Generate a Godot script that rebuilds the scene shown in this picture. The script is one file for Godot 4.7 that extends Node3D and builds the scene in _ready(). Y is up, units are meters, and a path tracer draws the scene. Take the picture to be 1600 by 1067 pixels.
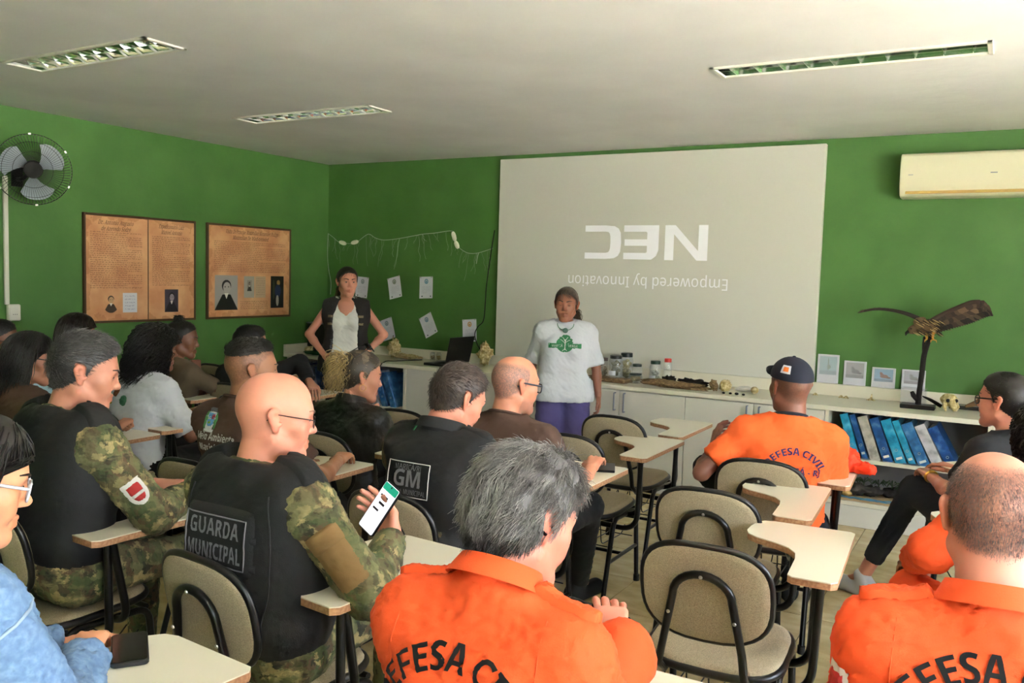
extends Node3D
# A training room: green walls, writing-tablet chairs, an audience of municipal workers, a speaker by the screen.

var M := {}
var counts := {}
var rng := RandomNumberGenerator.new()
var noise := FastNoiseLite.new()
var head_man := {}
var head_woman := {}
var glyphs := {}

func _ready():
	rng.seed = 11
	noise.seed = 5
	noise.frequency = 1.0
	view_and_light()
	make_materials()
	build_room()
	build_ceiling_lights()
	build_counter()
	build_wall_things()
	build_counter_things()
	build_chairs()
	build_people()
	build_small_things()

func view_and_light():
	var cam := Camera3D.new()
	cam.name = "camera"
	add_child(cam)
	cam.position = Vector3(0, 1.6, 0)
	cam.basis = Basis(Vector3.UP, deg_to_rad(30.108)) * Basis(Vector3.RIGHT, deg_to_rad(-4.36)) * Basis(Vector3.BACK, deg_to_rad(1.673))
	cam.fov = 43.28
	cam.near = 0.05
	cam.current = true
	var we := WorldEnvironment.new()
	we.name = "world_environment"
	var e := Environment.new()
	var sm := ProceduralSkyMaterial.new()
	sm.sky_top_color = Color(0.80, 0.86, 0.95)
	sm.sky_horizon_color = Color(0.97, 0.96, 0.93)
	sm.ground_bottom_color = Color(0.55, 0.53, 0.48)
	sm.ground_horizon_color = Color(0.75, 0.73, 0.68)
	sm.sky_energy_multiplier = 1.0
	var sky := Sky.new()
	sky.sky_material = sm
	e.background_mode = Environment.BG_SKY
	e.sky = sky
	e.background_energy_multiplier = 9.0
	e.tonemap_mode = Environment.TONE_MAPPER_LINEAR
	e.tonemap_exposure = 3.05
	e.sdfgi_enabled = true
	e.ssao_enabled = true
	e.ssil_enabled = true
	we.environment = e
	add_child(we)
	# midday sun over the roof: it lights the paving outside the windows, which throws light up onto the ceiling
	var sun := DirectionalLight3D.new()
	sun.name = "sun"
	sun.rotation_degrees = Vector3(-62, -140, 0)
	sun.light_energy = 40.0
	sun.light_color = Color(1.0, 0.97, 0.93)
	sun.light_angular_distance = 0.5
	sun.shadow_enabled = true
	sun.sky_mode = DirectionalLight3D.SKY_MODE_LIGHT_ONLY
	add_child(sun)

# ---------------------------------------------------------------- nodes
func numbered(called: String) -> String:
	var k: int = counts.get(called, 0)
	counts[called] = k + 1
	return called if k == 0 else "%s_%03d" % [called, k]

func thing(called, label, category, at = Vector3.ZERO, turn = 0.0, group = "") -> Node3D:
	var o := Node3D.new()
	o.name = numbered(called)
	add_child(o)
	o.position = at
	o.rotation.y = turn
	tag(o, label, category, group)
	return o

func tag(o, label, category, group = ""):
	o.set_meta("label", label)
	o.set_meta("category", category)
	if group != "":
		o.set_meta("group", group)
	return o

func put(called: String, mesh: Mesh, m: Material, parent: Node = null) -> MeshInstance3D:
	var o := MeshInstance3D.new()
	o.mesh = mesh
	o.material_override = m
	if parent == null:
		o.name = numbered(called)
		add_child(o)
	else:
		o.name = called
		parent.add_child(o, true)
	return o

func obj(called: String, b: MB, m: Material, parent: Node = null) -> MeshInstance3D:
	return put(called, b.mesh(), m, parent)

func struct(called: String, b: MB, m: Material) -> MeshInstance3D:
	var o := obj(called, b, m)
	o.set_meta("kind", "structure")
	return o

func single(called, b, m, label, category, at = Vector3.ZERO, turn = 0.0, group = "") -> MeshInstance3D:
	var o := obj(called, b, m)
	o.position = at
	o.rotation.y = turn
	tag(o, label, category, group)
	return o

# ---------------------------------------------------------------- mesh builder
class MB:
	var v := PackedVector3Array()
	var n := PackedVector3Array()
	var c := PackedColorArray()
	var uv := PackedVector2Array()
	var ix := PackedInt32Array()
	var col := Color.WHITE
	var colored := false
	var uvd := false

	func vert(p: Vector3, nn: Vector3, t := Vector2.ZERO) -> int:
		v.append(p); n.append(nn); c.append(col); uv.append(t)
		return v.size() - 1

	func tri(a: Vector3, b: Vector3, d: Vector3):
		var nn := (d - a).cross(b - a).normalized()
		var i := vert(a, nn); vert(b, nn); vert(d, nn)
		ix.append(i); ix.append(i + 1); ix.append(i + 2)

	func quad(a: Vector3, b: Vector3, d: Vector3, e: Vector3):
		var nn := (d - a).cross(b - a).normalized()
		var i := vert(a, nn, Vector2(0, 0)); vert(b, nn, Vector2(1, 0)); vert(d, nn, Vector2(1, 1)); vert(e, nn, Vector2(0, 1))
		ix.append_array(PackedInt32Array([i, i + 1, i + 2, i, i + 2, i + 3]))

	func oquad(a: Vector3, b: Vector3, d: Vector3, e: Vector3, inside: Vector3):
		if (d - a).cross(b - a).dot((a + b + d + e) * 0.25 - inside) >= 0.0:
			quad(a, b, d, e)
		else:
			quad(e, d, b, a)

	func otri(a: Vector3, b: Vector3, d: Vector3, inside: Vector3):
		if (d - a).cross(b - a).dot((a + b + d) / 3.0 - inside) >= 0.0:
			tri(a, b, d)
		else:
			tri(d, b, a)

	func box(at: Vector3, size: Vector3, turn := Basis.IDENTITY, bevel := 0.0):
		var h := size * 0.5
		var be := minf(bevel, minf(h.x, minf(h.y, h.z)) * 0.9)
		var q := {}
		for sx in [-1, 1]:
			for sy in [-1, 1]:
				for sz in [-1, 1]:
					var s := Vector3(sx, sy, sz)
					for ax in 3:
						var p := Vector3.ZERO
						for k in 3:
							p[k] = s[k] * (h[k] if k == ax else h[k] - be)
						q[[sx, sy, sz, ax]] = at + turn * p
		for ax in 3:
			var b1 := (ax + 1) % 3
			var b2 := (ax + 2) % 3
			for s in [-1, 1]:
				var r := []
				for uvp in [[-1, -1], [1, -1], [1, 1], [-1, 1]]:
					var k := [0, 0, 0, ax]
					k[ax] = s; k[b1] = uvp[0]; k[b2] = uvp[1]
					r.append(q[k])
				oquad(r[0], r[1], r[2], r[3], at)
		if be > 0.0:
			for ax in 3:
				var b1 := (ax + 1) % 3
				var b2 := (ax + 2) % 3
				for s1 in [-1, 1]:
					for s2 in [-1, 1]:
						var k0 := [0, 0, 0, b1]
						k0[b1] = s1; k0[b2] = s2; k0[ax] = -1
						var k1 := k0.duplicate(); k1[ax] = 1
						var k2 := k1.duplicate(); k2[3] = b2
						var k3 := k0.duplicate(); k3[3] = b2
						oquad(q[k0], q[k1], q[k2], q[k3], at)
			for sx in [-1, 1]:
				for sy in [-1, 1]:
					for sz in [-1, 1]:
						otri(q[[sx, sy, sz, 0]], q[[sx, sy, sz, 1]], q[[sx, sy, sz, 2]], at)

	func tube(path: Array, r, sides := 8, caps := true, flat := 1.0, closed := false):
		var m := path.size()
		var prev := Vector3.ZERO
		var base := v.size()
		var up := Vector3.ZERO
		for i in m:
			var p: Vector3 = path[i]
			var d: Vector3
			if closed:
				d = path[(i + 1) % m] - path[(i + m - 1) % m]
			else:
				d = path[mini(i + 1, m - 1)] - path[maxi(i - 1, 0)]
			d = d.normalized()
			if i == 0:
				up = d.cross(Vector3.RIGHT if absf(d.x) < 0.8 else Vector3.UP).normalized()
			else:
				up = (up - d * up.dot(d)).normalized()
			var side := d.cross(up)
			var rr: float = r[i] if r is Array else r
			for k in sides:
				var a := TAU * k / sides
				var o := up * cos(a) + side * sin(a) * flat
				vert(p + o * rr, (up * cos(a) + side * sin(a) / flat).normalized(), Vector2(float(k) / sides, float(i) / m))
			prev = p
		var rows := m if closed else m - 1
		for i in rows:
			for k in sides:
				var a := base + i * sides + k
				var b := base + i * sides + (k + 1) % sides
				var a2 := base + ((i + 1) % m) * sides + k
				var b2 := base + ((i + 1) % m) * sides + (k + 1) % sides
				ix.append_array(PackedInt32Array([a, a2, b, b, a2, b2]))
		if caps and not closed:
			for e in [0, m - 1]:
				var d: Vector3 = (path[0] - path[1]) if e == 0 else (path[m - 1] - path[m - 2])
				d = d.normalized()
				var cc := vert(path[e], d)
				for k in sides:
					vert(v[base + e * sides + k], d)
				for k in sides:
					var a := cc + 1 + k
					var b := cc + 1 + (k + 1) % sides
					ix.append_array(PackedInt32Array([cc, a, b] if e == 0 else [cc, b, a]))

	# profile: points (radius, height) from bottom to top, turned about y
	func lathe(profile: Array, sides := 20, at := Vector3.ZERO, turn := Basis.IDENTITY):
		var m := profile.size()
		for i in m - 1:
			var p0: Vector2 = profile[i]
			var p1: Vector2 = profile[i + 1]
			if p0.distance_to(p1) < 1e-6:
				continue
			var nn := Vector2(p1.y - p0.y, p0.x - p1.x).normalized()
			var n0 := nn
			var n1 := nn
			if i > 0:
				var q: Vector2 = profile[i - 1]
				var qq := Vector2(p0.y - q.y, q.x - p0.x).normalized()
				if qq.dot(nn) > 0.75: n0 = (qq + nn).normalized()
			if i < m - 2:
				var q: Vector2 = profile[i + 2]
				var qq := Vector2(q.y - p1.y, p1.x - q.x).normalized()
				if qq.dot(nn) > 0.75: n1 = (qq + nn).normalized()
			var b := v.size()
			for k in sides + 1:
				var a := TAU * k / sides
				var d := Vector3(cos(a), 0, sin(a))
				vert(at + turn * (d * p0.x + Vector3(0, p0.y, 0)), turn * (d * n0.x + Vector3(0, n0.y, 0)), Vector2(float(k) / sides, float(i) / m))
				vert(at + turn * (d * p1.x + Vector3(0, p1.y, 0)), turn * (d * n1.x + Vector3(0, n1.y, 0)), Vector2(float(k) / sides, float(i + 1) / m))
			for k in sides:
				var a := b + k * 2
				ix.append_array(PackedInt32Array([a, a + 2, a + 1, a + 1, a + 2, a + 3]))

	# polygon in the xy plane of xf, thickness along its z (from 0 to -depth), optional bevel on the front face edge
	func prism(poly: PackedVector2Array, depth: float, xf := Transform3D.IDENTITY, bevel := 0.0, smooth_sides := true):
		if Geometry2D.is_polygon_clockwise(poly):
			poly = poly.duplicate(); poly.reverse()
		var m := poly.size()
		var inset := poly
		if bevel > 0.0:
			inset = PackedVector2Array()
			for i in m:
				var d0 := (poly[i] - poly[(i + m - 1) % m]).normalized()
				var d1 := (poly[(i + 1) % m] - poly[i]).normalized()
				var nn := (Vector2(-d0.y, d0.x) + Vector2(-d1.y, d1.x)).normalized()
				inset.append(poly[i] + nn * bevel)
		var t := Geometry2D.triangulate_polygon(inset)
		for side in [0, 1]:
			var z: float = 0.0 if side == 0 else -depth
			var nn: Vector3 = xf.basis * Vector3(0, 0, 1 if side == 0 else -1)
			var b := v.size()
			for p in inset:
				vert(xf * Vector3(p.x, p.y, z), nn.normalized(), Vector2(p.x, p.y))
			for k in range(0, t.size(), 3):
				var i0 := t[k]; var i1 := t[k + 1]; var i2 := t[k + 2]
				var ccw := (inset[i1] - inset[i0]).cross(inset[i2] - inset[i0]) > 0.0
				if ccw == (side == 0):
					ix.append_array(PackedInt32Array([b + i0, b + i2, b + i1]))
				else:
					ix.append_array(PackedInt32Array([b + i0, b + i1, b + i2]))
		var rings := []
		if bevel > 0.0:
			rings = [[inset, 0.0], [poly, -bevel], [poly, -depth + bevel], [inset, -depth]]
		else:
			rings = [[poly, 0.0], [poly, -depth]]
		for rr in rings.size() - 1:
			var p0: PackedVector2Array = rings[rr][0]
			var p1: PackedVector2Array = rings[rr + 1][0]
			for i in m:
				var j := (i + 1) % m
				var d := (poly[j] - poly[i]).normalized()
				var out := Vector3(d.y, -d.x, 0)
				var na := out
				var nb := out
				if smooth_sides:
					var dp := (poly[i] - poly[(i + m - 1) % m]).normalized()
					var dn := (poly[(j + 1) % m] - poly[j]).normalized()
					if dp.dot(d) > 0.7: na = (out + Vector3(dp.y, -dp.x, 0)).normalized()
					if dn.dot(d) > 0.7: nb = (out + Vector3(dn.y, -dn.x, 0)).normalized()
				if bevel > 0.0 and rr != 1:
					var zz := Vector3(0, 0, 1 if rr == 0 else -1)
					na = (na + zz).normalized(); nb = (nb + zz).normalized()
				var z0: float = rings[rr][1]
				var z1: float = rings[rr + 1][1]
				var b := vert(xf * Vector3(p0[i].x, p0[i].y, z0), (xf.basis * na).normalized())
				vert(xf * Vector3(p0[j].x, p0[j].y, z0), (xf.basis * nb).normalized())
				vert(xf * Vector3(p1[j].x, p1[j].y, z1), (xf.basis * nb).normalized())
				vert(xf * Vector3(p1[i].x, p1[i].y, z1), (xf.basis * na).normalized())
				ix.append_array(PackedInt32Array([b, b + 1, b + 2, b, b + 2, b + 3]))

	# a surface of (nu+1) x (nv+1) points given in rows; smooth normals
	func sheet(pts: PackedVector3Array, nu: int, nv: int, flip := false):
		var b := v.size()
		for j in nv + 1:
			for i in nu + 1:
				var du := pts[j * (nu + 1) + mini(i + 1, nu)] - pts[j * (nu + 1) + maxi(i - 1, 0)]
				var dv := pts[mini(j + 1, nv) * (nu + 1) + i] - pts[maxi(j - 1, 0) * (nu + 1) + i]
				var nn := dv.cross(du).normalized()
				vert(pts[j * (nu + 1) + i], -nn if flip else nn, Vector2(float(i) / nu, float(j) / nv))
		for j in nv:
			for i in nu:
				var a := b + j * (nu + 1) + i
				if flip:
					ix.append_array(PackedInt32Array([a, a + nu + 1, a + 1, a + 1, a + nu + 1, a + nu + 2]))
				else:
					ix.append_array(PackedInt32Array([a, a + 1, a + nu + 1, a + 1, a + nu + 2, a + nu + 1]))

	# a lumpy ball
	func blob(at: Vector3, size: Vector3, turn := Basis.IDENTITY, rough := 0.0, seed_at := 0.0, nu := 14, nv := 9, fn: FastNoiseLite = null):
		var pts := PackedVector3Array()
		for j in nv + 1:
			var th := PI * j / nv
			for i in nu + 1:
				var ph := TAU * i / nu
				var d := Vector3(sin(th) * cos(ph), cos(th), sin(th) * sin(ph))
				var k := 1.0
				if fn != null:
					k += rough * fn.get_noise_3d(d.x * 1.7 + seed_at, d.y * 1.7, d.z * 1.7 + seed_at)
				pts.append(at + turn * (d * k * size))
		sheet(pts, nu, nv, false)

	func mesh() -> ArrayMesh:
		var a := []
		a.resize(Mesh.ARRAY_MAX)
		a[Mesh.ARRAY_VERTEX] = v
		a[Mesh.ARRAY_NORMAL] = n
		if colored:
			a[Mesh.ARRAY_COLOR] = c
		if uvd:
			a[Mesh.ARRAY_TEX_UV] = uv
		a[Mesh.ARRAY_INDEX] = ix
		var m := ArrayMesh.new()
		m.add_surface_from_arrays(Mesh.PRIMITIVE_TRIANGLES, a)
		return m

func rounded(w: float, h: float, r: float, n := 5, at := Vector2.ZERO) -> PackedVector2Array:
	var p := PackedVector2Array()
	for k in 4:
		var cx: float = (w * 0.5 - r) * (1 if k == 0 or k == 3 else -1)
		var cy: float = (h * 0.5 - r) * (1 if k < 2 else -1)
		for i in n + 1:
			var a := PI * 0.5 * (k + float(i) / n)
			p.append(at + Vector2(cx + cos(a) * r, cy + sin(a) * r))
	return p

func bez(pts: Array, n := 12) -> Array:
	# Catmull-Rom through the points
	var out := []
	for i in pts.size() - 1:
		var p0: Vector3 = pts[maxi(i - 1, 0)]
		var p1: Vector3 = pts[i]
		var p2: Vector3 = pts[i + 1]
		var p3: Vector3 = pts[mini(i + 2, pts.size() - 1)]
		for k in n:
			var t := float(k) / n
			out.append(p1.cubic_interpolate(p2, p0, p3, t))
	out.append(pts[pts.size() - 1])
	return out

# rounded corners on a polyline of straight tube runs
func bend(pts: Array, r: float, n := 4) -> Array:
	var out := [pts[0]]
	for i in range(1, pts.size() - 1):
		var p: Vector3 = pts[i]
		var a: Vector3 = pts[i - 1]
		var b: Vector3 = pts[i + 1]
		var k := minf(r, minf(p.distance_to(a), p.distance_to(b)) * 0.48)
		var s := p + (a - p).normalized() * k
		var e := p + (b - p).normalized() * k
		for j in n + 1:
			var t := float(j) / n
			out.append(s.lerp(p, t).lerp(p.lerp(e, t), t))
	out.append(pts[pts.size() - 1])
	return out

# ---------------------------------------------------------------- materials
func mat(key: String, col: Color, rough := 0.6, metal := 0.0) -> StandardMaterial3D:
	var m := StandardMaterial3D.new()
	m.albedo_color = col
	m.roughness = rough
	m.metallic = metal
	M[key] = m
	return m

func noise_tex(freq: float, size := 256, as_normal := false, strength := 4.0, ramp: Gradient = null, kind := FastNoiseLite.TYPE_SIMPLEX_SMOOTH, oct := 4, sd := 1) -> NoiseTexture2D:
	var t := NoiseTexture2D.new()
	var f := FastNoiseLite.new()
	f.noise_type = kind
	f.frequency = freq
	f.fractal_octaves = oct
	f.seed = sd
	t.noise = f
	t.width = size
	t.height = size
	t.seamless = true
	t.as_normal_map = as_normal
	t.bump_strength = strength
	if ramp != null:
		t.color_ramp = ramp
	return t

func ramp(cols: Array, offs: Array, hard := false) -> Gradient:
	var g := Gradient.new()
	g.colors = PackedColorArray(cols)
	g.offsets = PackedFloat32Array(offs)
	if hard:
		g.interpolation_mode = Gradient.GRADIENT_INTERPOLATE_CONSTANT
	return g

func tri(m: StandardMaterial3D, s: float, nrm: Texture2D = null, ns := 1.0, world := false) -> StandardMaterial3D:
	m.uv1_triplanar = true
	m.uv1_world_triplanar = world
	m.uv1_scale = Vector3(s, s, s)
	if nrm != null:
		m.normal_enabled = true
		m.normal_texture = nrm
		m.normal_scale = ns
	return m

func make_materials():
	var weave := noise_tex(0.35, 256, true, 3.0, null, FastNoiseLite.TYPE_VALUE, 2)
	var soft := noise_tex(0.02, 256, true, 6.0, null, FastNoiseLite.TYPE_SIMPLEX_SMOOTH, 4, 3)
	M.weave = weave
	M.soft = soft
	var wall := mat("green", Color(0.225, 0.46, 0.185), 0.62)
	wall.albedo_color = Color.WHITE
	wall.albedo_texture = noise_tex(0.012, 256, false, 1.0, ramp([Color(0.255, 0.425, 0.185), Color(0.285, 0.46, 0.21)], [0.2, 0.8]))
	tri(wall, 0.5, noise_tex(0.12, 256, true, 1.2), 0.14, true)
	var ceil_ := mat("ceiling", Color.WHITE, 0.85)
	ceil_.albedo_texture = noise_tex(0.01, 256, false, 1.0, ramp([Color(0.86, 0.855, 0.84), Color(0.89, 0.885, 0.87)], [0.25, 0.75]))
	tri(ceil_, 0.35, noise_tex(0.05, 256, true, 1.0), 0.25, true)
	for k in 3:
		var tile := mat("tile%d" % k, Color.WHITE, 0.16)
		var tones := [[Color(0.71, 0.64, 0.46), Color(0.78, 0.72, 0.55)], [Color(0.69, 0.62, 0.44), Color(0.77, 0.70, 0.53)], [Color(0.73, 0.66, 0.48), Color(0.80, 0.74, 0.57)]]
		tile.albedo_texture = noise_tex(0.014, 256, false, 1.0, ramp(tones[k], [0.2, 0.8]), FastNoiseLite.TYPE_SIMPLEX_SMOOTH, 5, 10 + k)
		tri(tile, 1.3, null, 1.0, true)
		tile.uv1_scale = Vector3(1.2, 1.2, 2.2)
	mat("grout", Color(0.42, 0.38, 0.29), 0.9)
	tri(mat("white_laminate", Color(0.86, 0.84, 0.76), 0.35), 2.0, soft, 0.05)
	tri(mat("white_panel", Color(0.83, 0.82, 0.77), 0.4), 2.0, soft, 0.04)
	mat("shelf_back", Color(0.56, 0.55, 0.56), 0.7)
	mat("board", Color(0.83, 0.825, 0.78), 0.55)
	mat("projected", Color(0.97, 0.97, 0.98), 0.6)
	M.projected.emission_enabled = true
	M.projected.emission = Color(1, 1, 1)
	M.projected.emission_energy_multiplier = 0.04
	mat("white_plastic", Color(0.88, 0.87, 0.82), 0.35)
	mat("cream_plastic", Color(0.88, 0.86, 0.74), 0.3)
	mat("tan_strip", Color(0.74, 0.62, 0.35), 0.4)
	mat("black_plastic", Color(0.035, 0.035, 0.04), 0.35)
	mat("black_rubber", Color(0.03, 0.03, 0.03), 0.8)
	mat("black_metal", Color(0.02, 0.02, 0.022), 0.28, 0.2)
	mat("steel", Color(0.75, 0.75, 0.75), 0.3, 1.0)
	mat("handle_metal", Color(0.55, 0.57, 0.62), 0.35, 0.9)
	mat("mirror", Color(0.92, 0.93, 0.93), 0.08, 1.0)
	mat("tube", Color(0.92, 0.92, 0.9), 0.3)
	var cf := mat("chair_fabric", Color.WHITE, 0.95)
	cf.albedo_texture = noise_tex(0.45, 256, false, 1.0, ramp([Color(0.52, 0.475, 0.38), Color(0.68, 0.63, 0.52)], [0.3, 0.7], false), FastNoiseLite.TYPE_VALUE, 1, 4)
	tri(cf, 9.0, weave, 0.6)
	mat("tablet_top", Color(0.87, 0.845, 0.76), 0.3)
	var te := mat("tablet_edge", Color.WHITE, 0.6)
	te.albedo_texture = noise_tex(0.08, 128, false, 1.0, ramp([Color(0.60, 0.43, 0.30), Color(0.72, 0.55, 0.40)], [0.3, 0.7]))
	tri(te, 6.0)
	mat("glass", Color(0.9, 0.95, 0.93, 0.14), 0.04)
	M.glass.transparency = BaseMaterial3D.TRANSPARENCY_ALPHA
	mat("pane", Color(0.95, 0.98, 0.97, 0.06), 0.02)
	M.pane.transparency = BaseMaterial3D.TRANSPARENCY_ALPHA
	mat("clear_film", Color(0.95, 0.96, 0.98, 0.18), 0.08)
	M.clear_film.transparency = BaseMaterial3D.TRANSPARENCY_ALPHA
	mat("paper", Color(0.86, 0.86, 0.88), 0.8)
	mat("vertex", Color.WHITE, 0.6).vertex_color_use_as_albedo = true
	mat("vertex_matt", Color.WHITE, 0.9).vertex_color_use_as_albedo = true
	var wd := mat("driftwood", Color.WHITE, 0.9)
	wd.albedo_texture = noise_tex(0.06, 256, false, 1.0, ramp([Color(0.30, 0.22, 0.13), Color(0.62, 0.52, 0.36)], [0.25, 0.8]))
	tri(wd, 4.0, soft, 0.8)
	wd.uv1_scale = Vector3(2, 10, 10)
	var bone := mat("bone", Color.WHITE, 0.8)
	bone.albedo_texture = noise_tex(0.05, 128, false, 1.0, ramp([Color(0.62, 0.54, 0.32), Color(0.86, 0.80, 0.62)], [0.3, 0.7]))
	tri(bone, 6.0, soft, 0.6)
	mat("dark_bark", Color(0.10, 0.075, 0.06), 0.95)
	tri(M.dark_bark, 8.0, soft, 1.5)
	mat("panel_wood", Color(0.30, 0.19, 0.09), 0.5)
	mat("leaf", Color(0.17, 0.27, 0.10), 0.7)
	mat("sea", Color(0.35, 0.55, 0.68), 0.15)
	mat("sand", Color(0.66, 0.56, 0.40), 0.95)
	var outside := mat("outside_ground", Color(0.71, 0.70, 0.67), 0.95)
	outside.roughness = 0.95
	# cloth
	for q in [["orange", Color(0.89, 0.31, 0.10), 0.8], ["orange_tee", Color(0.93, 0.38, 0.14), 0.85], ["brown_tee", Color(0.30, 0.215, 0.17), 0.9], ["white_tee", Color(0.80, 0.81, 0.83), 0.9], ["white_blouse", Color(0.84, 0.84, 0.80), 0.8], ["black_cloth", Color(0.045, 0.045, 0.05), 0.85], ["black_vest", Color(0.04, 0.042, 0.05), 0.75], ["black_leather", Color(0.03, 0.028, 0.026), 0.42], ["jacket", Color(0.085, 0.085, 0.092), 0.8], ["navy_jeans", Color(0.045, 0.055, 0.10), 0.9], ["purple", Color(0.33, 0.30, 0.50), 0.9], ["field_vest", Color(0.135, 0.125, 0.115), 0.85], ["navy_cap", Color(0.10, 0.115, 0.17), 0.9], ["pale_blue_shirt", Color(0.62, 0.74, 0.80), 0.85], ["olive_cloth", Color(0.33, 0.28, 0.20), 0.9], ["light_blue_trousers", Color(0.50, 0.55, 0.62), 0.9], ["tan_pocket", Color(0.46, 0.36, 0.21), 0.9], ["tan_stripe", Color(0.53, 0.47, 0.36), 0.9], ["red_orange", Color(0.90, 0.22, 0.05), 0.75], ["white_shoe", Color(0.80, 0.80, 0.82), 0.8]]:
		var m := mat(q[0], q[1], q[2])
		tri(m, 9.0, weave, 0.35)
	M.black_leather.normal_texture = soft
	M.black_leather.normal_scale = 0.5
	var denim := mat("denim", Color.WHITE, 0.9)
	denim.albedo_texture = noise_tex(0.05, 512, false, 1.0, ramp([Color(0.33, 0.45, 0.59), Color(0.39, 0.51, 0.65), Color(0.49, 0.60, 0.72)], [0.2, 0.5, 0.9]), FastNoiseLite.TYPE_SIMPLEX_SMOOTH, 6, 21)
	tri(denim, 1.6, weave, 0.6)
	M.denim_seam = mat("denim_seam", Color(0.56, 0.64, 0.72), 0.95)
	var camo := mat("camo", Color.WHITE, 0.9)
	camo.albedo_texture = camo_image()
	tri(camo, 1.7, weave, 0.4)
	mat("skin", Color.WHITE, 0.5).vertex_color_use_as_albedo = true
	M.skin.subsurf_scatter_enabled = true
	M.skin.subsurf_scatter_strength = 0.06
	mat("hair", Color.WHITE, 0.5).vertex_color_use_as_albedo = true
	mat("thread_grey", Color(0.42, 0.42, 0.44), 0.8)
	mat("thread_white", Color(0.80, 0.79, 0.77), 0.8)
	mat("thread_black", Color(0.03, 0.03, 0.035), 0.8)
	mat("thread_navy", Color(0.16, 0.15, 0.36), 0.8)
	mat("gold", Color(0.85, 0.66, 0.32), 0.3, 1.0)
	mat("green_print", Color(0.18, 0.46, 0.29), 0.85)

func camo_image() -> ImageTexture:
	var s := 384
	var img := Image.create(s, s, false, Image.FORMAT_RGB8)
	var fs := []
	for k in 4:
		var f := FastNoiseLite.new()
		f.seed = 31 + k
		f.frequency = [0.010, 0.016, 0.022, 0.03][k]
		f.fractal_octaves = 3
		f.domain_warp_enabled = true
		f.domain_warp_amplitude = 26.0
		f.domain_warp_frequency = 0.02
		fs.append(f.get_seamless_image(s, s, false, false, 0.15))
	var cols := [Color(0.40, 0.40, 0.27), Color(0.27, 0.31, 0.18), Color(0.33, 0.26, 0.18), Color(0.62, 0.56, 0.38), Color(0.17, 0.18, 0.12)]
	for y in s:
		for x in s:
			var c: Color = cols[0]
			if fs[0].get_pixel(x, y).r > 0.53: c = cols[1]
			if fs[1].get_pixel(x, y).r > 0.60: c = cols[2]
			if fs[2].get_pixel(x, y).r > 0.66: c = cols[3]
			if fs[3].get_pixel(x, y).r > 0.67: c = cols[4]
			img.set_pixel(x, y, c)
	return ImageTexture.create_from_image(img)

# ---------------------------------------------------------------- the room
const XL := -6.015
const XR := 2.1
const ZF := -6.613
const ZB := 2.2
const HC := 2.656

func cells(b: MB, x0, x1, y0, y1, holes: Array, place: Callable):
	# a flat slab cut into boxes around rectangular holes; place(xa, xb, ya, yb) adds one
	var xs := [x0, x1]
	var ys := [y0, y1]
	for h in holes:
		xs.append(h[0]); xs.append(h[1]); ys.append(h[2]); ys.append(h[3])
	xs.sort(); ys.sort()
	for i in xs.size() - 1:
		for j in ys.size() - 1:
			if xs[i + 1] - xs[i] < 1e-5 or ys[j + 1] - ys[j] < 1e-5:
				continue
			var cx: float = (xs[i] + xs[i + 1]) * 0.5
			var cy: float = (ys[j] + ys[j + 1]) * 0.5
			var inside := false
			for h in holes:
				if cx > h[0] and cx < h[1] and cy > h[2] and cy < h[3]:
					inside = true
			if not inside:
				place.call(b, xs[i], xs[i + 1], ys[j], ys[j + 1])

const LAMPS := [[-4.736, -3.557, -2.889, -2.654], [-4.85, -3.615, -4.565, -4.33], [-1.37, -0.148, -4.464, -4.24]]
const SIDE_WINDOWS := [[-4.2, -2.0], [-1.2, 1.9]]
const BACK_WINDOWS := []

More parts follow.
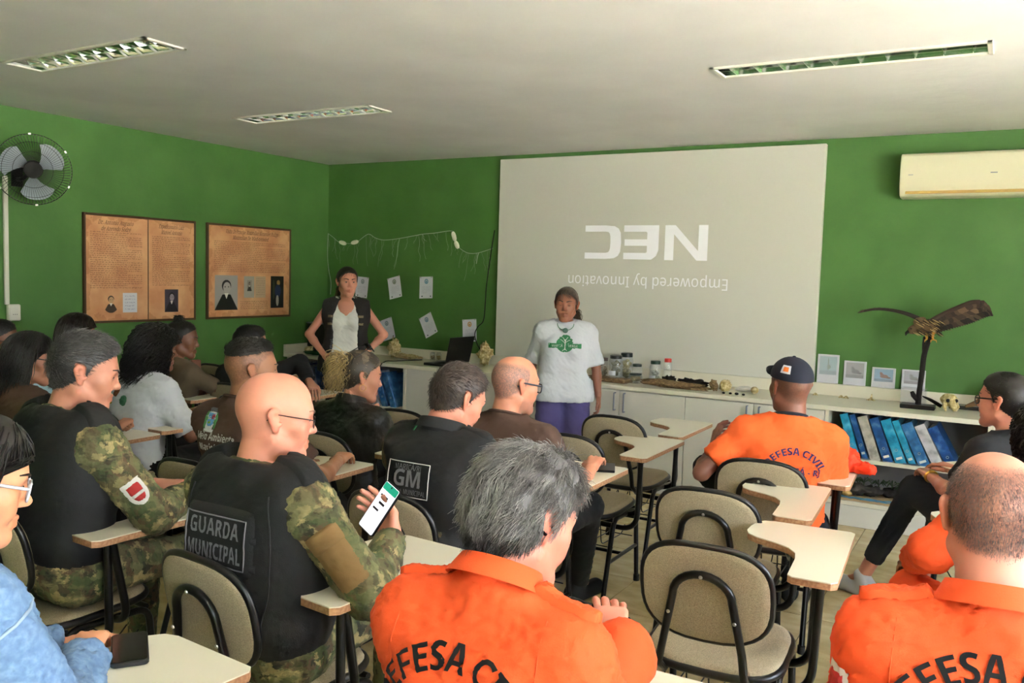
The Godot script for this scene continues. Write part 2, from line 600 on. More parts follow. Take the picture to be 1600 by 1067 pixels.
func build_room():
	var fl := MB.new()
	fl.box(Vector3((XL + XR) / 2, -0.056, (ZF + ZB) / 2), Vector3(XR - XL + 0.3, 0.1, ZB - ZF + 0.3))
	var floor_ := struct("floor", fl, M.grout)
	var w := 0.45
	var tile_mesh := MB.new()
	tile_mesh.box(Vector3(0, -0.004, 0), Vector3(w - 0.004, 0.008, w - 0.004), Basis.IDENTITY, 0.0012)
	var tm := tile_mesh.mesh()
	var tr := RandomNumberGenerator.new()
	tr.seed = 3
	for i in range(-10, 8):
		for j in range(-7, 13):
			var x := -1.65 + w * i + w * 0.5
			var z := -3.79 + w * j + w * 0.5
			var x0 := maxf(x - w / 2, XL); var x1 := minf(x + w / 2, XR)
			var z0 := maxf(z - w / 2, ZF); var z1 := minf(z + w / 2, ZB)
			if x1 - x0 < 0.03 or z1 - z0 < 0.03 or i > 3 or j > 8:
				continue
			var t: MeshInstance3D
			if x1 - x0 > w - 0.001 and z1 - z0 > w - 0.001:
				t = put("tile", tm, M["tile%d" % tr.randi_range(0, 2)], floor_)
				t.position = Vector3(x, tr.randf_range(-0.0004, 0.0004), z)
			else:
				var cut := MB.new()
				cut.box(Vector3(0, -0.004, 0), Vector3(x1 - x0 - 0.004, 0.008, z1 - z0 - 0.004), Basis.IDENTITY, 0.0012)
				t = put("tile", cut.mesh(), M["tile%d" % tr.randi_range(0, 2)], floor_)
				t.position = Vector3((x0 + x1) / 2, 0, (z0 + z1) / 2)
	var rest := MB.new()
	rest.box(Vector3((-1.65 + 4 * w + XR) / 2, -0.004, (ZF + ZB) / 2), Vector3(XR + 1.65 - 4 * w, 0.008, ZB - ZF))
	rest.box(Vector3((XL - 1.65 + 4 * w) / 2, -0.004, (-3.79 + 9 * w + ZB) / 2), Vector3(-1.65 + 4 * w - XL, 0.008, ZB + 3.79 - 9 * w))
	put("tile_field", rest.mesh(), M.tile0, floor_)
	var wf := MB.new()
	wf.box(Vector3((XL + XR) / 2, 1.33, ZF - 0.1), Vector3(XR - XL + 0.4, 2.9, 0.2))
	struct("wall_front", wf, M.green)
	var wl := MB.new()
	wl.box(Vector3(XL - 0.1, 1.33, (ZF + ZB) / 2), Vector3(0.2, 2.9, ZB - ZF + 0.4))
	struct("wall_left", wl, M.green)
	var wr := MB.new()
	var holes := []
	for q in SIDE_WINDOWS:
		holes.append([q[0], q[1], 0.8, 2.3])
	cells(wr, ZF - 0.2, ZB + 0.2, -0.12, 2.78, holes, func(b, a0, a1, b0, b1): b.box(Vector3(XR + 0.1, (b0 + b1) / 2, (a0 + a1) / 2), Vector3(0.2, b1 - b0, a1 - a0)))
	struct("wall_right", wr, M.green)
	var wb := MB.new()
	holes = []
	for q in BACK_WINDOWS:
		holes.append([q[0], q[1], 0.8, 2.3])
	cells(wb, XL - 0.2, XR + 0.2, -0.12, 2.78, holes, func(b, a0, a1, b0, b1): b.box(Vector3((a0 + a1) / 2, (b0 + b1) / 2, ZB + 0.1), Vector3(a1 - a0, b1 - b0, 0.2)))
	struct("wall_back", wb, M.green)
	var k := 0
	for q in SIDE_WINDOWS:
		k += 1
		window(k, Transform3D(Basis(Vector3.UP, -PI / 2), Vector3(XR + 0.1, 1.55, (q[0] + q[1]) / 2)), q[1] - q[0], 1.5)
	for q in BACK_WINDOWS:
		k += 1
		window(k, Transform3D(Basis.IDENTITY, Vector3((q[0] + q[1]) / 2, 1.55, ZB + 0.1)), q[1] - q[0], 1.5)
	var ce := MB.new()
	holes = []
	for q in LAMPS:
		holes.append([q[0] + 0.012, q[1] - 0.012, q[2] + 0.012, q[3] - 0.012])
	cells(ce, XL - 0.2, XR + 0.2, ZF - 0.2, ZB + 0.2, holes, func(b, a0, a1, b0, b1): b.box(Vector3((a0 + a1) / 2, HC + 0.07, (b0 + b1) / 2), Vector3(a1 - a0, 0.14, b1 - b0)))
	struct("ceiling", ce, M.ceiling)
	var gr := MB.new()
	gr.box(Vector3(-2, -0.35, -2), Vector3(60, 0.3, 60))
	var g := struct("ground_outside", gr, M.outside_ground)
	g.set_meta("label", "pale paved ground outside the windows")

func window(n: int, xf: Transform3D, w: float, h: float):
	var fr := MB.new()
	for s in [-1, 1]:
		fr.box(Vector3(s * (w / 2 - 0.025), 0, 0), Vector3(0.05, h, 0.07), Basis.IDENTITY, 0.004)
		fr.box(Vector3(0, s * (h / 2 - 0.025), 0), Vector3(w - 0.1, 0.05, 0.07), Basis.IDENTITY, 0.004)
	fr.box(Vector3(0, 0, 0), Vector3(0.05, h - 0.1, 0.06), Basis.IDENTITY, 0.004)
	var o := struct("window_%d" % n, fr, M.white_plastic)
	o.transform = xf
	for s in [-1, 1]:
		var p := MB.new()
		p.box(Vector3(s * (w / 4 - 0.0125), 0, 0), Vector3(w / 2 - 0.075, h - 0.1, 0.004))
		obj("pane", p, M.pane, o)

func build_ceiling_lights():
	var labels := ["recessed ceiling light over the left rows, nearest the fan", "recessed ceiling light nearest the corner of the green walls", "recessed ceiling light on the right, above the projection board"]
	for q in LAMPS.size():
		var L: Array = LAMPS[q]
		var w: float = L[1] - L[0]
		var d: float = L[3] - L[2]
		var t := thing("ceiling_light", labels[q], "ceiling light", Vector3((L[0] + L[1]) / 2, HC, (L[2] + L[3]) / 2), 0.0, "recessed louvre lights")
		var fr := MB.new()
		for s in [-1, 1]:
			fr.box(Vector3(s * (w / 2 - 0.008), -0.003, 0), Vector3(0.022, 0.012, d + 0.006), Basis.IDENTITY, 0.002)
			fr.box(Vector3(0, -0.003, s * (d / 2 - 0.008)), Vector3(w + 0.006, 0.012, 0.022), Basis.IDENTITY, 0.002)
		obj("frame", fr, M.white_plastic, t)
		var re := MB.new()
		var iw := w - 0.036
		var id := d - 0.036
		# trough: a curved mirror from one long side over the top to the other
		for part in 2:
			var pts := PackedVector3Array()
			for j in 11:
				var a := PI * j / 10.0
				for i in 2:
					var half := id / 4
					pts.append(Vector3((i - 0.5) * iw, 0.075 * pow(sin(a), 0.7), (part * 2 - 1) * half - cos(a) * half))
			re.sheet(pts, 1, 10, true)
		for s in [-1, 1]:
			re.box(Vector3(s * iw / 2, 0.04, 0), Vector3(0.003, 0.08, id))
		obj("reflector", re, M.mirror, t)
		for s in [-1, 1]:
			var tb := MB.new()
			tb.tube([Vector3(-iw / 2 + 0.02, 0.05, s * id / 4), Vector3(iw / 2 - 0.02, 0.05, s * id / 4)], 0.013, 12)
			obj("fluorescent_tube", tb, M.tube, t)
		for k in 10:
			var lb := MB.new()
			var x := (k + 0.5 - 5.0) / 10.0 * iw
			var prof := PackedVector2Array([Vector2(-0.012, 0.0), Vector2(0.012, 0.0), Vector2(0.006, 0.016), Vector2(0.0015, 0.034), Vector2(-0.0015, 0.034), Vector2(-0.006, 0.016)])
			var shifted := PackedVector2Array()
			for p in prof:
				shifted.append(Vector2(p.x + x, 0.036 - p.y))
			lb.prism(shifted, id, Transform3D(Basis.IDENTITY, Vector3(0, -0.002, id / 2)))
			obj("louvre", lb, M.mirror, t)
		var sp := MB.new()
		sp.box(Vector3(0, 0.017, 0), Vector3(iw, 0.03, 0.004))
		obj("centre_rail", sp, M.mirror, t)
		var bx := MB.new()
		bx.box(Vector3(0, 0.105, 0), Vector3(w - 0.03, 0.01, d - 0.03))
		obj("housing", bx, M.white_plastic, t)

# ---------------------------------------------------------------- the long counter and what it is made of
const CT := 0.797
const CZ := -6.007

func board(b: MB, x0, x1, y0, y1, z0, z1, be := 0.0015):
	b.box(Vector3((x0 + x1) / 2, (y0 + y1) / 2, (z0 + z1) / 2), Vector3(x1 - x0, y1 - y0, z1 - z0), Basis.IDENTITY, be)

func build_counter():
	var zb := ZF
	var top := MB.new()
	board(top, XL + 0.002, XR - 0.3, CT - 0.032, CT, zb + 0.002, CZ, 0.002)
	var t := single("worktop", top, M.white_laminate, "long white worktop running along the front wall", "worktop")
	var bs := MB.new()
	board(bs, XL + 0.002, XR - 0.3, CT, CT + 0.085, zb + 0.002, zb + 0.032, 0.002)
	obj("backsplash", bs, M.white_laminate, t)
	var es := MB.new()
	board(es, XL + 0.002, XL + 0.03, CT, CT + 0.085, zb + 0.033, CZ, 0.002)
	obj("end_upstand", es, M.white_laminate, t)
	# cabinets, left to right
	open_unit(-5.98, -5.43, "open white shelf unit with plastic folders at the left end of the counter", 0.40)
	open_unit(-5.43, -4.56, "open white shelf unit with blue binders under the laptop end", 0.40)
	panel_unit(-4.56, -3.55, "plain white counter cabinet below the laptop")
	door_unit(-3.55, -2.015, [-3.55, -3.04, -2.53, -2.015], [[-2.565, 0.75, 0.60], [-2.487, 0.75, 0.59], [-3.1, 0.75, 0.60]], "white cabinet with bar handles behind the speaker")
	door_unit(-2.015, -1.045, [-2.015, -1.52, -1.045], [[-1.562, 0.75, 0.62], [-1.478, 0.75, 0.62]], "white two door cabinet behind the man in the cap")
	open_unit(-1.045, -0.06, "open white bookcase with leaning blue binders and a model shore", 0.46, true)
	open_unit(-0.06, 0.9, "white open unit at the right end of the counter", 0.46, true)

func open_unit(x0: float, x1: float, label: String, shelf_y: float, plinth := false):
	var t := thing("open_cabinet", label, "cabinet", Vector3((x0 + x1) / 2, 0, CZ))
	var w := x1 - x0
	var zb := ZF - CZ + 0.003
	for s in [-1, 1]:
		var body := MB.new()
		body.box(Vector3(s * (w / 2 - 0.013), (CT - 0.032) / 2, zb / 2 - 0.008), Vector3(0.024, CT - 0.034, -zb - 0.014), Basis.IDENTITY, 0.0015)
		obj("side_panel", body, M.white_laminate, t)
	var back := MB.new()
	back.box(Vector3(0, (CT - 0.03) / 2, zb + 0.012), Vector3(w - 0.054, CT - 0.04, 0.008))
	obj("back_panel", back, M.shelf_back, t)
	var sh := MB.new()
	sh.box(Vector3(0, shelf_y - 0.013, zb / 2), Vector3(w - 0.053, 0.026, -zb - 0.04), Basis.IDENTITY, 0.0015)
	obj("shelf", sh, M.white_laminate, t)
	var bt := MB.new()
	bt.box(Vector3(0, 0.155, zb / 2), Vector3(w - 0.053, 0.026, -zb - 0.04), Basis.IDENTITY, 0.0015)
	obj("bottom_shelf", bt, M.white_laminate, t)
	var pl := MB.new()
	pl.box(Vector3(0, 0.071, -0.022), Vector3(w - 0.053, 0.138, 0.018), Basis.IDENTITY, 0.0015)
	obj("plinth", pl, M.white_panel, t)

func panel_unit(x0: float, x1: float, label: String):
	var t := thing("counter_cabinet", label, "cabinet", Vector3((x0 + x1) / 2, 0, CZ))
	var zb := ZF - CZ + 0.003
	var b := MB.new()
	b.box(Vector3(0, (CT - 0.032) / 2, zb / 2 - 0.012), Vector3(x1 - x0 - 0.004, CT - 0.034, -zb - 0.026), Basis.IDENTITY, 0.002)
	obj("body", b, M.white_panel, t)

func door_unit(x0: float, x1: float, seams: Array, handles: Array, label: String):
	var t := thing("door_cabinet", label, "cabinet", Vector3((x0 + x1) / 2, 0, CZ))
	var mid := (x0 + x1) / 2
	var zb := ZF - CZ + 0.003
	var b := MB.new()
	b.box(Vector3(0, 0.43, zb / 2 - 0.018), Vector3(x1 - x0 - 0.004, 0.665, -zb - 0.042), Basis.IDENTITY, 0.002)
	obj("body", b, M.white_panel, t)
	var p := MB.new()
	p.box(Vector3(0, 0.048, zb / 2 - 0.03), Vector3(x1 - x0 - 0.01, 0.094, -zb - 0.07))
	obj("plinth", p, M.white_panel, t)
	for i in seams.size() - 1:
		var d := MB.new()
		var a: float = seams[i] - mid + 0.003
		var e: float = seams[i + 1] - mid - 0.003
		d.box(Vector3((a + e) / 2, 0.43, -0.012), Vector3(e - a, 0.655, 0.017), Basis.IDENTITY, 0.0015)
		var door := obj("door", d, M.white_panel, t)
		for h in handles:
			if h[0] - mid > a and h[0] - mid < e:
				var hb := MB.new()
				hb.tube(bend([Vector3(h[0] - mid, h[1] - 0.01, -0.004), Vector3(h[0] - mid, h[1] - 0.01, 0.024), Vector3(h[0] - mid, h[2] + 0.01, 0.024), Vector3(h[0] - mid, h[2] + 0.01, -0.004)], 0.006), 0.0065, 8)
				obj("handle", hb, M.handle_metal, door)

# ---------------------------------------------------------------- lettering
func font_for(kind: String) -> SystemFont:
	var f := SystemFont.new()
	f.font_names = PackedStringArray([{"sans": "Droid Sans", "serif": "Droid Serif", "mono": "Droid Sans Mono"}[kind]])
	return f

# flat outlines of a line of text: triangles in the xy plane, cap height about `size`, centred on the origin
func text_flat(words: String, size: float, bold := 0.0, kind := "sans") -> Array:
	var key := [words, size, bold, kind]
	if glyphs.has(key):
		return glyphs[key]
	var t := TextMesh.new()
	t.text = words
	t.font = font_for(kind)
	if bold > 0.0:
		t.font.font_weight = 700
	t.font_size = 64
	t.pixel_size = size / 46.0
	t.depth = 0.0
	t.curve_step = 4.0
	var a := t.get_mesh_arrays()
	var out := [a[Mesh.ARRAY_VERTEX], a[Mesh.ARRAY_INDEX]]
	glyphs[key] = out
	return out

func text_width(words: String, size: float, bold := 0.0, kind := "sans") -> float:
	var g := text_flat(words, size, bold, kind)
	var lo := 1e9
	var hi := -1e9
	for p in g[0]:
		lo = minf(lo, p.x); hi = maxf(hi, p.x)
	return hi - lo

# writing as a thin raised print on a flat thing: xf has the writing's right as x, up as y, outward as z
func text_on(b: MB, words: String, size: float, xf: Transform3D, width := 0.0, bold := 0.0, kind := "sans", slant := 0.0):
	var g := text_flat(words, size, bold, kind)
	var sx := 1.0
	if width > 0.0:
		sx = width / maxf(text_width(words, size, bold, kind), 0.001)
	var base := b.v.size()
	var nn := xf.basis.z.normalized()
	for p in g[0]:
		b.vert(xf * Vector3(p.x * sx + p.y * slant, p.y, 0), nn)
	for i in g[1]:
		b.ix.append(base + i)

func picture(w: int, h: int, paint: Callable) -> ImageTexture:
	var img := Image.create(w, h, false, Image.FORMAT_RGB8)
	paint.call(img)
	return ImageTexture.create_from_image(img)

func pic_mat(key: String, tex: Texture2D, rough := 0.6) -> StandardMaterial3D:
	var m := mat(key, Color.WHITE, rough)
	m.albedo_texture = tex
	return m

func disc(img: Image, cx: float, cy: float, rx: float, ry: float, c: Color):
	for y in range(maxi(0, int(cy - ry)), mini(img.get_height(), int(cy + ry) + 1)):
		for x in range(maxi(0, int(cx - rx)), mini(img.get_width(), int(cx + rx) + 1)):
			var d := pow((x - cx) / rx, 2.0) + pow((y - cy) / ry, 2.0)
			if d <= 1.0:
				img.set_pixel(x, y, c)

func scribble(img: Image, x0: int, x1: int, y: int, r: RandomNumberGenerator, c: Color):
	var x := x0
	while x < x1:
		var w := r.randi_range(3, 11)
		for k in w:
			if x + k < x1:
				var yy := y + r.randi_range(-1, 1)
				var bg := img.get_pixel(x + k, yy)
				img.set_pixel(x + k, yy, bg.lerp(c, 0.75))
				if r.randf() < 0.35:
					img.set_pixel(x + k, clampi(yy + 1, 0, img.get_height() - 1), bg.lerp(c, 0.5))
		x += w + r.randi_range(2, 4)

func sepia_ground(img: Image, sd: int):
	var f := FastNoiseLite.new()
	f.seed = sd
	f.frequency = 0.008
	f.fractal_octaves = 5
	for y in img.get_height():
		for x in img.get_width():
			var t := f.get_noise_2d(x, y) * 0.5 + 0.5
			img.set_pixel(x, y, Color(0.74, 0.51, 0.35).lerp(Color(0.85, 0.66, 0.48), clampf(t * 1.6 - 0.3, 0, 1)))
	# old water stains with a ragged outline along the margins
	f.frequency = 0.02
	for y in img.get_height():
		for x in img.get_width():
			var e := minf(minf(x, img.get_width() - x), minf(y, img.get_height() - y))
			if e < 8.0 + 34.0 * f.get_noise_2d(x + 900, y):
				img.set_pixel(x, y, img.get_pixel(x, y).lerp(Color(0.58, 0.36, 0.2), 0.3))

func bust(img: Image, x: int, y: int, w: int, h: int, paper: Color, coat: Color, face: Color, hair: Color, oval := false):
	if not oval:
		img.fill_rect(Rect2i(x, y, w, h), paper)
	var cx := x + w * 0.5
	for yy in range(y, y + h):
		for xx in range(x, x + w):
			var u := (xx - cx) / (w * 0.5)
			var t := float(yy - y) / h
			if t > 0.55 and absf(u) < 0.35 + (t - 0.55) * 1.5 and (not oval or pow(u, 2) + pow((t - 0.5) * 2.0, 2) < 1.0):
				img.set_pixel(xx, yy, coat)
	disc(img, cx, y + h * 0.30, w * 0.2, h * 0.17, hair)
	disc(img, cx + w * 0.02, y + h * 0.35, w * 0.165, h * 0.16, face)
	for k in int(h * 0.16):
		var half := int(w * 0.09 * (1.0 - float(k) / (h * 0.17)))
		img.fill_rect(Rect2i(int(cx) - half, int(y + h * 0.52) + k, half * 2 + 1, 1), Color(0.86, 0.85, 0.8))
	disc(img, cx - w * 0.06, y + h * 0.33, w * 0.025, h * 0.015, hair)
	disc(img, cx + w * 0.09, y + h * 0.33, w * 0.025, h * 0.015, hair)

func poster(z0: float, z1: float, y0: float, y1: float, tex: ImageTexture, label: String, key: String, split := false) -> Node3D:
	var w := z1 - z0
	var h := y1 - y0
	var t := thing("wall_panel", label, "panel", Vector3(XL, (y0 + y1) / 2, (z0 + z1) / 2), PI / 2)
	# local: x to the right as seen from the room (world -z), z out of the wall
	for s in [-1, 1]:
		var fr := MB.new()
		fr.box(Vector3(s * (w / 2 - 0.009), 0, 0.014), Vector3(0.018, h, 0.026), Basis.IDENTITY, 0.003)
		obj("frame_rail", fr, M.panel_wood, t)
		var fr2 := MB.new()
		fr2.box(Vector3(0, s * (h / 2 - 0.009), 0.014), Vector3(w - 0.037, 0.018, 0.026), Basis.IDENTITY, 0.003)
		obj("frame_rail", fr2, M.panel_wood, t)
	if split:
		var mid := MB.new()
		mid.box(Vector3(0.045, 0, 0.0135), Vector3(0.008, h - 0.037, 0.021), Basis.IDENTITY, 0.002)
		obj("centre_strip", mid, M.panel_wood, t)
	var sh := MB.new()
	sh.uvd = true
	var a := Vector3(-w / 2 + 0.017, h / 2 - 0.017, 0.02)
	sh.quad(a, Vector3(w / 2 - 0.017, a.y, 0.02), Vector3(w / 2 - 0.017, -a.y, 0.02), Vector3(a.x, -a.y, 0.02))
	var bk := MB.new()
	bk.box(Vector3(0, 0, 0.01), Vector3(w - 0.036, h - 0.036, 0.016))
	obj("backing", bk, M.panel_wood, t)
	obj("printed_sheet", sh, pic_mat(key, tex, 0.42), t)
	return t

func build_wall_things():
	# projection board with the upside-down splash of the projector
	var bd := thing("projection_board", "large white projection board on the green front wall", "board", Vector3(-2.606, 1.7505, ZF))
	var s := MB.new()
	s.box(Vector3(0, 0, 0.026), Vector3(2.744, 1.733, 0.05), Basis.IDENTITY, 0.004)
	obj("panel", s, M.board, bd)
	var lg := MB.new()
	# the letters as they stand on the board: turned by half a turn
	var flip := Transform3D(Basis(Vector3.BACK, PI), Vector3(0, 0.1375, 0.0522))
	lg.prism(PackedVector2Array([Vector2(-0.53, 0.143), Vector2(-0.53, 0.42), Vector2(-0.445, 0.42), Vector2(-0.255, 0.215), Vector2(-0.255, 0.42), Vector2(-0.18, 0.42), Vector2(-0.18, 0.143), Vector2(-0.265, 0.143), Vector2(-0.455, 0.345), Vector2(-0.455, 0.143)]), 0.001, flip * Transform3D(Basis.IDENTITY, Vector3(0.0, -0.42 - 0.142 + 0.27, 0)))
	var e_poly := PackedVector2Array([Vector2(-0.128, 0.0), Vector2(-0.128, 0.2), Vector2(-0.11, 0.245), Vector2(-0.07, 0.275), Vector2(0.172, 0.275), Vector2(0.172, 0.222), Vector2(-0.02, 0.222), Vector2(-0.03, 0.215), Vector2(-0.03, 0.165), Vector2(0.165, 0.165), Vector2(0.165, 0.113), Vector2(-0.03, 0.113), Vector2(-0.03, 0.06), Vector2(-0.02, 0.052), Vector2(0.172, 0.052), Vector2(0.172, 0.0)])
	var ep := PackedVector2Array()
	for p in e_poly:
		ep.append(p + Vector2(0.0, -0.149))
	lg.prism(ep, 0.001, flip)
	var cpoly := PackedVector2Array()
	for k in 9:
		var a := PI * 0.5 + PI * k / 8.0
		cpoly.append(Vector2(0.335 + signf(cos(a)) * pow(absf(cos(a)), 0.6) * 0.14, -0.0115 + signf(sin(a)) * pow(absf(sin(a)), 0.6) * 0.1375))
	cpoly.insert(0, Vector2(0.52, 0.126)); cpoly.append(Vector2(0.52, -0.149))
	cpoly.append(Vector2(0.52, -0.098))
	for k in 9:
		var a := PI * 1.5 - PI * k / 8.0
		cpoly.append(Vector2(0.335 + signf(cos(a)) * pow(absf(cos(a)), 0.6) * 0.045, -0.0115 + signf(sin(a)) * pow(absf(sin(a)), 0.6) * 0.087))
	cpoly.append(Vector2(0.52, 0.0755))
	lg.prism(cpoly, 0.001, flip)
	var logo := obj("projected_lettering", lg, M.projected, bd)
	logo.set_meta("label", "upside down white letters thrown by the projector")
	var tl := MB.new()
	text_on(tl, "Empowered by Innovation", 0.088, Transform3D(Basis(Vector3.BACK, PI), Vector3(0.018, -0.172, 0.0522)), 1.365)
	obj("projected_line", tl, M.projected, bd)

	# air conditioner
	var ac := thing("air_conditioner", "cream split air conditioner high on the green front wall", "air conditioner", Vector3(-0.29, 2.21, ZF))
	var prof := PackedVector2Array([Vector2(0, 0.0), Vector2(0.11, 0.0), Vector2(0.165, 0.012), Vector2(0.195, 0.05), Vector2(0.207, 0.10), Vector2(0.21, 0.16), Vector2(0.207, 0.23), Vector2(0.195, 0.275), Vector2(0.17, 0.29), Vector2(0, 0.29)])
	var turned := Transform3D(Basis(Vector3(0, 0, 1), Vector3.UP, Vector3(-1, 0, 0)), Vector3(-0.428, 0, 0.002))
	var body := MB.new()
	body.prism(prof, 0.86, turned, 0.004)
	obj("housing", body, M.cream_plastic, ac)
	var fp := MB.new()
	var front := []
	var pts := PackedVector3Array()
	for j in 7:
		var q: Vector2 = [Vector2(0.197, 0.06), Vector2(0.2085, 0.10), Vector2(0.2115, 0.14), Vector2(0.213, 0.17), Vector2(0.2125, 0.20), Vector2(0.209, 0.235), Vector2(0.2, 0.27)][j]
		for i in 2:
			pts.append(Vector3((i - 0.5) * 0.83, q.y, q.x + 0.002))
	fp.sheet(pts, 1, 6, true)
	obj("front_panel", fp, M.cream_plastic, ac)
	var flap := MB.new()
	flap.box(Vector3(0.01, 0.032, 0.188), Vector3(0.8, 0.03, 0.008), Basis(Vector3.RIGHT, -0.6), 0.002)
	obj("air_flap", flap, M.tan_strip, ac)
	var slot := MB.new()
	slot.box(Vector3(0.13, 0.145, 0.2135), Vector3(0.04, 0.006, 0.003))
	obj("badge", slot, M.handle_metal, ac)
	var slot2 := MB.new()
	slot2.box(Vector3(-0.36, 0.145, 0.2135), Vector3(0.03, 0.004, 0.003))
	obj("mark", slot2, M.handle_metal, ac)

	# printed panels on the left wall
	var sc := RandomNumberGenerator.new()
	sc.seed = 9
	var ink := Color(0.22, 0.12, 0.07)
	var tex1 := picture(420, 344, func(img: Image):
		sepia_ground(img, 3)
		for y in range(52, 236, 7):
			scribble(img, 16, 206 if (y / 7) % 6 != 2 else 150, y, sc, ink)
		for y in range(56, 226, 7):
			scribble(img, 246, 402 if (y / 7) % 7 != 3 else 330, y, sc, ink)
		bust(img, 60, 252, 56, 66, Color(0.82, 0.68, 0.52), Color(0.28, 0.22, 0.17), Color(0.72, 0.58, 0.42), Color(0.25, 0.2, 0.15), true)
		img.fill_rect(Rect2i(132, 252, 54, 66), Color(0.80, 0.80, 0.82))
		for k in 5:
			scribble(img, 140, 178, 262 + k * 11, sc, Color(0.35, 0.35, 0.45))
		bust(img, 296, 240, 56, 80, Color(0.25, 0.22, 0.26), Color(0.10, 0.09, 0.11), Color(0.62, 0.58, 0.6), Color(0.08, 0.07, 0.08)))
	var p1 := poster(-4.967, -3.95, 1.149, 1.98, tex1, "sepia printed panel of two columns with small portraits, nearest the fan", "print_one", true)
	var tex2 := picture(420, 344, func(img: Image):
		sepia_ground(img, 8)
		for y in range(58, 176, 7):
			scribble(img, 26, 396 if (y / 7) % 8 != 2 else 250, y, sc, ink)
		bust(img, 30, 186, 112, 132, Color(0.62, 0.60, 0.58), Color(0.06, 0.055, 0.055), Color(0.66, 0.63, 0.6), Color(0.08, 0.07, 0.07))
		img.fill_rect(Rect2i(174, 188, 54, 84), Color(0.62, 0.60, 0.55))
		bust(img, 190, 204, 24, 42, Color(0.55, 0.52, 0.48), Color(0.22, 0.2, 0.18), Color(0.5, 0.45, 0.4), Color(0.2, 0.18, 0.16))
		img.fill_rect(Rect2i(232, 188, 56, 84), Color(0.70, 0.60, 0.48))
		for k in 8:
			scribble(img, 238, 284, 196 + k * 9, sc, Color(0.45, 0.38, 0.3))
		for k in 5:
			scribble(img, 156, 300, 286 + k * 7, sc, ink)
		img.fill_rect(Rect2i(316, 186, 72, 128), Color(0.07, 0.07, 0.06))
		disc(img, 358, 212, 9, 11, Color(0.62, 0.5, 0.3))
		disc(img, 355, 245, 17, 26, Color(0.12, 0.17, 0.33))
		disc(img, 353, 284, 8, 22, Color(0.72, 0.7, 0.64))
		disc(img, 332, 240, 7, 40, Color(0.22, 0.24, 0.16)))
	var p2 := poster(-6.075, -5.085, 1.149, 1.98, tex2, "sepia printed panel with three pictures, nearest the corner", "print_two")
	mat("ink_brown", Color(0.20, 0.10, 0.06), 0.7)
	var ti := MB.new()
	text_on(ti, "Dr. Antonio Augusto", 0.032, Transform3D(Basis.IDENTITY, Vector3(-0.235, 0.352, 0.0206)), 0.30, 0.0, "serif", 0.3)
	text_on(ti, "de Azevedo Sodré", 0.032, Transform3D(Basis.IDENTITY, Vector3(-0.235, 0.305, 0.0206)), 0.25, 0.0, "serif", 0.3)
	text_on(ti, "Expedicionário Luiz", 0.032, Transform3D(Basis.IDENTITY, Vector3(0.27, 0.352, 0.0206)), 0.24, 0.0, "serif", 0.3)
	text_on(ti, "Manoel Antonio", 0.032, Transform3D(Basis.IDENTITY, Vector3(0.27, 0.305, 0.0206)), 0.2, 0.0, "serif", 0.3)
	obj("heading", ti, M.ink_brown, p1)
	ti = MB.new()
	text_on(ti, "Visita Do Principe Maximilian Alexander Philipp", 0.034, Transform3D(Basis.IDENTITY, Vector3(0.02, 0.352, 0.0206)), 0.62, 0.0, "serif", 0.3)
	text_on(ti, "Maximilian De Wied-neuwied", 0.034, Transform3D(Basis.IDENTITY, Vector3(0.0, 0.302, 0.0206)), 0.42, 0.0, "serif", 0.3)
	obj("heading", ti, M.ink_brown, p2)

	build_fan()
	build_sheets()
	build_net()

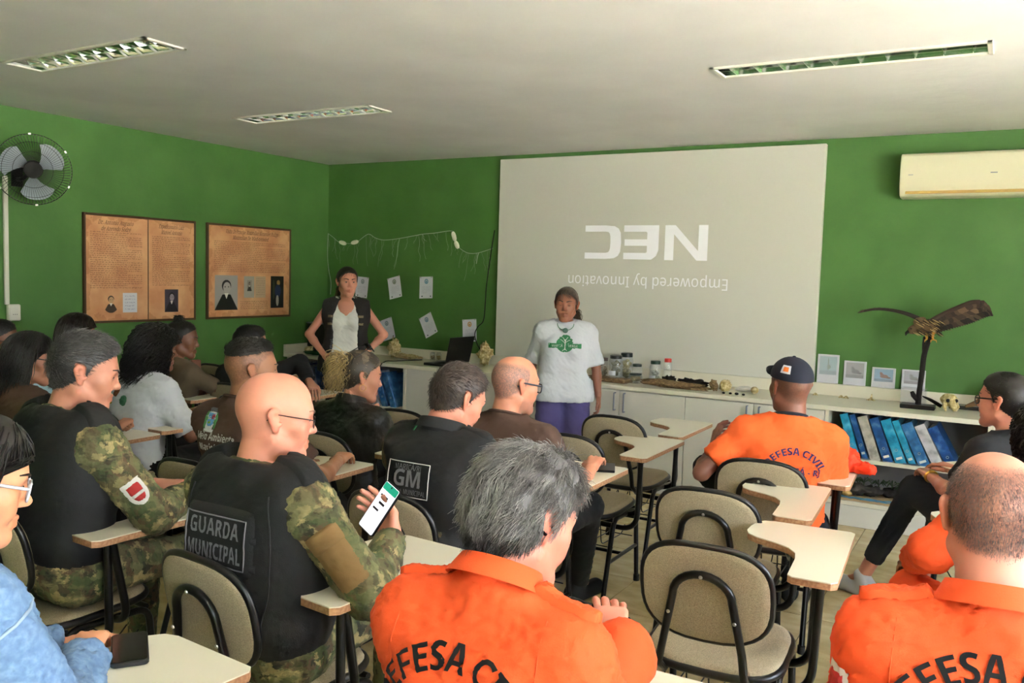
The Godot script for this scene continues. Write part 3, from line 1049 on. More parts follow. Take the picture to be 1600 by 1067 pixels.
func build_fan():
	var t := thing("wall_fan", "black caged wall fan with pale blades on the left green wall", "fan", Vector3(XL, 2.225, -3.47))
	var face := Basis(Vector3.UP, PI / 2 - 0.55) * Basis(Vector3.RIGHT, 0.12)   # its z looks into the room
	var c := Vector3(0.20, 0, 0.0)
	var xf := Transform3D(face, c)
	var brk := MB.new()
	brk.box(Vector3(0.008, -0.03, 0), Vector3(0.014, 0.16, 0.08), Basis.IDENTITY, 0.003)
	brk.tube(bend([Vector3(0.01, -0.06, 0), Vector3(0.08, -0.06, 0), xf * Vector3(0, 0, -0.10)], 0.03), 0.014, 10)
	obj("bracket", brk, M.black_plastic, t)
	var mo := MB.new()
	mo.lathe([Vector2(0.0, -0.13), Vector2(0.05, -0.125), Vector2(0.062, -0.10), Vector2(0.062, -0.045), Vector2(0.05, -0.04), Vector2(0, -0.04)], 20, xf.origin, face * Basis(Vector3.RIGHT, PI / 2))
	obj("motor", mo, M.black_rubber, t)
	mat("fan_blade", Color(0.60, 0.64, 0.68), 0.45)
	for k in 3:
		var bl := MB.new()
		var pts := PackedVector3Array()
		var turn := TAU * k / 3.0 + 0.45
		for j in 7:
			var r := lerpf(0.035, 0.205, j / 6.0)
			for i in 9:
				var u := i / 8.0 - 0.5
				var wide := lerpf(0.5, 1.28, pow(j / 6.0, 0.6))
				var rr := r - 0.03 * pow(absf(u) * 2.0, 3.0) * (j / 6.0)
				var a := turn + u * wide + 0.25 * j / 6.0
				pts.append(xf * Vector3(cos(a) * rr, sin(a) * rr, u * 0.045))
		bl.sheet(pts, 8, 6)
		obj("blade", bl, M.fan_blade, t)
	var hub := MB.new()
	hub.lathe([Vector2(0.052, 0.02), Vector2(0.058, 0.045), Vector2(0.053, 0.06), Vector2(0.0, 0.065)], 24, xf.origin, face * Basis(Vector3.RIGHT, PI / 2))
	obj("hub", hub, M.black_rubber, t)
	var cage := MB.new()
	for w in 72:
		var a := TAU * w / 72.0
		var d := Vector3(cos(a), sin(a), 0)
		var path := []
		for q in [[0.05, 0.062], [0.12, 0.066], [0.19, 0.055], [0.225, 0.028], [0.236, 0.0], [0.225, -0.028], [0.18, -0.05], [0.07, -0.06]]:
			var sw := d.rotated(Vector3.BACK, (q[0] - 0.05) * 0.9)
			path.append(xf * (sw * q[0] + Vector3(0, 0, q[1])))
		cage.tube(path, 0.0011, 4, false)
	for q in [[0.236, 0.0, 0.003], [0.12, 0.067, 0.0016], [0.185, 0.057, 0.0016]]:
		var ring := []
		for k in 40:
			var a := TAU * k / 40.0
			ring.append(xf * Vector3(cos(a) * q[0], sin(a) * q[0], q[1]))
		cage.tube(ring, q[2], 6, false, 1.0, true)
	var cg := obj("cage", cage, M.black_metal, t)
	cg.set_meta("kind", "stuff")
	for k in 6:
		var cl := MB.new()
		var a := TAU * k / 6.0 + 0.6
		cl.box(xf * Vector3(cos(a) * 0.238, sin(a) * 0.238, 0), Vector3(0.012, 0.018, 0.014), face * Basis(Vector3.BACK, a), 0.002)
		obj("clip", cl, M.steel, t)
	var pipe := MB.new()
	pipe.box(Vector3(XL + 0.012, 1.74, -3.385), Vector3(0.022, 0.88, 0.03), Basis.IDENTITY, 0.004)
	single("wall_conduit", pipe, M.white_plastic, "white cable conduit running down the wall below the fan", "conduit")
	var so := thing("power_socket", "white power socket box at the foot of the fan's conduit", "socket", Vector3(XL, 1.245, -3.425))
	var sb := MB.new()
	sb.box(Vector3(0.021, 0, 0), Vector3(0.04, 0.115, 0.085), Basis.IDENTITY, 0.008)
	obj("box", sb, M.white_plastic, so)
	var sk := MB.new()
	for k in [-1, 0, 1]:
		sk.tube([Vector3(0.0405, -0.012, k * 0.013), Vector3(0.0418, -0.012, k * 0.013)], 0.003, 8)
	obj("socket_holes", sk, M.black_plastic, so).set_meta("kind", "stuff")

func build_sheets():
	var sheets := [
		[-5.555, 1.445, -0.06, "small white notice pinned behind the standing woman's head", Color(0.55, 0.57, 0.6)],
		[-5.147, 1.455, 0.24, "tilted white notice with a grey emblem, left of the upper pair", Color(0.52, 0.55, 0.5)],
		[-4.778, 1.467, 0.05, "straight white notice with a blue emblem, right of the upper pair", Color(0.38, 0.55, 0.68)],
		[-5.225, 1.05, 0.34, "white notice half hidden by the standing woman's arm", Color(0.5, 0.55, 0.6)],
		[-4.742, 1.114, 0.5, "strongly tilted curling white notice above the laptop", Color(0.42, 0.52, 0.66)],
		[-4.279, 1.09, 0.1, "white notice with an orange emblem beside the board", Color(0.75, 0.52, 0.28)]]
	var r := RandomNumberGenerator.new()
	r.seed = 4
	for k in sheets.size():
		var q: Array = sheets[k]
		var t := thing("notice_sheet", q[3], "sheet", Vector3(q[0], q[1], ZF + 0.004), 0.0, "notices on the front wall")
		t.rotation.z = q[2]
		var col: Color = q[4]
		var tex := picture(90, 120, func(img: Image):
			img.fill(Color(0.83, 0.83, 0.86))
			disc(img, 45, 26, 13, 14, col)
			disc(img, 45, 26, 8, 9, Color(0.74, 0.76, 0.78))
			disc(img, 45, 28, 5, 6, col)
			for y in range(54, 92, 6):
				scribble(img, 16, 74 if y < 84 else 50, y, r, Color(0.55, 0.55, 0.6))
			disc(img, 16, 108, 4, 4, Color(0.25, 0.3, 0.3))
			disc(img, 74, 108, 4, 4, Color(0.25, 0.3, 0.3)))
		var pts := PackedVector3Array()
		for j in 9:
			for i in 7:
				var u := i / 6.0
				var w := j / 8.0
				var lift := 0.003 + 0.010 * pow(w, 2.0) * (0.4 + 0.6 * absf(sin(k * 1.7))) + 0.008 * pow(absf(u - 0.5) * 2.0, 2.0) * w
				pts.append(Vector3((u - 0.5) * 0.152, (0.5 - w) * 0.204, lift))
		var b := MB.new()
		b.uvd = true
		b.sheet(pts, 6, 8, true)
		obj("paper", b, pic_mat("notice%d" % k, tex, 0.8), t)
		var pin := MB.new()
		for s in [-1, 1]:
			pin.box(Vector3(s * 0.066, 0.098, 0.006), Vector3(0.022, 0.012, 0.002), Basis(Vector3.BACK, s * 0.5))
		obj("tape", pin, M.clear_film, t).set_meta("kind", "stuff")

func wall_points(a: Array, z: float) -> Array:
	var out := []
	for q in a:
		out.append(Vector3(q[0], q[1], z))
	return out

func build_net():
	mat("net_line", Color(0.62, 0.66, 0.6), 0.8)
	mat("float_foam", Color(0.86, 0.84, 0.76), 0.85)
	var t := thing("fishing_net", "old fishing net line strung along the green front wall", "net", Vector3.ZERO)
	var z := ZF + 0.012
	var line := [[-6.0, 1.97], [-5.93, 1.93], [-5.857, 1.887], [-5.70, 1.872], [-5.625, 1.889], [-5.489, 1.964], [-5.40, 1.93], [-5.29, 1.909], [-5.10, 1.925], [-4.834, 1.965], [-4.70, 1.975], [-4.494, 1.994], [-4.471, 1.93], [-4.426, 1.854], [-4.36, 1.81], [-4.291, 1.792], [-4.202, 1.799], [-4.054, 1.84]]
	var rope := MB.new()
	rope.tube(bez(wall_points(line, z), 5), 0.0028, 5)
	obj("head_rope", rope, M.net_line, t)
	var hang := MB.new()
	hang.tube(bez(wall_points([[-6.0, 1.97], [-6.005, 1.75], [-5.985, 1.6], [-5.955, 1.48], [-5.96, 1.36]], z + 0.004), 5), 0.0032, 5)
	hang.tube(bez(wall_points([[-4.202, 1.799], [-4.215, 1.76], [-4.225, 1.70]], z), 4), 0.0035, 5)
	obj("loose_cord", hang, M.net_line, t).set_meta("kind", "stuff")
	var mesh := MB.new()
	var r := RandomNumberGenerator.new()
	r.seed = 17
	var cl := bez(wall_points(line, z), 5)
	for k in 46:
		var p: Vector3 = cl[r.randi_range(0, cl.size() - 1)]
		var path := [p]
		var len := r.randf_range(0.05, 0.30)
		var dx := r.randf_range(-0.06, 0.06)
		for j in 5:
			path.append(p + Vector3(dx * (j + 1) / 5.0 + r.randf_range(-0.012, 0.012), -len * (j + 1) / 5.0, r.randf_range(0, 0.006)))
		mesh.tube(path, 0.0008, 3, false)
	obj("netting", mesh, M.net_line, t).set_meta("kind", "stuff")
	for f in [[-5.80, 1.878, -0.25, 0.08], [-5.645, 1.885, 0.22, 0.08], [-4.468, 1.945, -1.25, 0.085], [-4.435, 1.868, -1.1, 0.07]]:
		var fb := MB.new()
		var l: float = f[3] / 2
		fb.lathe([Vector2(0, -l), Vector2(0.012, -l), Vector2(0.019, -l * 0.6), Vector2(0.021, 0), Vector2(0.019, l * 0.6), Vector2(0.012, l), Vector2(0, l)], 12, Vector3(f[0], f[1], z + 0.012), Basis(Vector3.BACK, f[2] - PI / 2))
		obj("float", fb, M.float_foam, t)
	var cb := MB.new()
	cb.tube(bez(wall_points([[-4.03, 2.0], [-4.065, 1.772], [-4.10, 1.5], [-4.106, 1.369], [-4.121, 1.194], [-4.18, 1.13], [-4.21, 1.06], [-4.18, 0.97], [-4.12, 0.90]], ZF + 0.03), 8), 0.0045, 6)
	single("black_cable", cb, M.black_rubber, "thin black cable hanging down the wall beside the board", "cable")

# ---------------------------------------------------------------- on and in the counter
func jar(label: String, x: float, y: float, z: float, r: float, h: float, lid: Color, fill: Color, fill_h: float, lab := false) -> Node3D:
	var t := thing("specimen_jar", label, "jar", Vector3(x, y, z), 0.0, "specimen jars on the counter")
	var g := MB.new()
	g.lathe([Vector2(0, 0.001), Vector2(r * 0.9, 0.001), Vector2(r, 0.008), Vector2(r, h * 0.74), Vector2(r * 0.86, h * 0.83), Vector2(r * 0.8, h * 0.86)], 20)
	obj("glass", g, M.glass, t)
	var ld := MB.new()
	ld.lathe([Vector2(r * 0.78, h * 0.85), Vector2(r * 0.86, h * 0.85), Vector2(r * 0.86, h * 0.985), Vector2(r * 0.8, h), Vector2(0, h)], 20)
	var lk := "lid_%s" % lid.to_html()
	if not M.has(lk):
		mat(lk, lid, 0.4)
	obj("lid", ld, M[lk], t)
	var c := MB.new()
	var fn := FastNoiseLite.new()
	fn.seed = int(x * 100)
	c.colored = true
	var k := 0
	while k < 16:
		var a := k * 2.4
		var rr := r * 0.5 * sqrt((k % 8 + 0.3) / 8.0)
		var tone := 0.75 + 0.5 * absf(sin(k * 3.1))
		c.col = Color(fill.r * tone, fill.g * tone, fill.b * tone).srgb_to_linear()
		var s := r * 0.36
		c.blob(Vector3(cos(a) * rr, s + 0.008 + (h * fill_h - s * 1.6) * float(k) / 15.0, sin(a) * rr), Vector3(s, s * 0.8, s), Basis.IDENTITY, 0.25, k, 8, 5, fn)
		k += 1
	obj("specimen", c, M.vertex_matt, t).set_meta("kind", "stuff")
	if lab:
		var pts := PackedVector3Array()
		for j in 2:
			for i in 9:
				var a := PI * 0.5 + 0.35 + (i / 8.0 - 0.5) * 1.5
				pts.append(Vector3(cos(a) * (r + 0.0008), h * (0.32 if j == 0 else 0.12) , sin(a) * (r + 0.0008)))
		var l := MB.new()
		l.sheet(pts, 8, 1)
		obj("paper_label", l, M.paper, t)
	return t

func lump(called: String, label: String, cat: String, m: Material, at: Vector3, size: Vector3, sd: float, rough := 0.5, turn := 0.0, tilt := 0.0, group := "") -> MeshInstance3D:
	var b := MB.new()
	b.blob(Vector3(0, size.y * (1.0 + rough * 0.25), 0), size, Basis(Vector3.UP, turn) * Basis(Vector3.BACK, tilt), rough, sd, 22, 14, noise)
	return single(called, b, m, label, cat, at, 0.0, group)

func binder(t_: float, w: float, h: float, d: float, col: Color, x: float, y: float, z: float, label: String, group: String, plate := true):
	# a lever-arch binder leaning by t_ radians to the left; x is where its lower right corner rests
	var t := thing("ring_binder", label, "binder", Vector3(x, y, z), 0.0, group)
	t.rotation.z = t_
	var key := "binder_%s" % col.to_html()
	if not M.has(key):
		var m := mat(key, Color.WHITE, 0.3)
		m.albedo_texture = noise_tex(0.03, 128, false, 1.0, ramp([col.darkened(0.25), col, col.lightened(0.3)], [0.1, 0.5, 0.95]), FastNoiseLite.TYPE_SIMPLEX_SMOOTH, 4, int(col.r * 100))
		tri(m, 3.0)
	var sp := MB.new()
	sp.box(Vector3(-w / 2, h / 2, -0.0015), Vector3(w, h, 0.003), Basis.IDENTITY, 0.001)
	obj("spine", sp, M[key], t)
	for s in [0, 1]:
		var cv := MB.new()
		cv.box(Vector3(-0.0015 if s == 0 else -w + 0.0015, h / 2, -d / 2 - 0.003), Vector3(0.003, h, d), Basis.IDENTITY, 0.001)
		obj("cover", cv, M[key], t)
	var pg := MB.new()
	pg.box(Vector3(-w / 2, h / 2, -d / 2 - 0.006), Vector3(w - 0.012, h - 0.014, d - 0.016))
	obj("pages", pg, M.paper, t)
	if plate:
		var pl := MB.new()
		pl.box(Vector3(-w / 2, h * 0.14, 0.0006), Vector3(w * 0.62, 0.016, 0.0012))
		obj("spine_label", pl, M.white_plastic, t)
	var ring := MB.new()
	ring.lathe([Vector2(0.006, 0), Vector2(0.009, 0), Vector2(0.009, 0.002), Vector2(0.006, 0.002)], 14, Vector3(-w / 2, h * 0.32, 0.0), Basis(Vector3.RIGHT, PI / 2))
	obj("finger_ring", ring, M.steel, t)

func build_counter_things():
	var y := CT + 0.0005
	# jars and wood behind the speaker
	var slab := MB.new()
	slab.box(Vector3(0, 0.016, 0), Vector3(0.36, 0.03, 0.15), Basis.IDENTITY, 0.006)
	single("wooden_slab", slab, M.driftwood, "flat weathered plank under the specimen jars", "plank", Vector3(-2.71, y, -6.20), -0.1)
	var jy := y + 0.032
	jar("small jar with black lid and white label beside the speaker's arm", -2.80, jy, -6.20, 0.04, 0.105, Color(0.05, 0.07, 0.06), Color(0.5, 0.5, 0.46), 0.4, true)
	jar("tall jar of pale specimens with black lid and long white label", -2.66, jy, -6.22, 0.055, 0.175, Color(0.05, 0.07, 0.06), Color(0.42, 0.38, 0.22), 0.7, true)
	jar("tall jar behind the other jars, with dark green lid", -2.645, y, -6.40, 0.055, 0.215, Color(0.06, 0.13, 0.11), Color(0.55, 0.50, 0.30), 0.7)
	jar("brown lidded jar just behind the small black lidded one", -2.83, y, -6.38, 0.035, 0.165, Color(0.30, 0.23, 0.2), Color(0.5, 0.46, 0.36), 0.5)
	jar("small jar with dark green lid right of the tall jars", -2.545, y, -6.38, 0.042, 0.135, Color(0.05, 0.12, 0.09), Color(0.55, 0.55, 0.5), 0.3)
	jar("low wide jar with green rim in front of the small jar", -2.50, y, -6.24, 0.055, 0.075, Color(0.05, 0.12, 0.09), Color(0.6, 0.53, 0.35), 0.6)
	jar("white labelled jar with green lid between the pieces of wood", -2.40, y, -6.40, 0.045, 0.17, Color(0.04, 0.20, 0.12), Color(0.66, 0.66, 0.62), 0.5, true)
	jar("slim clear jar with red lid", -2.32, y, -6.46, 0.032, 0.19, Color(0.78, 0.22, 0.16), Color(0.72, 0.72, 0.68), 0.25)
	jar("jar peeping out behind the speaker's right side", -3.25, y, -6.38, 0.03, 0.15, Color(0.12, 0.12, 0.1), Color(0.5, 0.47, 0.36), 0.5)
	var dw := MB.new()
	dw.blob(Vector3(0, 0.025, 0), Vector3(0.27, 0.03, 0.05), Basis(Vector3.BACK, -0.03), 0.7, 2.0, 26, 12, noise)
	single("driftwood_log", dw, M.driftwood, "long piece of driftwood lying along the counter edge", "driftwood", Vector3(-2.16, y, -6.16))
	lump("bark_piece", "dark round piece of bark in front of the red lidded jar", "bark", M.dark_bark, Vector3(-2.24, y, -6.27), Vector3(0.055, 0.035, 0.04), 3.0, 0.7)
	lump("bark_piece", "long dark piece of bark behind the driftwood", "bark", M.dark_bark, Vector3(-2.05, y, -6.28), Vector3(0.11, 0.03, 0.035), 8.0, 0.8)
	lump("sea_shell", "grey green shell at the end of the driftwood", "shell", M.driftwood, Vector3(-1.86, y, -6.18), Vector3(0.03, 0.04, 0.03), 5.0, 0.6, 0.5, 0.3)
	lump("sea_shell", "brown and cream shell right of the driftwood", "shell", M.bone, Vector3(-1.78, y, -6.20), Vector3(0.042, 0.042, 0.035), 12.0, 0.5, 0.9, -0.2)
	lump("sea_shell", "round pale shell alone near the man's cap", "shell", M.bone, Vector3(-1.58, y, -6.25), Vector3(0.028, 0.026, 0.028), 15.0, 0.15)
	lump("bleached_bone", "long pale bone lying behind the round shell", "bone", M.white_plastic, Vector3(-1.66, y, -6.33), Vector3(0.075, 0.018, 0.02), 19.0, 0.5, 0.15)
	for k in 4:
		lump("black_seed", ["black seed nearest the brown and cream shell", "second small black seed in the row", "larger black seed in the middle of the row", "black seed nearest the round pale shell"][k], "seed", M.black_rubber, Vector3(-1.76 + 0.047 * k, y, -6.09 - 0.008 * (k % 2)), Vector3(0.011, 0.007, 0.008) * (1.3 if k == 2 else 1.0), k, 0.3, 0.0, 0.0, "black seeds on the counter")
	# left end
	laptop(Vector3(-4.30, y, -6.27), -1.62)
	lump("sea_shell", "flat brown shells clump on the counter left of the laptop", "shell", M.bone, Vector3(-4.86, y, -6.42), Vector3(0.16, 0.022, 0.05), 22.0, 0.8)
	lump("sea_shell", "spiky yellow shell beside the standing woman's hand", "shell", M.bone, Vector3(-5.03, y, -6.46), Vector3(0.06, 0.075, 0.05), 25.0, 0.9)
	lump("dried_coral", "pale branching coral behind the laptop", "coral", M.bone, Vector3(-4.02, y, -6.46), Vector3(0.06, 0.08, 0.045), 31.0, 1.1)
	jar("left of two tiny jars behind the laptop", -4.615, y, -6.50, 0.026, 0.075, Color(0.7, 0.7, 0.66), Color(0.6, 0.52, 0.35), 0.5)
	jar("right of two tiny jars behind the laptop", -4.545, y, -6.50, 0.026, 0.08, Color(0.72, 0.7, 0.64), Color(0.66, 0.56, 0.36), 0.5)
	var pr := thing("display_case", "dark glass fronted case at the left end of the counter", "case", Vector3(-5.78, y, -6.42))
	var cb := MB.new()
	cb.box(Vector3(0, 0.145, 0), Vector3(0.36, 0.28, 0.30), Basis.IDENTITY, 0.006)
	obj("body", cb, M.black_plastic, pr)
	var rim := MB.new()
	rim.box(Vector3(0, 0.288, 0), Vector3(0.372, 0.012, 0.312), Basis.IDENTITY, 0.003)
	obj("rim", rim, M.handle_metal, pr)
	var wp := MB.new()
	wp.box(Vector3(0, 0.012, 0), Vector3(0.09, 0.004, 0.05), Basis(Vector3.BACK, 0.3))
	single("paper_scrap", wp, M.paper, "scrap of white paper on top of the dark case", "paper", Vector3(-5.74, y + 0.298, -6.36), 0.4)
	mat("green_cloth", Color(0.10, 0.38, 0.16), 0.9)
	lump("green_cloth", "folded green cloth in front of the dark case", "cloth", M.green_cloth, Vector3(-5.68, y, -6.13), Vector3(0.15, 0.016, 0.09), 40.0, 0.5)
	lump("sea_shell", "cream shell resting by the dark case", "shell", M.bone, Vector3(-5.86, y, -6.19), Vector3(0.045, 0.03, 0.025), 44.0, 0.6, 0.5, 0.4)
	# binders in the left open units
	var blue := Color(0.16, 0.36, 0.58)
	for k in 7:
		var lean := 0.20 + 0.03 * k
		var c: Color = [blue, Color(0.20, 0.42, 0.62), blue, Color(0.24, 0.46, 0.66), Color(0.74, 0.75, 0.78), blue, Color(0.2, 0.4, 0.6)][k]
		binder(lean, 0.062, 0.31, 0.26, c, -5.27 + 0.098 * k, 0.403, CZ - 0.05, ["blue binder furthest left under the laptop end", "second blue binder under the laptop end", "third blue binder under the laptop end", "lighter blue binder left of the grey one under the laptop end", "grey binder between blue ones under the laptop end", "blue binder just right of the grey one", "blue binder furthest right under the laptop end"][k], "binders in the left unit", false)
	for k in 4:
		var c: Color = [Color(0.62, 0.64, 0.68), Color(0.24, 0.28, 0.46), Color(0.58, 0.6, 0.66), Color(0.16, 0.25, 0.45)][k]
		binder(0.10 + 0.05 * k, 0.06, 0.31, 0.26, c, -5.83 + 0.098 * k, 0.403, CZ - 0.06, ["grey folder at the left end of the counter shelf", "dark violet folder beside the grey one", "pale folder in shiny film on the left shelf", "navy folder nearest the blue binders"][k], "folders in the end unit", false)
	for k in 6:
		var c: Color = [Color(0.25, 0.28, 0.36), Color(0.42, 0.45, 0.5), Color(0.2, 0.24, 0.32)][k % 3]
		binder(0.28, 0.045, 0.20, 0.26, c, -5.15 + 0.095 * k, 0.171, CZ - 0.06, ["low dark folder furthest left on the bottom shelf", "low grey folder second on the bottom shelf", "low dark folder third on the bottom shelf", "low dark folder fourth on the bottom shelf", "low grey folder fifth on the bottom shelf", "low dark folder furthest right on the bottom shelf"][k], "folders on the bottom shelf", false)
	# leaning binders at the right
	var cyan := Color(0.13, 0.55, 0.70)
	var deep := Color(0.12, 0.32, 0.55)
	var cream := Color(0.72, 0.70, 0.64)
	var list := [[cyan, 0.052, 0.31, "cyan binder furthest left in the bookcase"], [deep, 0.034, 0.33, "narrow dark blue binder, second in the bookcase"], [cream, 0.06, 0.34, "cream binder between dark blue binders"], [deep, 0.058, 0.36, "dark blue binder right of the cream one"], [cyan, 0.062, 0.38, "wide cyan binder with a torn film in the middle"], [cyan, 0.04, 0.41, "narrow cyan binder right of the wide one"], [Color(0.20, 0.42, 0.62), 0.066, 0.44, "broad blue binder left of the white one"], [Color(0.76, 0.75, 0.75), 0.062, 0.47, "shiny white binder, last but one in the bookcase"], [Color(0.10, 0.27, 0.50), 0.06, 0.50, "steeply leaning dark blue binder furthest right"]]
	var bx := -0.815
	for k in list.size():
		var q: Array = list[k]
		binder(q[2], q[1], 0.305, 0.26, q[0], bx, 0.463, CZ - 0.045, q[3], "leaning binders in the bookcase", k != 2)
		if k + 1 < list.size():
			bx += list[k + 1][1] / cos(q[2]) + 0.014
	for k in 2:
		var pt := MB.new()
		pt.box(Vector3(0, 0.004, 0), Vector3(0.10, 0.006, 0.03), Basis.IDENTITY, 0.001)
		single("shelf_plate", pt, M.handle_metal, ["grey name plate lying at the left of the bookcase shelf", "grey name plate lying in the middle of the bookcase shelf"][k], "plate", Vector3(-0.80 + 0.3 * k, 0.4605, CZ - 0.024), 0.0)
	shore_model()
	for k in 4:
		var cards := [[-1.143, 0.15, 0.21, Color(0.60, 0.74, 0.74), Color(0.40, 0.50, 0.40)], [-0.957, 0.152, 0.175, Color(0.62, 0.62, 0.60), Color(0.38, 0.38, 0.38)], [-0.764, 0.155, 0.142, Color(0.50, 0.68, 0.80), Color(0.55, 0.33, 0.28)], [-0.57, 0.152, 0.142, Color(0.66, 0.66, 0.68), Color(0.5, 0.5, 0.48)]]
		var q: Array = cards[k]
		var t := thing("bird_card", ["tall card with a wading bird, nearest the board", "card with a grey bird in shiny film", "card with a red brown bird on blue", "card with a pale bird behind the mounted hawk"][k], "card", Vector3(q[0], CT + 0.086, ZF + 0.017), 0.0, "bird cards on the ledge")
		t.rotation.x = -0.06
		var bk := MB.new()
		bk.box(Vector3(0, q[2] / 2, 0), Vector3(q[1], q[2], 0.003), Basis.IDENTITY, 0.0008)
		obj("card", bk, M.paper, t)
		var sky_c: Color = q[3]
		var bird_c: Color = q[4]
		var tex := picture(80, 64, func(img: Image):
			img.fill(sky_c)
			img.fill_rect(Rect2i(0, 50, 80, 14), sky_c.darkened(0.2))
			if k == 0:
				for i in 3:
					img.fill_rect(Rect2i(38 + i, 6 + i * 4, 3, 44 - i * 6), bird_c)
				disc(img, 43, 36, 9, 7, bird_c)
			else:
				disc(img, 42, 36, 18, 9, bird_c)
				disc(img, 28, 22, 6, 7, bird_c)
				disc(img, 33, 29, 6, 9, bird_c)
				disc(img, 60, 42, 10, 4, bird_c.darkened(0.3)))
		var pc := MB.new()
		pc.uvd = true
		var hw: float = q[1] * 0.40
		var py0: float = q[2] * 0.30
		var py1: float = q[2] * 0.93
		pc.quad(Vector3(-hw, py1, 0.0019), Vector3(hw, py1, 0.0019), Vector3(hw, py0, 0.0019), Vector3(-hw, py0, 0.0019))
		obj("bird_picture", pc, pic_mat("bird_card%d" % k, tex, 0.25), t)
		var film := MB.new()
		film.box(Vector3(0, q[2] / 2, 0.0032), Vector3(q[1] - 0.004, q[2] - 0.004, 0.0006))
		obj("film", film, M.clear_film, t)
	mounted_hawk()
	var stars := [[-1.2, -6.48], [-1.02, -6.47], [-0.82, -6.46], [-0.985, -6.46]]
	for k in 4:
		var sb := MB.new()
		for a in 5:
			var d := Vector3(cos(a * TAU / 5 + k), 0.25, sin(a * TAU / 5 + k))
			sb.tube([Vector3(0, 0.014, 0), Vector3(d.x, d.y * 0.6, d.z) * (0.02 + 0.012 * (k == 2 as int))], [0.009, 0.002], 6)
		if k == 2:
			sb.tube([Vector3(0, 0.01, 0), Vector3(0.004, 0.05, 0)], [0.01, 0.004], 6)
		single("small_starfish", sb, M.bone, ["small starfish below the wading bird card", "starfish below the grey bird card", "larger upright starfish below the red brown bird card", "tiny starfish between two others on the bookcase top"][k], "starfish", Vector3(stars[k][0], y, stars[k][1]), 0.0, "starfish on the counter")
	var ab := MB.new()
	ab.box(Vector3(0, 0.06, 0), Vector3(0.16, 0.115, 0.10), Basis.IDENTITY, 0.002)
	single("acrylic_block", ab, M.clear_film, "clear acrylic box behind the mounted hawk's stand", "box", Vector3(-0.55, y, -6.475))
	skulls()

func laptop(at: Vector3, turn: float):
	var t := thing("laptop", "open black laptop on the left part of the counter", "laptop", at, turn)
	var b := MB.new()
	b.box(Vector3(0, 0.013, 0), Vector3(0.35, 0.022, 0.24), Basis.IDENTITY, 0.004)
	obj("base", b, M.black_plastic, t)
	var keys := MB.new()
	for j in 5:
		for i in 13:
			keys.box(Vector3(-0.145 + 0.024 * i, 0.0255, -0.075 + 0.022 * j), Vector3(0.019, 0.003, 0.017), Basis.IDENTITY, 0.001)
	obj("keys", keys, M.black_rubber, t).set_meta("kind", "stuff")
	var ld := MB.new()
	var tilt := Basis(Vector3.RIGHT, -0.22)
	ld.box(Vector3(0, 0.024, -0.118) + tilt * Vector3(0, 0.12, 0), Vector3(0.35, 0.24, 0.012), tilt, 0.003)
	obj("lid", ld, M.black_plastic, t)
	mat("dark_screen", Color(0.01, 0.01, 0.012), 0.12)
	var sc := MB.new()
	sc.box(Vector3(0, 0.024, -0.118) + tilt * Vector3(0, 0.122, 0.0065), Vector3(0.32, 0.2, 0.001), tilt)
	obj("screen", sc, M.dark_screen, t)
	var cb := MB.new()
	cb.tube(bez([Vector3(-4.60, CT + 0.02, -6.32), Vector3(-4.75, CT + 0.012, -6.12), Vector3(-4.80, CT + 0.008, -6.03), Vector3(-4.83, CT - 0.06, -5.985), Vector3(-4.90, 0.5, -5.97), Vector3(-4.98, 0.2, -5.95), Vector3(-5.02, 0.01, -5.9)], 8), 0.0045, 6)
	single("laptop_cable", cb, M.black_rubber, "black cable running from the laptop over the counter edge to the floor", "cable")

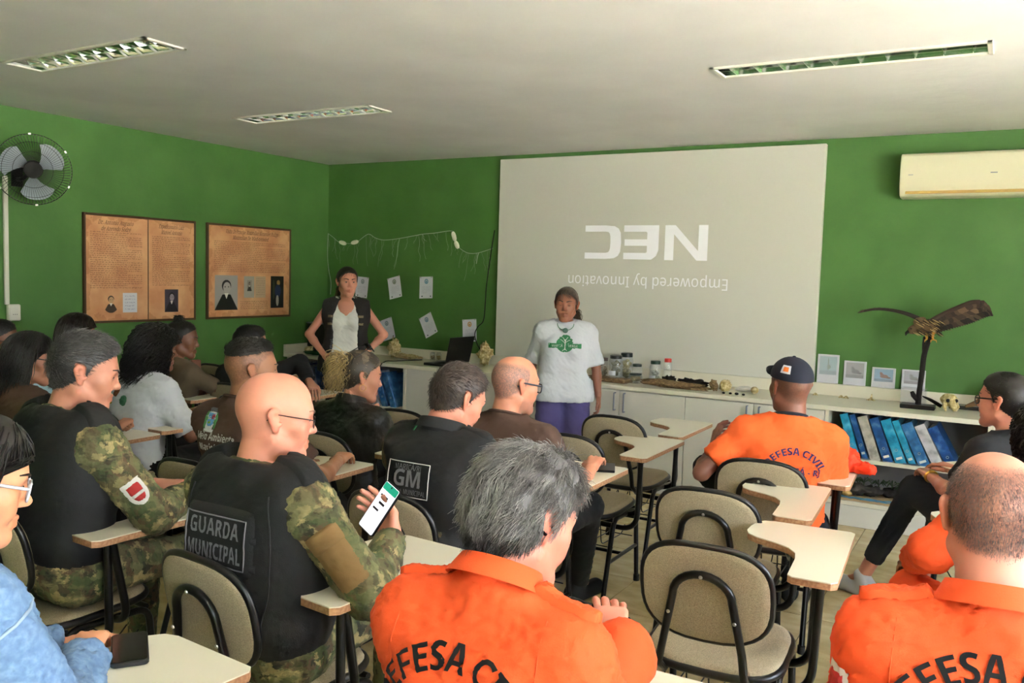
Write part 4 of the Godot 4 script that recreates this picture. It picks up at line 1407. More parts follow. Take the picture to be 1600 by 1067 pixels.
func shore_model():
	var t := thing("shore_model", "model of a beach with palms and rocks in the bookcase", "model", Vector3(-0.63, 0.169, CZ - 0.16))
	var bs := MB.new()
	bs.box(Vector3(0, 0.008, 0), Vector3(0.62, 0.014, 0.26), Basis.IDENTITY, 0.002)
	obj("base_board", bs, M.sand, t)
	var sea := MB.new()
	var pts := PackedVector3Array()
	for j in 7:
		for i in 25:
			var x := (i / 24.0 - 0.5) * 0.61
			var z := 0.128 - j / 6.0 * (0.07 + 0.02 * sin(x * 9.0))
			pts.append(Vector3(x, 0.017 + 0.004 * sin(x * 60.0 + j * 1.4) + 0.003 * sin(j * 3.0 + x * 25.0), z))
	sea.sheet(pts, 24, 6, true)
	obj("sea", sea, M.sea, t)
	mat("rock_grey", Color(0.20, 0.18, 0.16), 0.95)
	tri(M.rock_grey, 6.0, M.soft, 1.5)
	for q in [[-0.22, 0.0, 0.09, 0.06, 0.05], [-0.12, -0.03, 0.07, 0.05, 0.05], [0.05, -0.06, 0.11, 0.05, 0.04], [0.19, -0.05, 0.09, 0.045, 0.04]]:
		var rk := MB.new()
		rk.blob(Vector3(q[0], 0.014 + q[3] * 0.7, q[1]), Vector3(q[2], q[3] * 0.7, q[4]), Basis.IDENTITY, 0.8, q[0] * 30, 16, 10, noise)
		obj("rock", rk, M.rock_grey, t)
	var r := RandomNumberGenerator.new()
	r.seed = 12
	for q in [[-0.24, -0.03, 0.15], [-0.17, 0.0, 0.18], [-0.08, -0.03, 0.16], [-0.28, 0.03, 0.12], [0.0, -0.05, 0.16], [0.09, -0.04, 0.14], [0.17, -0.02, 0.21], [0.25, -0.02, 0.19]]:
		var pl := MB.new()
		pl.tube([Vector3(q[0], 0.02, q[1]), Vector3(q[0] + 0.005, q[2] * 0.6, q[1])], 0.004, 5)
		for k in 14:
			var a := TAU * k / 14.0 + r.randf()
			var o := Vector3(q[0] + 0.005, q[2] * 0.6, q[1])
			var d := Vector3(cos(a), 0, sin(a))
			var l := r.randf_range(0.05, 0.09)
			pl.tube([o, o + d * l * 0.5 + Vector3(0, 0.03, 0), o + d * l + Vector3(0, 0.008, 0)], [0.003, 0.006, 0.001], 4, false, 0.3)
		obj("plant", pl, M.leaf, t)
	var orange := MB.new()
	orange.blob(Vector3(-0.26, 0.034, 0.06), Vector3(0.03, 0.018, 0.02), Basis.IDENTITY, 0.5, 3, 10, 7, noise)
	obj("shell", orange, M.tan_strip, t)

func feathered(b: MB, spine: Array, widths: Array, lift: Vector3, back: Vector3, cols: Array, r: RandomNumberGenerator):
	# rows of overlapping feathers along a wing's leading edge
	var n := spine.size()
	for row in 3:
		for i in n:
			var p: Vector3 = spine[i]
			var nx: Vector3 = spine[mini(i + 1, n - 1)]
			var pv: Vector3 = spine[maxi(i - 1, 0)]
			var along := (nx - pv).normalized()
			var l: float = widths[i] * [1.0, 0.66, 0.36][row]
			var dir := (back + along * (0.25 + 0.75 * float(i) / n)).normalized()
			var c: Color = cols[r.randi_range(0, cols.size() - 1)]
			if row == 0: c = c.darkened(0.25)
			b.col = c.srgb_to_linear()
			var up := lift * (0.004 * row)
			var w: float = 0.015 + 0.003 * row
			var side := (along - dir * along.dot(dir)).normalized()
			var nrm := side.cross(dir).normalized()
			if nrm.dot(lift) < 0.0:
				nrm = -nrm
				side = -side
			var vane := PackedVector2Array([Vector2(-w * 0.6, 0), Vector2(w * 0.6, 0), Vector2(w, l * 0.5), Vector2(w * 0.8, l * 0.85), Vector2(0.0, l), Vector2(-w * 0.8, l * 0.85), Vector2(-w, l * 0.5)])
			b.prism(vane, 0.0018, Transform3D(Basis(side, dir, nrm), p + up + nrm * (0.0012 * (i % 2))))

func mounted_hawk():
	var t := thing("mounted_hawk", "mounted hawk with spread wings on a branch and black base", "bird", Vector3(-0.507, CT + 0.0005, -6.30))
	var bs := MB.new()
	bs.box(Vector3(0, 0.014, 0), Vector3(0.21, 0.026, 0.13), Basis.IDENTITY, 0.004)
	obj("base", bs, M.black_plastic, t)
	var br := MB.new()
	br.tube(bez([Vector3(0.0, 0.02, 0), Vector3(0.004, 0.12, 0.005), Vector3(0.012, 0.25, 0.0), Vector3(0.018, 0.36, 0.005), Vector3(0.04, 0.45, 0.01), Vector3(0.055, 0.50, 0.012)], 4), [0.020, 0.019, 0.018, 0.018, 0.018, 0.017, 0.017, 0.017, 0.017, 0.017, 0.017, 0.017, 0.017, 0.016, 0.016, 0.015, 0.014, 0.013, 0.012, 0.011, 0.009], 9)
	br.tube([Vector3(0.018, 0.36, 0.0), Vector3(0.012, 0.43, 0.0), Vector3(0.012, 0.48, 0.0)], [0.013, 0.011, 0.008], 8)
	br.tube([Vector3(0.0, 0.05, 0.0), Vector3(-0.03, 0.085, 0.01), Vector3(-0.042, 0.11, 0.01)], [0.016, 0.017, 0.012], 8)
	obj("branch", br, M.dark_bark, t)
	var r := RandomNumberGenerator.new()
	r.seed = 23
	# body: head low on the left, tail to the right
	var bd := MB.new()
	bd.colored = true
	bd.col = Color(0.40, 0.31, 0.20).srgb_to_linear()
	bd.blob(Vector3(0.03, 0.545, 0.0), Vector3(0.085, 0.05, 0.05), Basis(Vector3.BACK, 0.25), 0.25, 2.0, 18, 12, noise)
	bd.col = Color(0.40, 0.32, 0.21).srgb_to_linear()
	bd.blob(Vector3(-0.015, 0.56, 0.01), Vector3(0.045, 0.05, 0.04), Basis.IDENTITY, 0.3, 4.0, 14, 10, noise)
	for k in 150:
		var p := Vector3(r.randf_range(-0.055, 0.10), 0.54 + r.randf_range(-0.035, 0.06), r.randf_range(-0.02, 0.055))
		bd.col = [Color(0.24, 0.18, 0.13), Color(0.66, 0.55, 0.36), Color(0.16, 0.13, 0.11)][k % 3].srgb_to_linear()
		bd.tube([p, p + Vector3(0.022, -0.012, 0.004), p + Vector3(0.036, -0.022, 0.004)], [0.004, 0.007, 0.001], 5, true, 0.4)
	obj("body", bd, M.vertex_matt, t)
	var hd := MB.new()
	hd.colored = true
	hd.col = Color(0.36, 0.28, 0.19).srgb_to_linear()
	hd.blob(Vector3(-0.055, 0.525, 0.015), Vector3(0.036, 0.03, 0.028), Basis(Vector3.BACK, 0.5), 0.2, 6.0, 14, 10, noise)
	hd.col = Color(0.10, 0.09, 0.08).srgb_to_linear()
	hd.tube([Vector3(-0.082, 0.512, 0.018), Vector3(-0.098, 0.497, 0.02), Vector3(-0.10, 0.48, 0.02)], [0.012, 0.009, 0.001], 8)
	hd.blob(Vector3(-0.068, 0.53, 0.04), Vector3(0.005, 0.005, 0.004))
	obj("head", hd, M.vertex_matt, t)
	var lg := MB.new()
	lg.colored = true
	lg.col = Color(0.72, 0.52, 0.20).srgb_to_linear()
	for s in [0, 1]:
		var x: float = 0.02 + 0.035 * s
		lg.tube([Vector3(x + 0.01, 0.52, 0.01), Vector3(x + 0.005, 0.49, 0.015), Vector3(x + 0.01, 0.465, 0.015)], [0.016, 0.009, 0.007], 7)
		for a in 3:
			lg.tube([Vector3(x + 0.01, 0.465, 0.015), Vector3(x + 0.01 + 0.02 * cos(a * 2.1), 0.46, 0.015 + 0.02 * sin(a * 2.1)), Vector3(x + 0.01 + 0.024 * cos(a * 2.1), 0.445, 0.015 + 0.024 * sin(a * 2.1))], [0.005, 0.004, 0.001], 5)
	obj("legs", lg, M.vertex_matt, t).set_meta("kind", "stuff")
	var tl := MB.new()
	tl.colored = true
	for k in 7:
		tl.col = [Color(0.30, 0.22, 0.14), Color(0.50, 0.39, 0.22)][k % 2].srgb_to_linear()
		var a := (k - 3) * 0.10
		var d := Vector3(cos(a), -0.12 + 0.05 * a, sin(a))
		tl.tube([Vector3(0.09, 0.54, 0), Vector3(0.09, 0.54, 0) + d * 0.05, Vector3(0.09, 0.54, 0) + d * 0.085], [0.008, 0.012, 0.003], 6, true, 0.2)
	obj("tail", tl, M.vertex_matt, t)
	var cols := [Color(0.22, 0.17, 0.135), Color(0.30, 0.235, 0.18), Color(0.17, 0.135, 0.115), Color(0.38, 0.31, 0.23)]
	# its left wing reaches up to the right of the picture, broad side to the room; the other is seen edge on
	var spine := bez([Vector3(0.03, 0.575, 0.01), Vector3(0.11, 0.63, 0.02), Vector3(0.19, 0.675, 0.03), Vector3(0.27, 0.715, 0.05), Vector3(0.325, 0.722, 0.06)], 8)
	var wd := []
	for i in spine.size():
		var s := float(i) / (spine.size() - 1)
		wd.append(lerpf(0.085, 0.15, sin(minf(s * 1.5, 1.0) * PI * 0.5)) * (1.0 if s < 0.8 else lerpf(1.0, 0.45, (s - 0.8) / 0.2)))
	var w1 := MB.new()
	w1.colored = true
	feathered(w1, spine, wd, Vector3(0, 0.2, 1), Vector3(0.45, -1.0, 0.15), cols, r)
	w1.col = cols[0].srgb_to_linear()
	w1.tube(spine, 0.016, 8)
	obj("wing", w1, M.vertex_matt, t)
	spine = bez([Vector3(0.0, 0.575, -0.01), Vector3(-0.05, 0.605, -0.03), Vector3(-0.16, 0.638, -0.05), Vector3(-0.28, 0.65, -0.03), Vector3(-0.375, 0.632, 0.0)], 8)
	wd = []
	for i in spine.size():
		var s := float(i) / (spine.size() - 1)
		wd.append(lerpf(0.11, 0.05, s))
	var w2 := MB.new()
	w2.colored = true
	feathered(w2, spine, wd, Vector3(0, 1, 0.1), Vector3(-0.1, -0.16, -1.0), cols, r)
	w2.col = cols[2].srgb_to_linear()
	var rad := []
	for i in spine.size():
		rad.append(lerpf(0.018, 0.006, float(i) / spine.size()))
	w2.tube(spine, rad, 8)
	obj("wing", w2, M.vertex_matt, t)

func skulls():
	var y := CT + 0.0005
	var t := thing("animal_skull", "pale animal skull with eye hollows on the bookcase top", "skull", Vector3(-0.325, y, -6.30), 0.5)
	var b := MB.new()
	b.blob(Vector3(0, 0.075, 0), Vector3(0.05, 0.04, 0.055), Basis.IDENTITY, 0.25, 50, 18, 12, noise)
	b.tube([Vector3(-0.03, 0.06, 0.02), Vector3(-0.04, 0.03, 0.03), Vector3(-0.03, 0.005, 0.03)], [0.018, 0.014, 0.006], 8)
	b.tube([Vector3(0.03, 0.06, 0.02), Vector3(0.045, 0.03, 0.03), Vector3(0.035, 0.005, 0.03)], [0.018, 0.014, 0.006], 8)
	b.tube([Vector3(0.0, 0.065, 0.03), Vector3(0, 0.035, 0.07), Vector3(0, 0.012, 0.085)], [0.03, 0.02, 0.008], 10)
	obj("cranium", b, M.bone, t)
	for s in [-1, 1]:
		var e := MB.new()
		e.blob(Vector3(s * 0.026, 0.075, 0.044), Vector3(0.013, 0.012, 0.012))
		obj("eye_hollow", e, M.black_rubber, t)
	var jb := MB.new()
	jb.tube(bez([Vector3(0.0, 0.016, 0.0), Vector3(-0.06, 0.05, 0.0), Vector3(-0.12, 0.075, 0.0)], 4), [0.012, 0.013, 0.013, 0.012, 0.011, 0.010, 0.008, 0.006, 0.003], 7)
	single("animal_horn", jb, M.dark_bark, "slim dark horn pointing left beside the skull", "horn", Vector3(-0.37, y, -6.38))
	var hb := MB.new()
	hb.tube(bez([Vector3(-0.13, 0.03, 0.03), Vector3(-0.06, 0.06, 0.0), Vector3(0.0, 0.11, 0.0), Vector3(0.06, 0.16, 0.0), Vector3(0.14, 0.16, 0.0), Vector3(0.17, 0.08, 0.0), Vector3(0.16, 0.02, 0.0)], 4), [0.008, 0.012, 0.015, 0.018, 0.02, 0.022, 0.025, 0.028, 0.03, 0.034, 0.038, 0.042, 0.046, 0.05, 0.052, 0.055, 0.056, 0.056, 0.054, 0.05, 0.046, 0.04, 0.034, 0.028, 0.02], 10)
	mat("horn_brown", Color(0.36, 0.24, 0.09), 0.7)
	single("stuffed_tail", hb, M.horn_brown, "thick curved brown tail of a stuffed animal by the right edge", "specimen", Vector3(-0.10, y, -6.42))
	var bs := MB.new()
	bs.box(Vector3(0, 0.013, 0), Vector3(0.42, 0.024, 0.12), Basis.IDENTITY, 0.003)
	single("dark_stand", bs, M.black_plastic, "low black stand behind the pale skull", "stand", Vector3(-0.12, y, -6.50))

# ---------------------------------------------------------------- writing-tablet chairs
# local frame of a chair: origin on the floor under the middle of the seat, the sitter looks along -z
func pad(b: MB, poly: PackedVector2Array, thick: float, xf: Transform3D, dish := 0.0, bulge := 0.012, crown := 0.0):
	# an upholstered shell: the outline in xy, puffed on the front (+z) side and flat behind
	var m := poly.size()
	var c := Vector2.ZERO
	for p in poly:
		c += p / m
	for side in [0, 1]:
		var pts := PackedVector3Array()
		for j in 7:
			var k := j / 6.0
			for i in m + 1:
				var p: Vector2 = c.lerp(poly[i % m], sin(k * PI * 0.5) if k < 1.0 else 1.0)
				var e := 1.0 - pow(k, 4.0)
				var z := (bulge * e + thick * 0.5 if side == 0 else -thick * 0.5 - bulge * 0.4 * e) - dish * (1.0 - pow(p.x / 0.22, 2.0)) - crown * pow(p.y / 0.2, 2.0)
				if k == 1.0:
					z = (thick * 0.3 if side == 0 else -thick * 0.3) - dish * (1.0 - pow(p.x / 0.22, 2.0)) - crown * pow(p.y / 0.2, 2.0)
				pts.append(xf * Vector3(p.x, p.y, z))
		b.sheet(pts, m, 6, side == 0)

func trim(b: MB, poly: PackedVector2Array, r: float, xf: Transform3D, dish := 0.0, crown := 0.0, wide := 1.0):
	var path := []
	for p in poly:
		path.append(xf * Vector3(p.x, p.y, -dish * (1.0 - pow(p.x / 0.22, 2.0)) - crown * pow(p.y / 0.2, 2.0)))
	b.tube(path, r, 8, false, wide, true)

var chair_meshes := {}

func chair_shapes():
	var back_poly := PackedVector2Array()
	for k in 36:
		var a := TAU * k / 36.0
		var s := Vector2(signf(cos(a)) * pow(absf(cos(a)), 0.70), signf(sin(a)) * pow(absf(sin(a)), 0.70))
		back_poly.append(Vector2(s.x * 0.192, s.y * 0.152))
	var seat_poly := PackedVector2Array()
	for k in 36:
		var a := TAU * k / 36.0
		var s := Vector2(signf(cos(a)) * pow(absf(cos(a)), 0.55), signf(sin(a)) * pow(absf(sin(a)), 0.55))
		seat_poly.append(Vector2(s.x * 0.21, s.y * 0.21))
	var bx := Transform3D(Basis(Vector3.RIGHT, 0.20) * Basis(Vector3.UP, PI), Vector3(0, 0.685, 0.235))
	# front of the backrest faces -z, so its +z is turned round
	var b := MB.new()
	pad(b, back_poly, 0.022, bx, 0.022, 0.012)
	chair_meshes.backrest = b.mesh()
	b = MB.new()
	trim(b, back_poly, 0.011, bx, 0.022, 0.0, 1.1)
	chair_meshes.back_edge = b.mesh()
	var sx := Transform3D(Basis(Vector3.RIGHT, -PI / 2 + 0.04), Vector3(0, 0.435, 0.0))
	b = MB.new()
	pad(b, seat_poly, 0.03, sx, 0.008, 0.016)
	chair_meshes.seat = b.mesh()
	b = MB.new()
	trim(b, seat_poly, 0.013, sx, 0.008, 0.0, 1.0)
	chair_meshes.seat_edge = b.mesh()
	# frame
	b = MB.new()
	var arch := []
	for k in 13:
		var a := PI * k / 12.0
		var q := bx * Vector3(cos(a) * 0.088, 0.0 + sin(a) * 0.075, -0.050)
		arch.append(q)
	var lo_r := bx * Vector3(0.118, -0.16, -0.058)
	var lo_l := bx * Vector3(-0.118, -0.16, -0.058)
	var path := [Vector3(-0.13, 0.405, 0.0), Vector3(-0.13, 0.40, 0.20), Vector3(-0.128, 0.45, 0.265), lo_r]
	path.append_array(arch)
	path.append_array([lo_l, Vector3(0.128, 0.45, 0.265), Vector3(0.13, 0.40, 0.20), Vector3(0.13, 0.405, 0.0)])
	b.tube(path, 0.0125, 10)
	chair_meshes.back_tube = b.mesh()
	b = MB.new()
	for q in [[0.0, 0.08], [0.98, 0.02], [PI - 0.98, 0.02]]:
		var p: Vector3 = bx * (Vector3(0, 0.075, -0.064) if q[0] == 0.0 else Vector3(0.098 * (1.0 if q[0] < 1.5 else -1.0), -0.055, -0.066))
		b.lathe([Vector2(0.006, 0.0), Vector2(0.005, 0.003), Vector2(0.0, 0.0045)], 10, p, bx.basis * Basis(Vector3.RIGHT, -PI / 2))
	chair_meshes.rivets = b.mesh()
	for s in [-1, 1]:
		b = MB.new()
		b.tube(bend([Vector3(s * 0.205, 0.012, -0.20), Vector3(s * 0.20, 0.395, -0.17), Vector3(s * 0.20, 0.405, 0.12), Vector3(s * 0.205, 0.012, 0.24)], 0.05, 5), 0.0125, 10)
		chair_meshes["legs%d" % s] = b.mesh()
		b = MB.new()
		b.tube([Vector3(s * 0.203, 0.20, -0.185), Vector3(s * 0.203, 0.20, 0.184)], 0.0095, 8)
		chair_meshes["stretcher%d" % s] = b.mesh()
		b = MB.new()
		for z in [-0.2015, 0.2405]:
			b.lathe([Vector2(0, 0.0), Vector2(0.0165, 0.0), Vector2(0.0165, 0.035), Vector2(0.0, 0.035)], 10, Vector3(s * 0.205, 0, z))
		chair_meshes["feet%d" % s] = b.mesh()
	b = MB.new()
	for z in [-0.16, 0.13]:
		b.tube([Vector3(-0.2, 0.402, z), Vector3(0.2, 0.402, z)], 0.011, 8)
	chair_meshes.seat_rails = b.mesh()
	b = MB.new()
	b.tube([Vector3(-0.203, 0.20, 0.0), Vector3(0.203, 0.20, 0.0)], 0.009, 8)
	chair_meshes.cross_bar = b.mesh()
	b = MB.new()
	for k in 5:
		b.tube(bend([Vector3(-0.14 + 0.07 * k, 0.39, 0.15), Vector3(-0.14 + 0.07 * k, 0.27, 0.13), Vector3(-0.14 + 0.07 * k, 0.26, -0.13), Vector3(-0.14 + 0.07 * k, 0.30, -0.17)], 0.03, 3), 0.003, 5)
	for z in [-0.13, 0.12]:
		b.tube([Vector3(-0.20, 0.26, z), Vector3(0.20, 0.26, z)], 0.003, 5)
	chair_meshes.book_rack = b.mesh()
	# tablet: narrow arm beside the sitter, broad leaf in front
	var tp := PackedVector2Array()
	for q in [[0.335, 0.12], [0.225, 0.12], [0.21, 0.105], [0.207, -0.06], [0.198, -0.125], [0.17, -0.17], [0.12, -0.205], [0.055, -0.235], [0.02, -0.265], [0.008, -0.305], [0.01, -0.36], [0.02, -0.425], [0.04, -0.455], [0.075, -0.468], [0.335, -0.475], [0.35, -0.46], [0.352, 0.10]]:
		tp.append(Vector2(q[0], -q[1]))
	var tx := Transform3D(Basis(Vector3.RIGHT, -PI / 2), Vector3(0, 0.732, 0))
	b = MB.new()
	b.prism(tp, 0.0035, tx)
	chair_meshes.tablet_top = b.mesh()
	b = MB.new()
	b.prism(tp, 0.0195, Transform3D(tx.basis, Vector3(0, 0.7284, 0)))
	chair_meshes.tablet_edge = b.mesh()
	b = MB.new()
	b.tube(bend([Vector3(0.10, 0.395, -0.03), Vector3(0.27, 0.395, -0.05), Vector3(0.285, 0.70, 0.02)], 0.09, 8), 0.0135, 10)
	b.tube(bend([Vector3(0.10, 0.352, 0.05), Vector3(0.285, 0.34, 0.03), Vector3(0.30, 0.70, 0.045)], 0.11, 8), 0.0135, 10)
	b.box(Vector3(0.285, 0.704, -0.03), Vector3(0.05, 0.008, 0.22), Basis.IDENTITY, 0.002)
	chair_meshes.tablet_post = b.mesh()

func chair(label: String, x: float, z: float, turn := 0.0, group := "writing tablet chairs in rows") -> Node3D:
	var t := thing("tablet_chair", label, "chair", Vector3(x, 0, z), turn, group)
	put("backrest", chair_meshes.backrest, M.chair_fabric, t)
	var be := put("back_edge", chair_meshes.back_edge, M.black_plastic, t)
	put("seat", chair_meshes.seat, M.chair_fabric, t)
	put("seat_edge", chair_meshes.seat_edge, M.black_plastic, t)
	var bt := put("back_tube", chair_meshes.back_tube, M.black_metal, t)
	put("rivets", chair_meshes.rivets, M.steel, bt).set_meta("kind", "stuff")
	for s in [-1, 1]:
		var lg := put("leg_pair", chair_meshes["legs%d" % s], M.black_metal, t)
		put("foot_caps", chair_meshes["feet%d" % s], M.black_rubber, lg).set_meta("kind", "stuff")
		put("stretcher", chair_meshes["stretcher%d" % s], M.black_metal, t)
	put("seat_rails", chair_meshes.seat_rails, M.black_metal, t).set_meta("kind", "stuff")
	put("cross_bar", chair_meshes.cross_bar, M.black_metal, t)
	put("book_rack", chair_meshes.book_rack, M.black_metal, t)
	var tb := put("tablet", chair_meshes.tablet_top, M.tablet_top, t)
	put("tablet_edge", chair_meshes.tablet_edge, M.tablet_edge, tb)
	put("tablet_post", chair_meshes.tablet_post, M.black_metal, t)
	return t

func build_chairs():
	chair_shapes()
	chair("empty writing chair nearest the camera, in the right block", -0.75, -2.70, 0.06)
	chair("empty writing chair between the nearest empty one and the capped man's", -0.95, -3.36, 0.05)
	chair("writing chair of the man in the navy cap", -0.92, -4.02, 0.06)
	chair("empty writing chair beside the brown shirted bald man", -1.85, -4.03, 0.0)
	chair("empty writing chair in the front row by the white cabinets", -1.90, -4.70, 0.0)
	chair("writing chair of the bald man in the brown shirt", -1.83, -3.19, 0.0)
	chair("writing chair of the officer in the black GM jacket", -1.84, -2.62, -0.03)
	chair("writing chair of the bald officer in the black vest", -1.80, -1.80, -0.10)
	chair("writing chair under the grey haired officer at the left", -2.78, -1.77, -0.05)
	chair("writing chair of the man in the brown printed shirt", -2.80, -2.55, 0.0)
	chair("writing chair of the woman in the black leather jacket", -2.82, -3.32, 0.0)
	chair("empty writing chair ahead of the leather jacket woman", -2.93, -4.10, 0.0)
	chair("writing chair of the woman in the white shirt", -4.17, -3.08, 0.0)
	chair("writing chair of the woman in glasses and brown shirt", -4.11, -2.43, 0.0)
	chair("writing chair of the black clad person in the left block", -4.46, -4.24, 0.0)
	chair("writing chair of the woman resting her chin on her hand", -4.92, -3.88, 0.0)
	chair("empty writing chair close to the left wall", -5.45, -4.95, 0.0)
	chair("writing chair of the dark haired woman by the left wall", -5.30, -3.42, 0.0)
	chair("writing chair of the person at the left edge", -5.0, -2.78, 0.0)
	chair("writing chair of the person in the denim jacket", -1.77, -0.86, -0.1)
	chair("writing chair of the grey haired man in orange", -0.83, -1.31, 0.0)
	chair("writing chair of the shaven headed man in orange", 0.0, -1.86, 0.1)
	chair("writing chair of the black haired person in orange", 0.0, -3.28, 0.6)
	chair("writing chair of the woman in glasses at the right edge", 0.03, -4.40, 0.85)

# ---------------------------------------------------------------- smooth bodies: a distance field on a grid, meshed as surface nets
class Field:
	var o: Vector3
	var c: float
	var nx: int
	var ny: int
	var nz: int
	var v: PackedFloat32Array
	var wr = null

	func _init(lo: Vector3, hi: Vector3, cell: float):
		c = cell
		o = lo - Vector3.ONE * cell * 3.0
		var s := hi - lo + Vector3.ONE * cell * 6.0
		nx = int(ceil(s.x / c)) + 1
		ny = int(ceil(s.y / c)) + 1
		nz = int(ceil(s.z / c)) + 1
		v.resize(nx * ny * nz)
		v.fill(1.0)

	# tapered capsule from a to b; axis and sq flatten it along one direction; mode 0 joins, 1 carves
	func cap(a: Vector3, b: Vector3, ra: float, rb: float, k := 0.03, axis := Vector3.ZERO, sq := 1.0, mode := 0):
		var rm := maxf(ra, rb) + k + c * 2.5
		var lo := (a.min(b) - Vector3.ONE * rm - o) / c
		var hi := (a.max(b) + Vector3.ONE * rm - o) / c
		var x0 := maxi(0, int(lo.x)); var x1 := mini(nx - 1, int(hi.x) + 1)
		var y0 := maxi(0, int(lo.y)); var y1 := mini(ny - 1, int(hi.y) + 1)
		var z0 := maxi(0, int(lo.z)); var z1 := mini(nz - 1, int(hi.z) + 1)
		var ba := b - a
		var squash := sq != 1.0
		if squash:
			ba += axis * (ba.dot(axis) * (sq - 1.0))
		var inv := 1.0 / maxf(ba.length_squared(), 1e-9)
		var dr := rb - ra
		var ik := 0.25 / k
		var cut := rm - maxf(ra, rb)
		for z in range(z0, z1 + 1):
			for y in range(y0, y1 + 1):
				var i := (z * ny + y) * nx + x0
				var p := o + Vector3(x0, y, z) * c - a
				for x in range(x0, x1 + 1):
					var q := p
					if squash:
						q += axis * (q.dot(axis) * (sq - 1.0))
					var t := clampf(q.dot(ba) * inv, 0.0, 1.0)
					var d := (q - ba * t).length() - ra - dr * t
					if d < cut:
						var g := v[i]
						if mode == 0:
							var h := k - absf(d - g)
							v[i] = minf(d, g) - (h * h * ik if h > 0.0 else 0.0)
						else:
							d = -d
							var h := k - absf(d - g)
							v[i] = maxf(d, g) + (h * h * ik if h > 0.0 else 0.0)
					p.x += c
					i += 1

	# keep only what lies behind a plane, within reach of a point
	func cut(point: Vector3, normal: Vector3, reach: float):
		var lo := (point - Vector3.ONE * reach - o) / c
		var hi := (point + Vector3.ONE * reach - o) / c
		for z in range(maxi(0, int(lo.z)), mini(nz - 1, int(hi.z) + 1) + 1):
			for y in range(maxi(0, int(lo.y)), mini(ny - 1, int(hi.y) + 1) + 1):
				for x in range(maxi(0, int(lo.x)), mini(nx - 1, int(hi.x) + 1) + 1):
					var p := o + Vector3(x, y, z) * c - point
					if p.length_squared() < reach * reach:
						var i := (z * ny + y) * nx + x
						v[i] = maxf(v[i], p.dot(normal))

	func at(p: Vector3) -> float:
		var q := (p - o) / c
		var x := int(q.x); var y := int(q.y); var z := int(q.z)
		if q.x < 0 or q.y < 0 or q.z < 0 or x >= nx - 1 or y >= ny - 1 or z >= nz - 1:
			return 1.0
		var f := q - Vector3(x, y, z)
		var i := (z * ny + y) * nx + x
		var s := nx * ny
		var a := lerpf(lerpf(v[i], v[i + 1], f.x), lerpf(v[i + nx], v[i + nx + 1], f.x), f.y)
		var b := lerpf(lerpf(v[i + s], v[i + s + 1], f.x), lerpf(v[i + s + nx], v[i + s + nx + 1], f.x), f.y)
		return lerpf(a, b, f.z)

	# first point on the surface along a ray; INF when it misses
	func hit(from: Vector3, dir: Vector3, far := 1.2) -> Vector3:
		var d := dir.normalized()
		var t := 0.0
		var st := c * 0.7
		var last := at(from)
		while t < far:
			var g := at(from + d * (t + st))
			if g < 0.0 and last >= 0.0:
				var lo := t
				var hi := t + st
				for k in 7:
					var m := (lo + hi) * 0.5
					if at(from + d * m) < 0.0: hi = m
					else: lo = m
				var sp := from + d * lo
				if wr != null:
					var gn := grad(sp)
					sp += gn * float(wr.call(sp, gn))
				return sp
			last = g
			t += st
		return Vector3.INF

	func grad(p: Vector3) -> Vector3:
		var e := c * 0.8
		return Vector3(at(p + Vector3(e, 0, 0)) - at(p - Vector3(e, 0, 0)), at(p + Vector3(0, e, 0)) - at(p - Vector3(0, e, 0)), at(p + Vector3(0, 0, e)) - at(p - Vector3(0, 0, e))).normalized()

	var _vid: PackedInt32Array
	var _acc: PackedVector3Array
	var _cnt: PackedInt32Array

	func _cell(i: int, p: Vector3) -> int:
		var k := _vid[i]
		if k < 0:
			k = _acc.size()
			_vid[i] = k
			_acc.append(p)
			_cnt.append(1)
		else:
			_acc[k] += p
			_cnt[k] += 1
		return k

	# returns [vertices, normals, indices]
	func mesh(wrinkle = null) -> Array:
		wr = wrinkle
		_vid = PackedInt32Array()
		_vid.resize(v.size())
		_vid.fill(-1)
		_acc = PackedVector3Array()
		_cnt = PackedInt32Array()
		var ix := PackedInt32Array()
		var s := nx * ny
		var band := c * 2.2
		for z in range(1, nz - 1):
			for y in range(1, ny - 1):
				var i := (z * ny + y) * nx
				for x in range(1, nx - 1):
					i = (z * ny + y) * nx + x
					var d0 := v[i]
					if d0 > band or d0 < -band:
						continue
					var inside := d0 < 0.0
					var d1 := v[i + 1]
					if (d1 < 0.0) != inside:
						var p := Vector3(x + d0 / (d0 - d1), y, z)
						var a := _cell(i - nx - s, p); var b := _cell(i - s, p); var e := _cell(i, p); var f := _cell(i - nx, p)
						ix.append_array(PackedInt32Array([a, f, e, a, e, b]) if inside else PackedInt32Array([a, b, e, a, e, f]))
					d1 = v[i + nx]
					if (d1 < 0.0) != inside:
						var p := Vector3(x, y + d0 / (d0 - d1), z)
						var a := _cell(i - 1 - s, p); var b := _cell(i - 1, p); var e := _cell(i, p); var f := _cell(i - s, p)
						ix.append_array(PackedInt32Array([a, f, e, a, e, b]) if inside else PackedInt32Array([a, b, e, a, e, f]))
					d1 = v[i + s]
					if (d1 < 0.0) != inside:
						var p := Vector3(x, y, z + d0 / (d0 - d1))
						var a := _cell(i - 1 - nx, p); var b := _cell(i - nx, p); var e := _cell(i, p); var f := _cell(i - 1, p)
						ix.append_array(PackedInt32Array([a, f, e, a, e, b]) if inside else PackedInt32Array([a, b, e, a, e, f]))
		for k in _acc.size():
			_acc[k] = o + _acc[k] / float(_cnt[k]) * c
		var n := Field.normals(_acc, ix)
		if wrinkle != null:
			for k in _acc.size():
				_acc[k] += n[k] * float(wrinkle.call(_acc[k], n[k]))
			n = Field.normals(_acc, ix)
		return [_acc, n, ix]

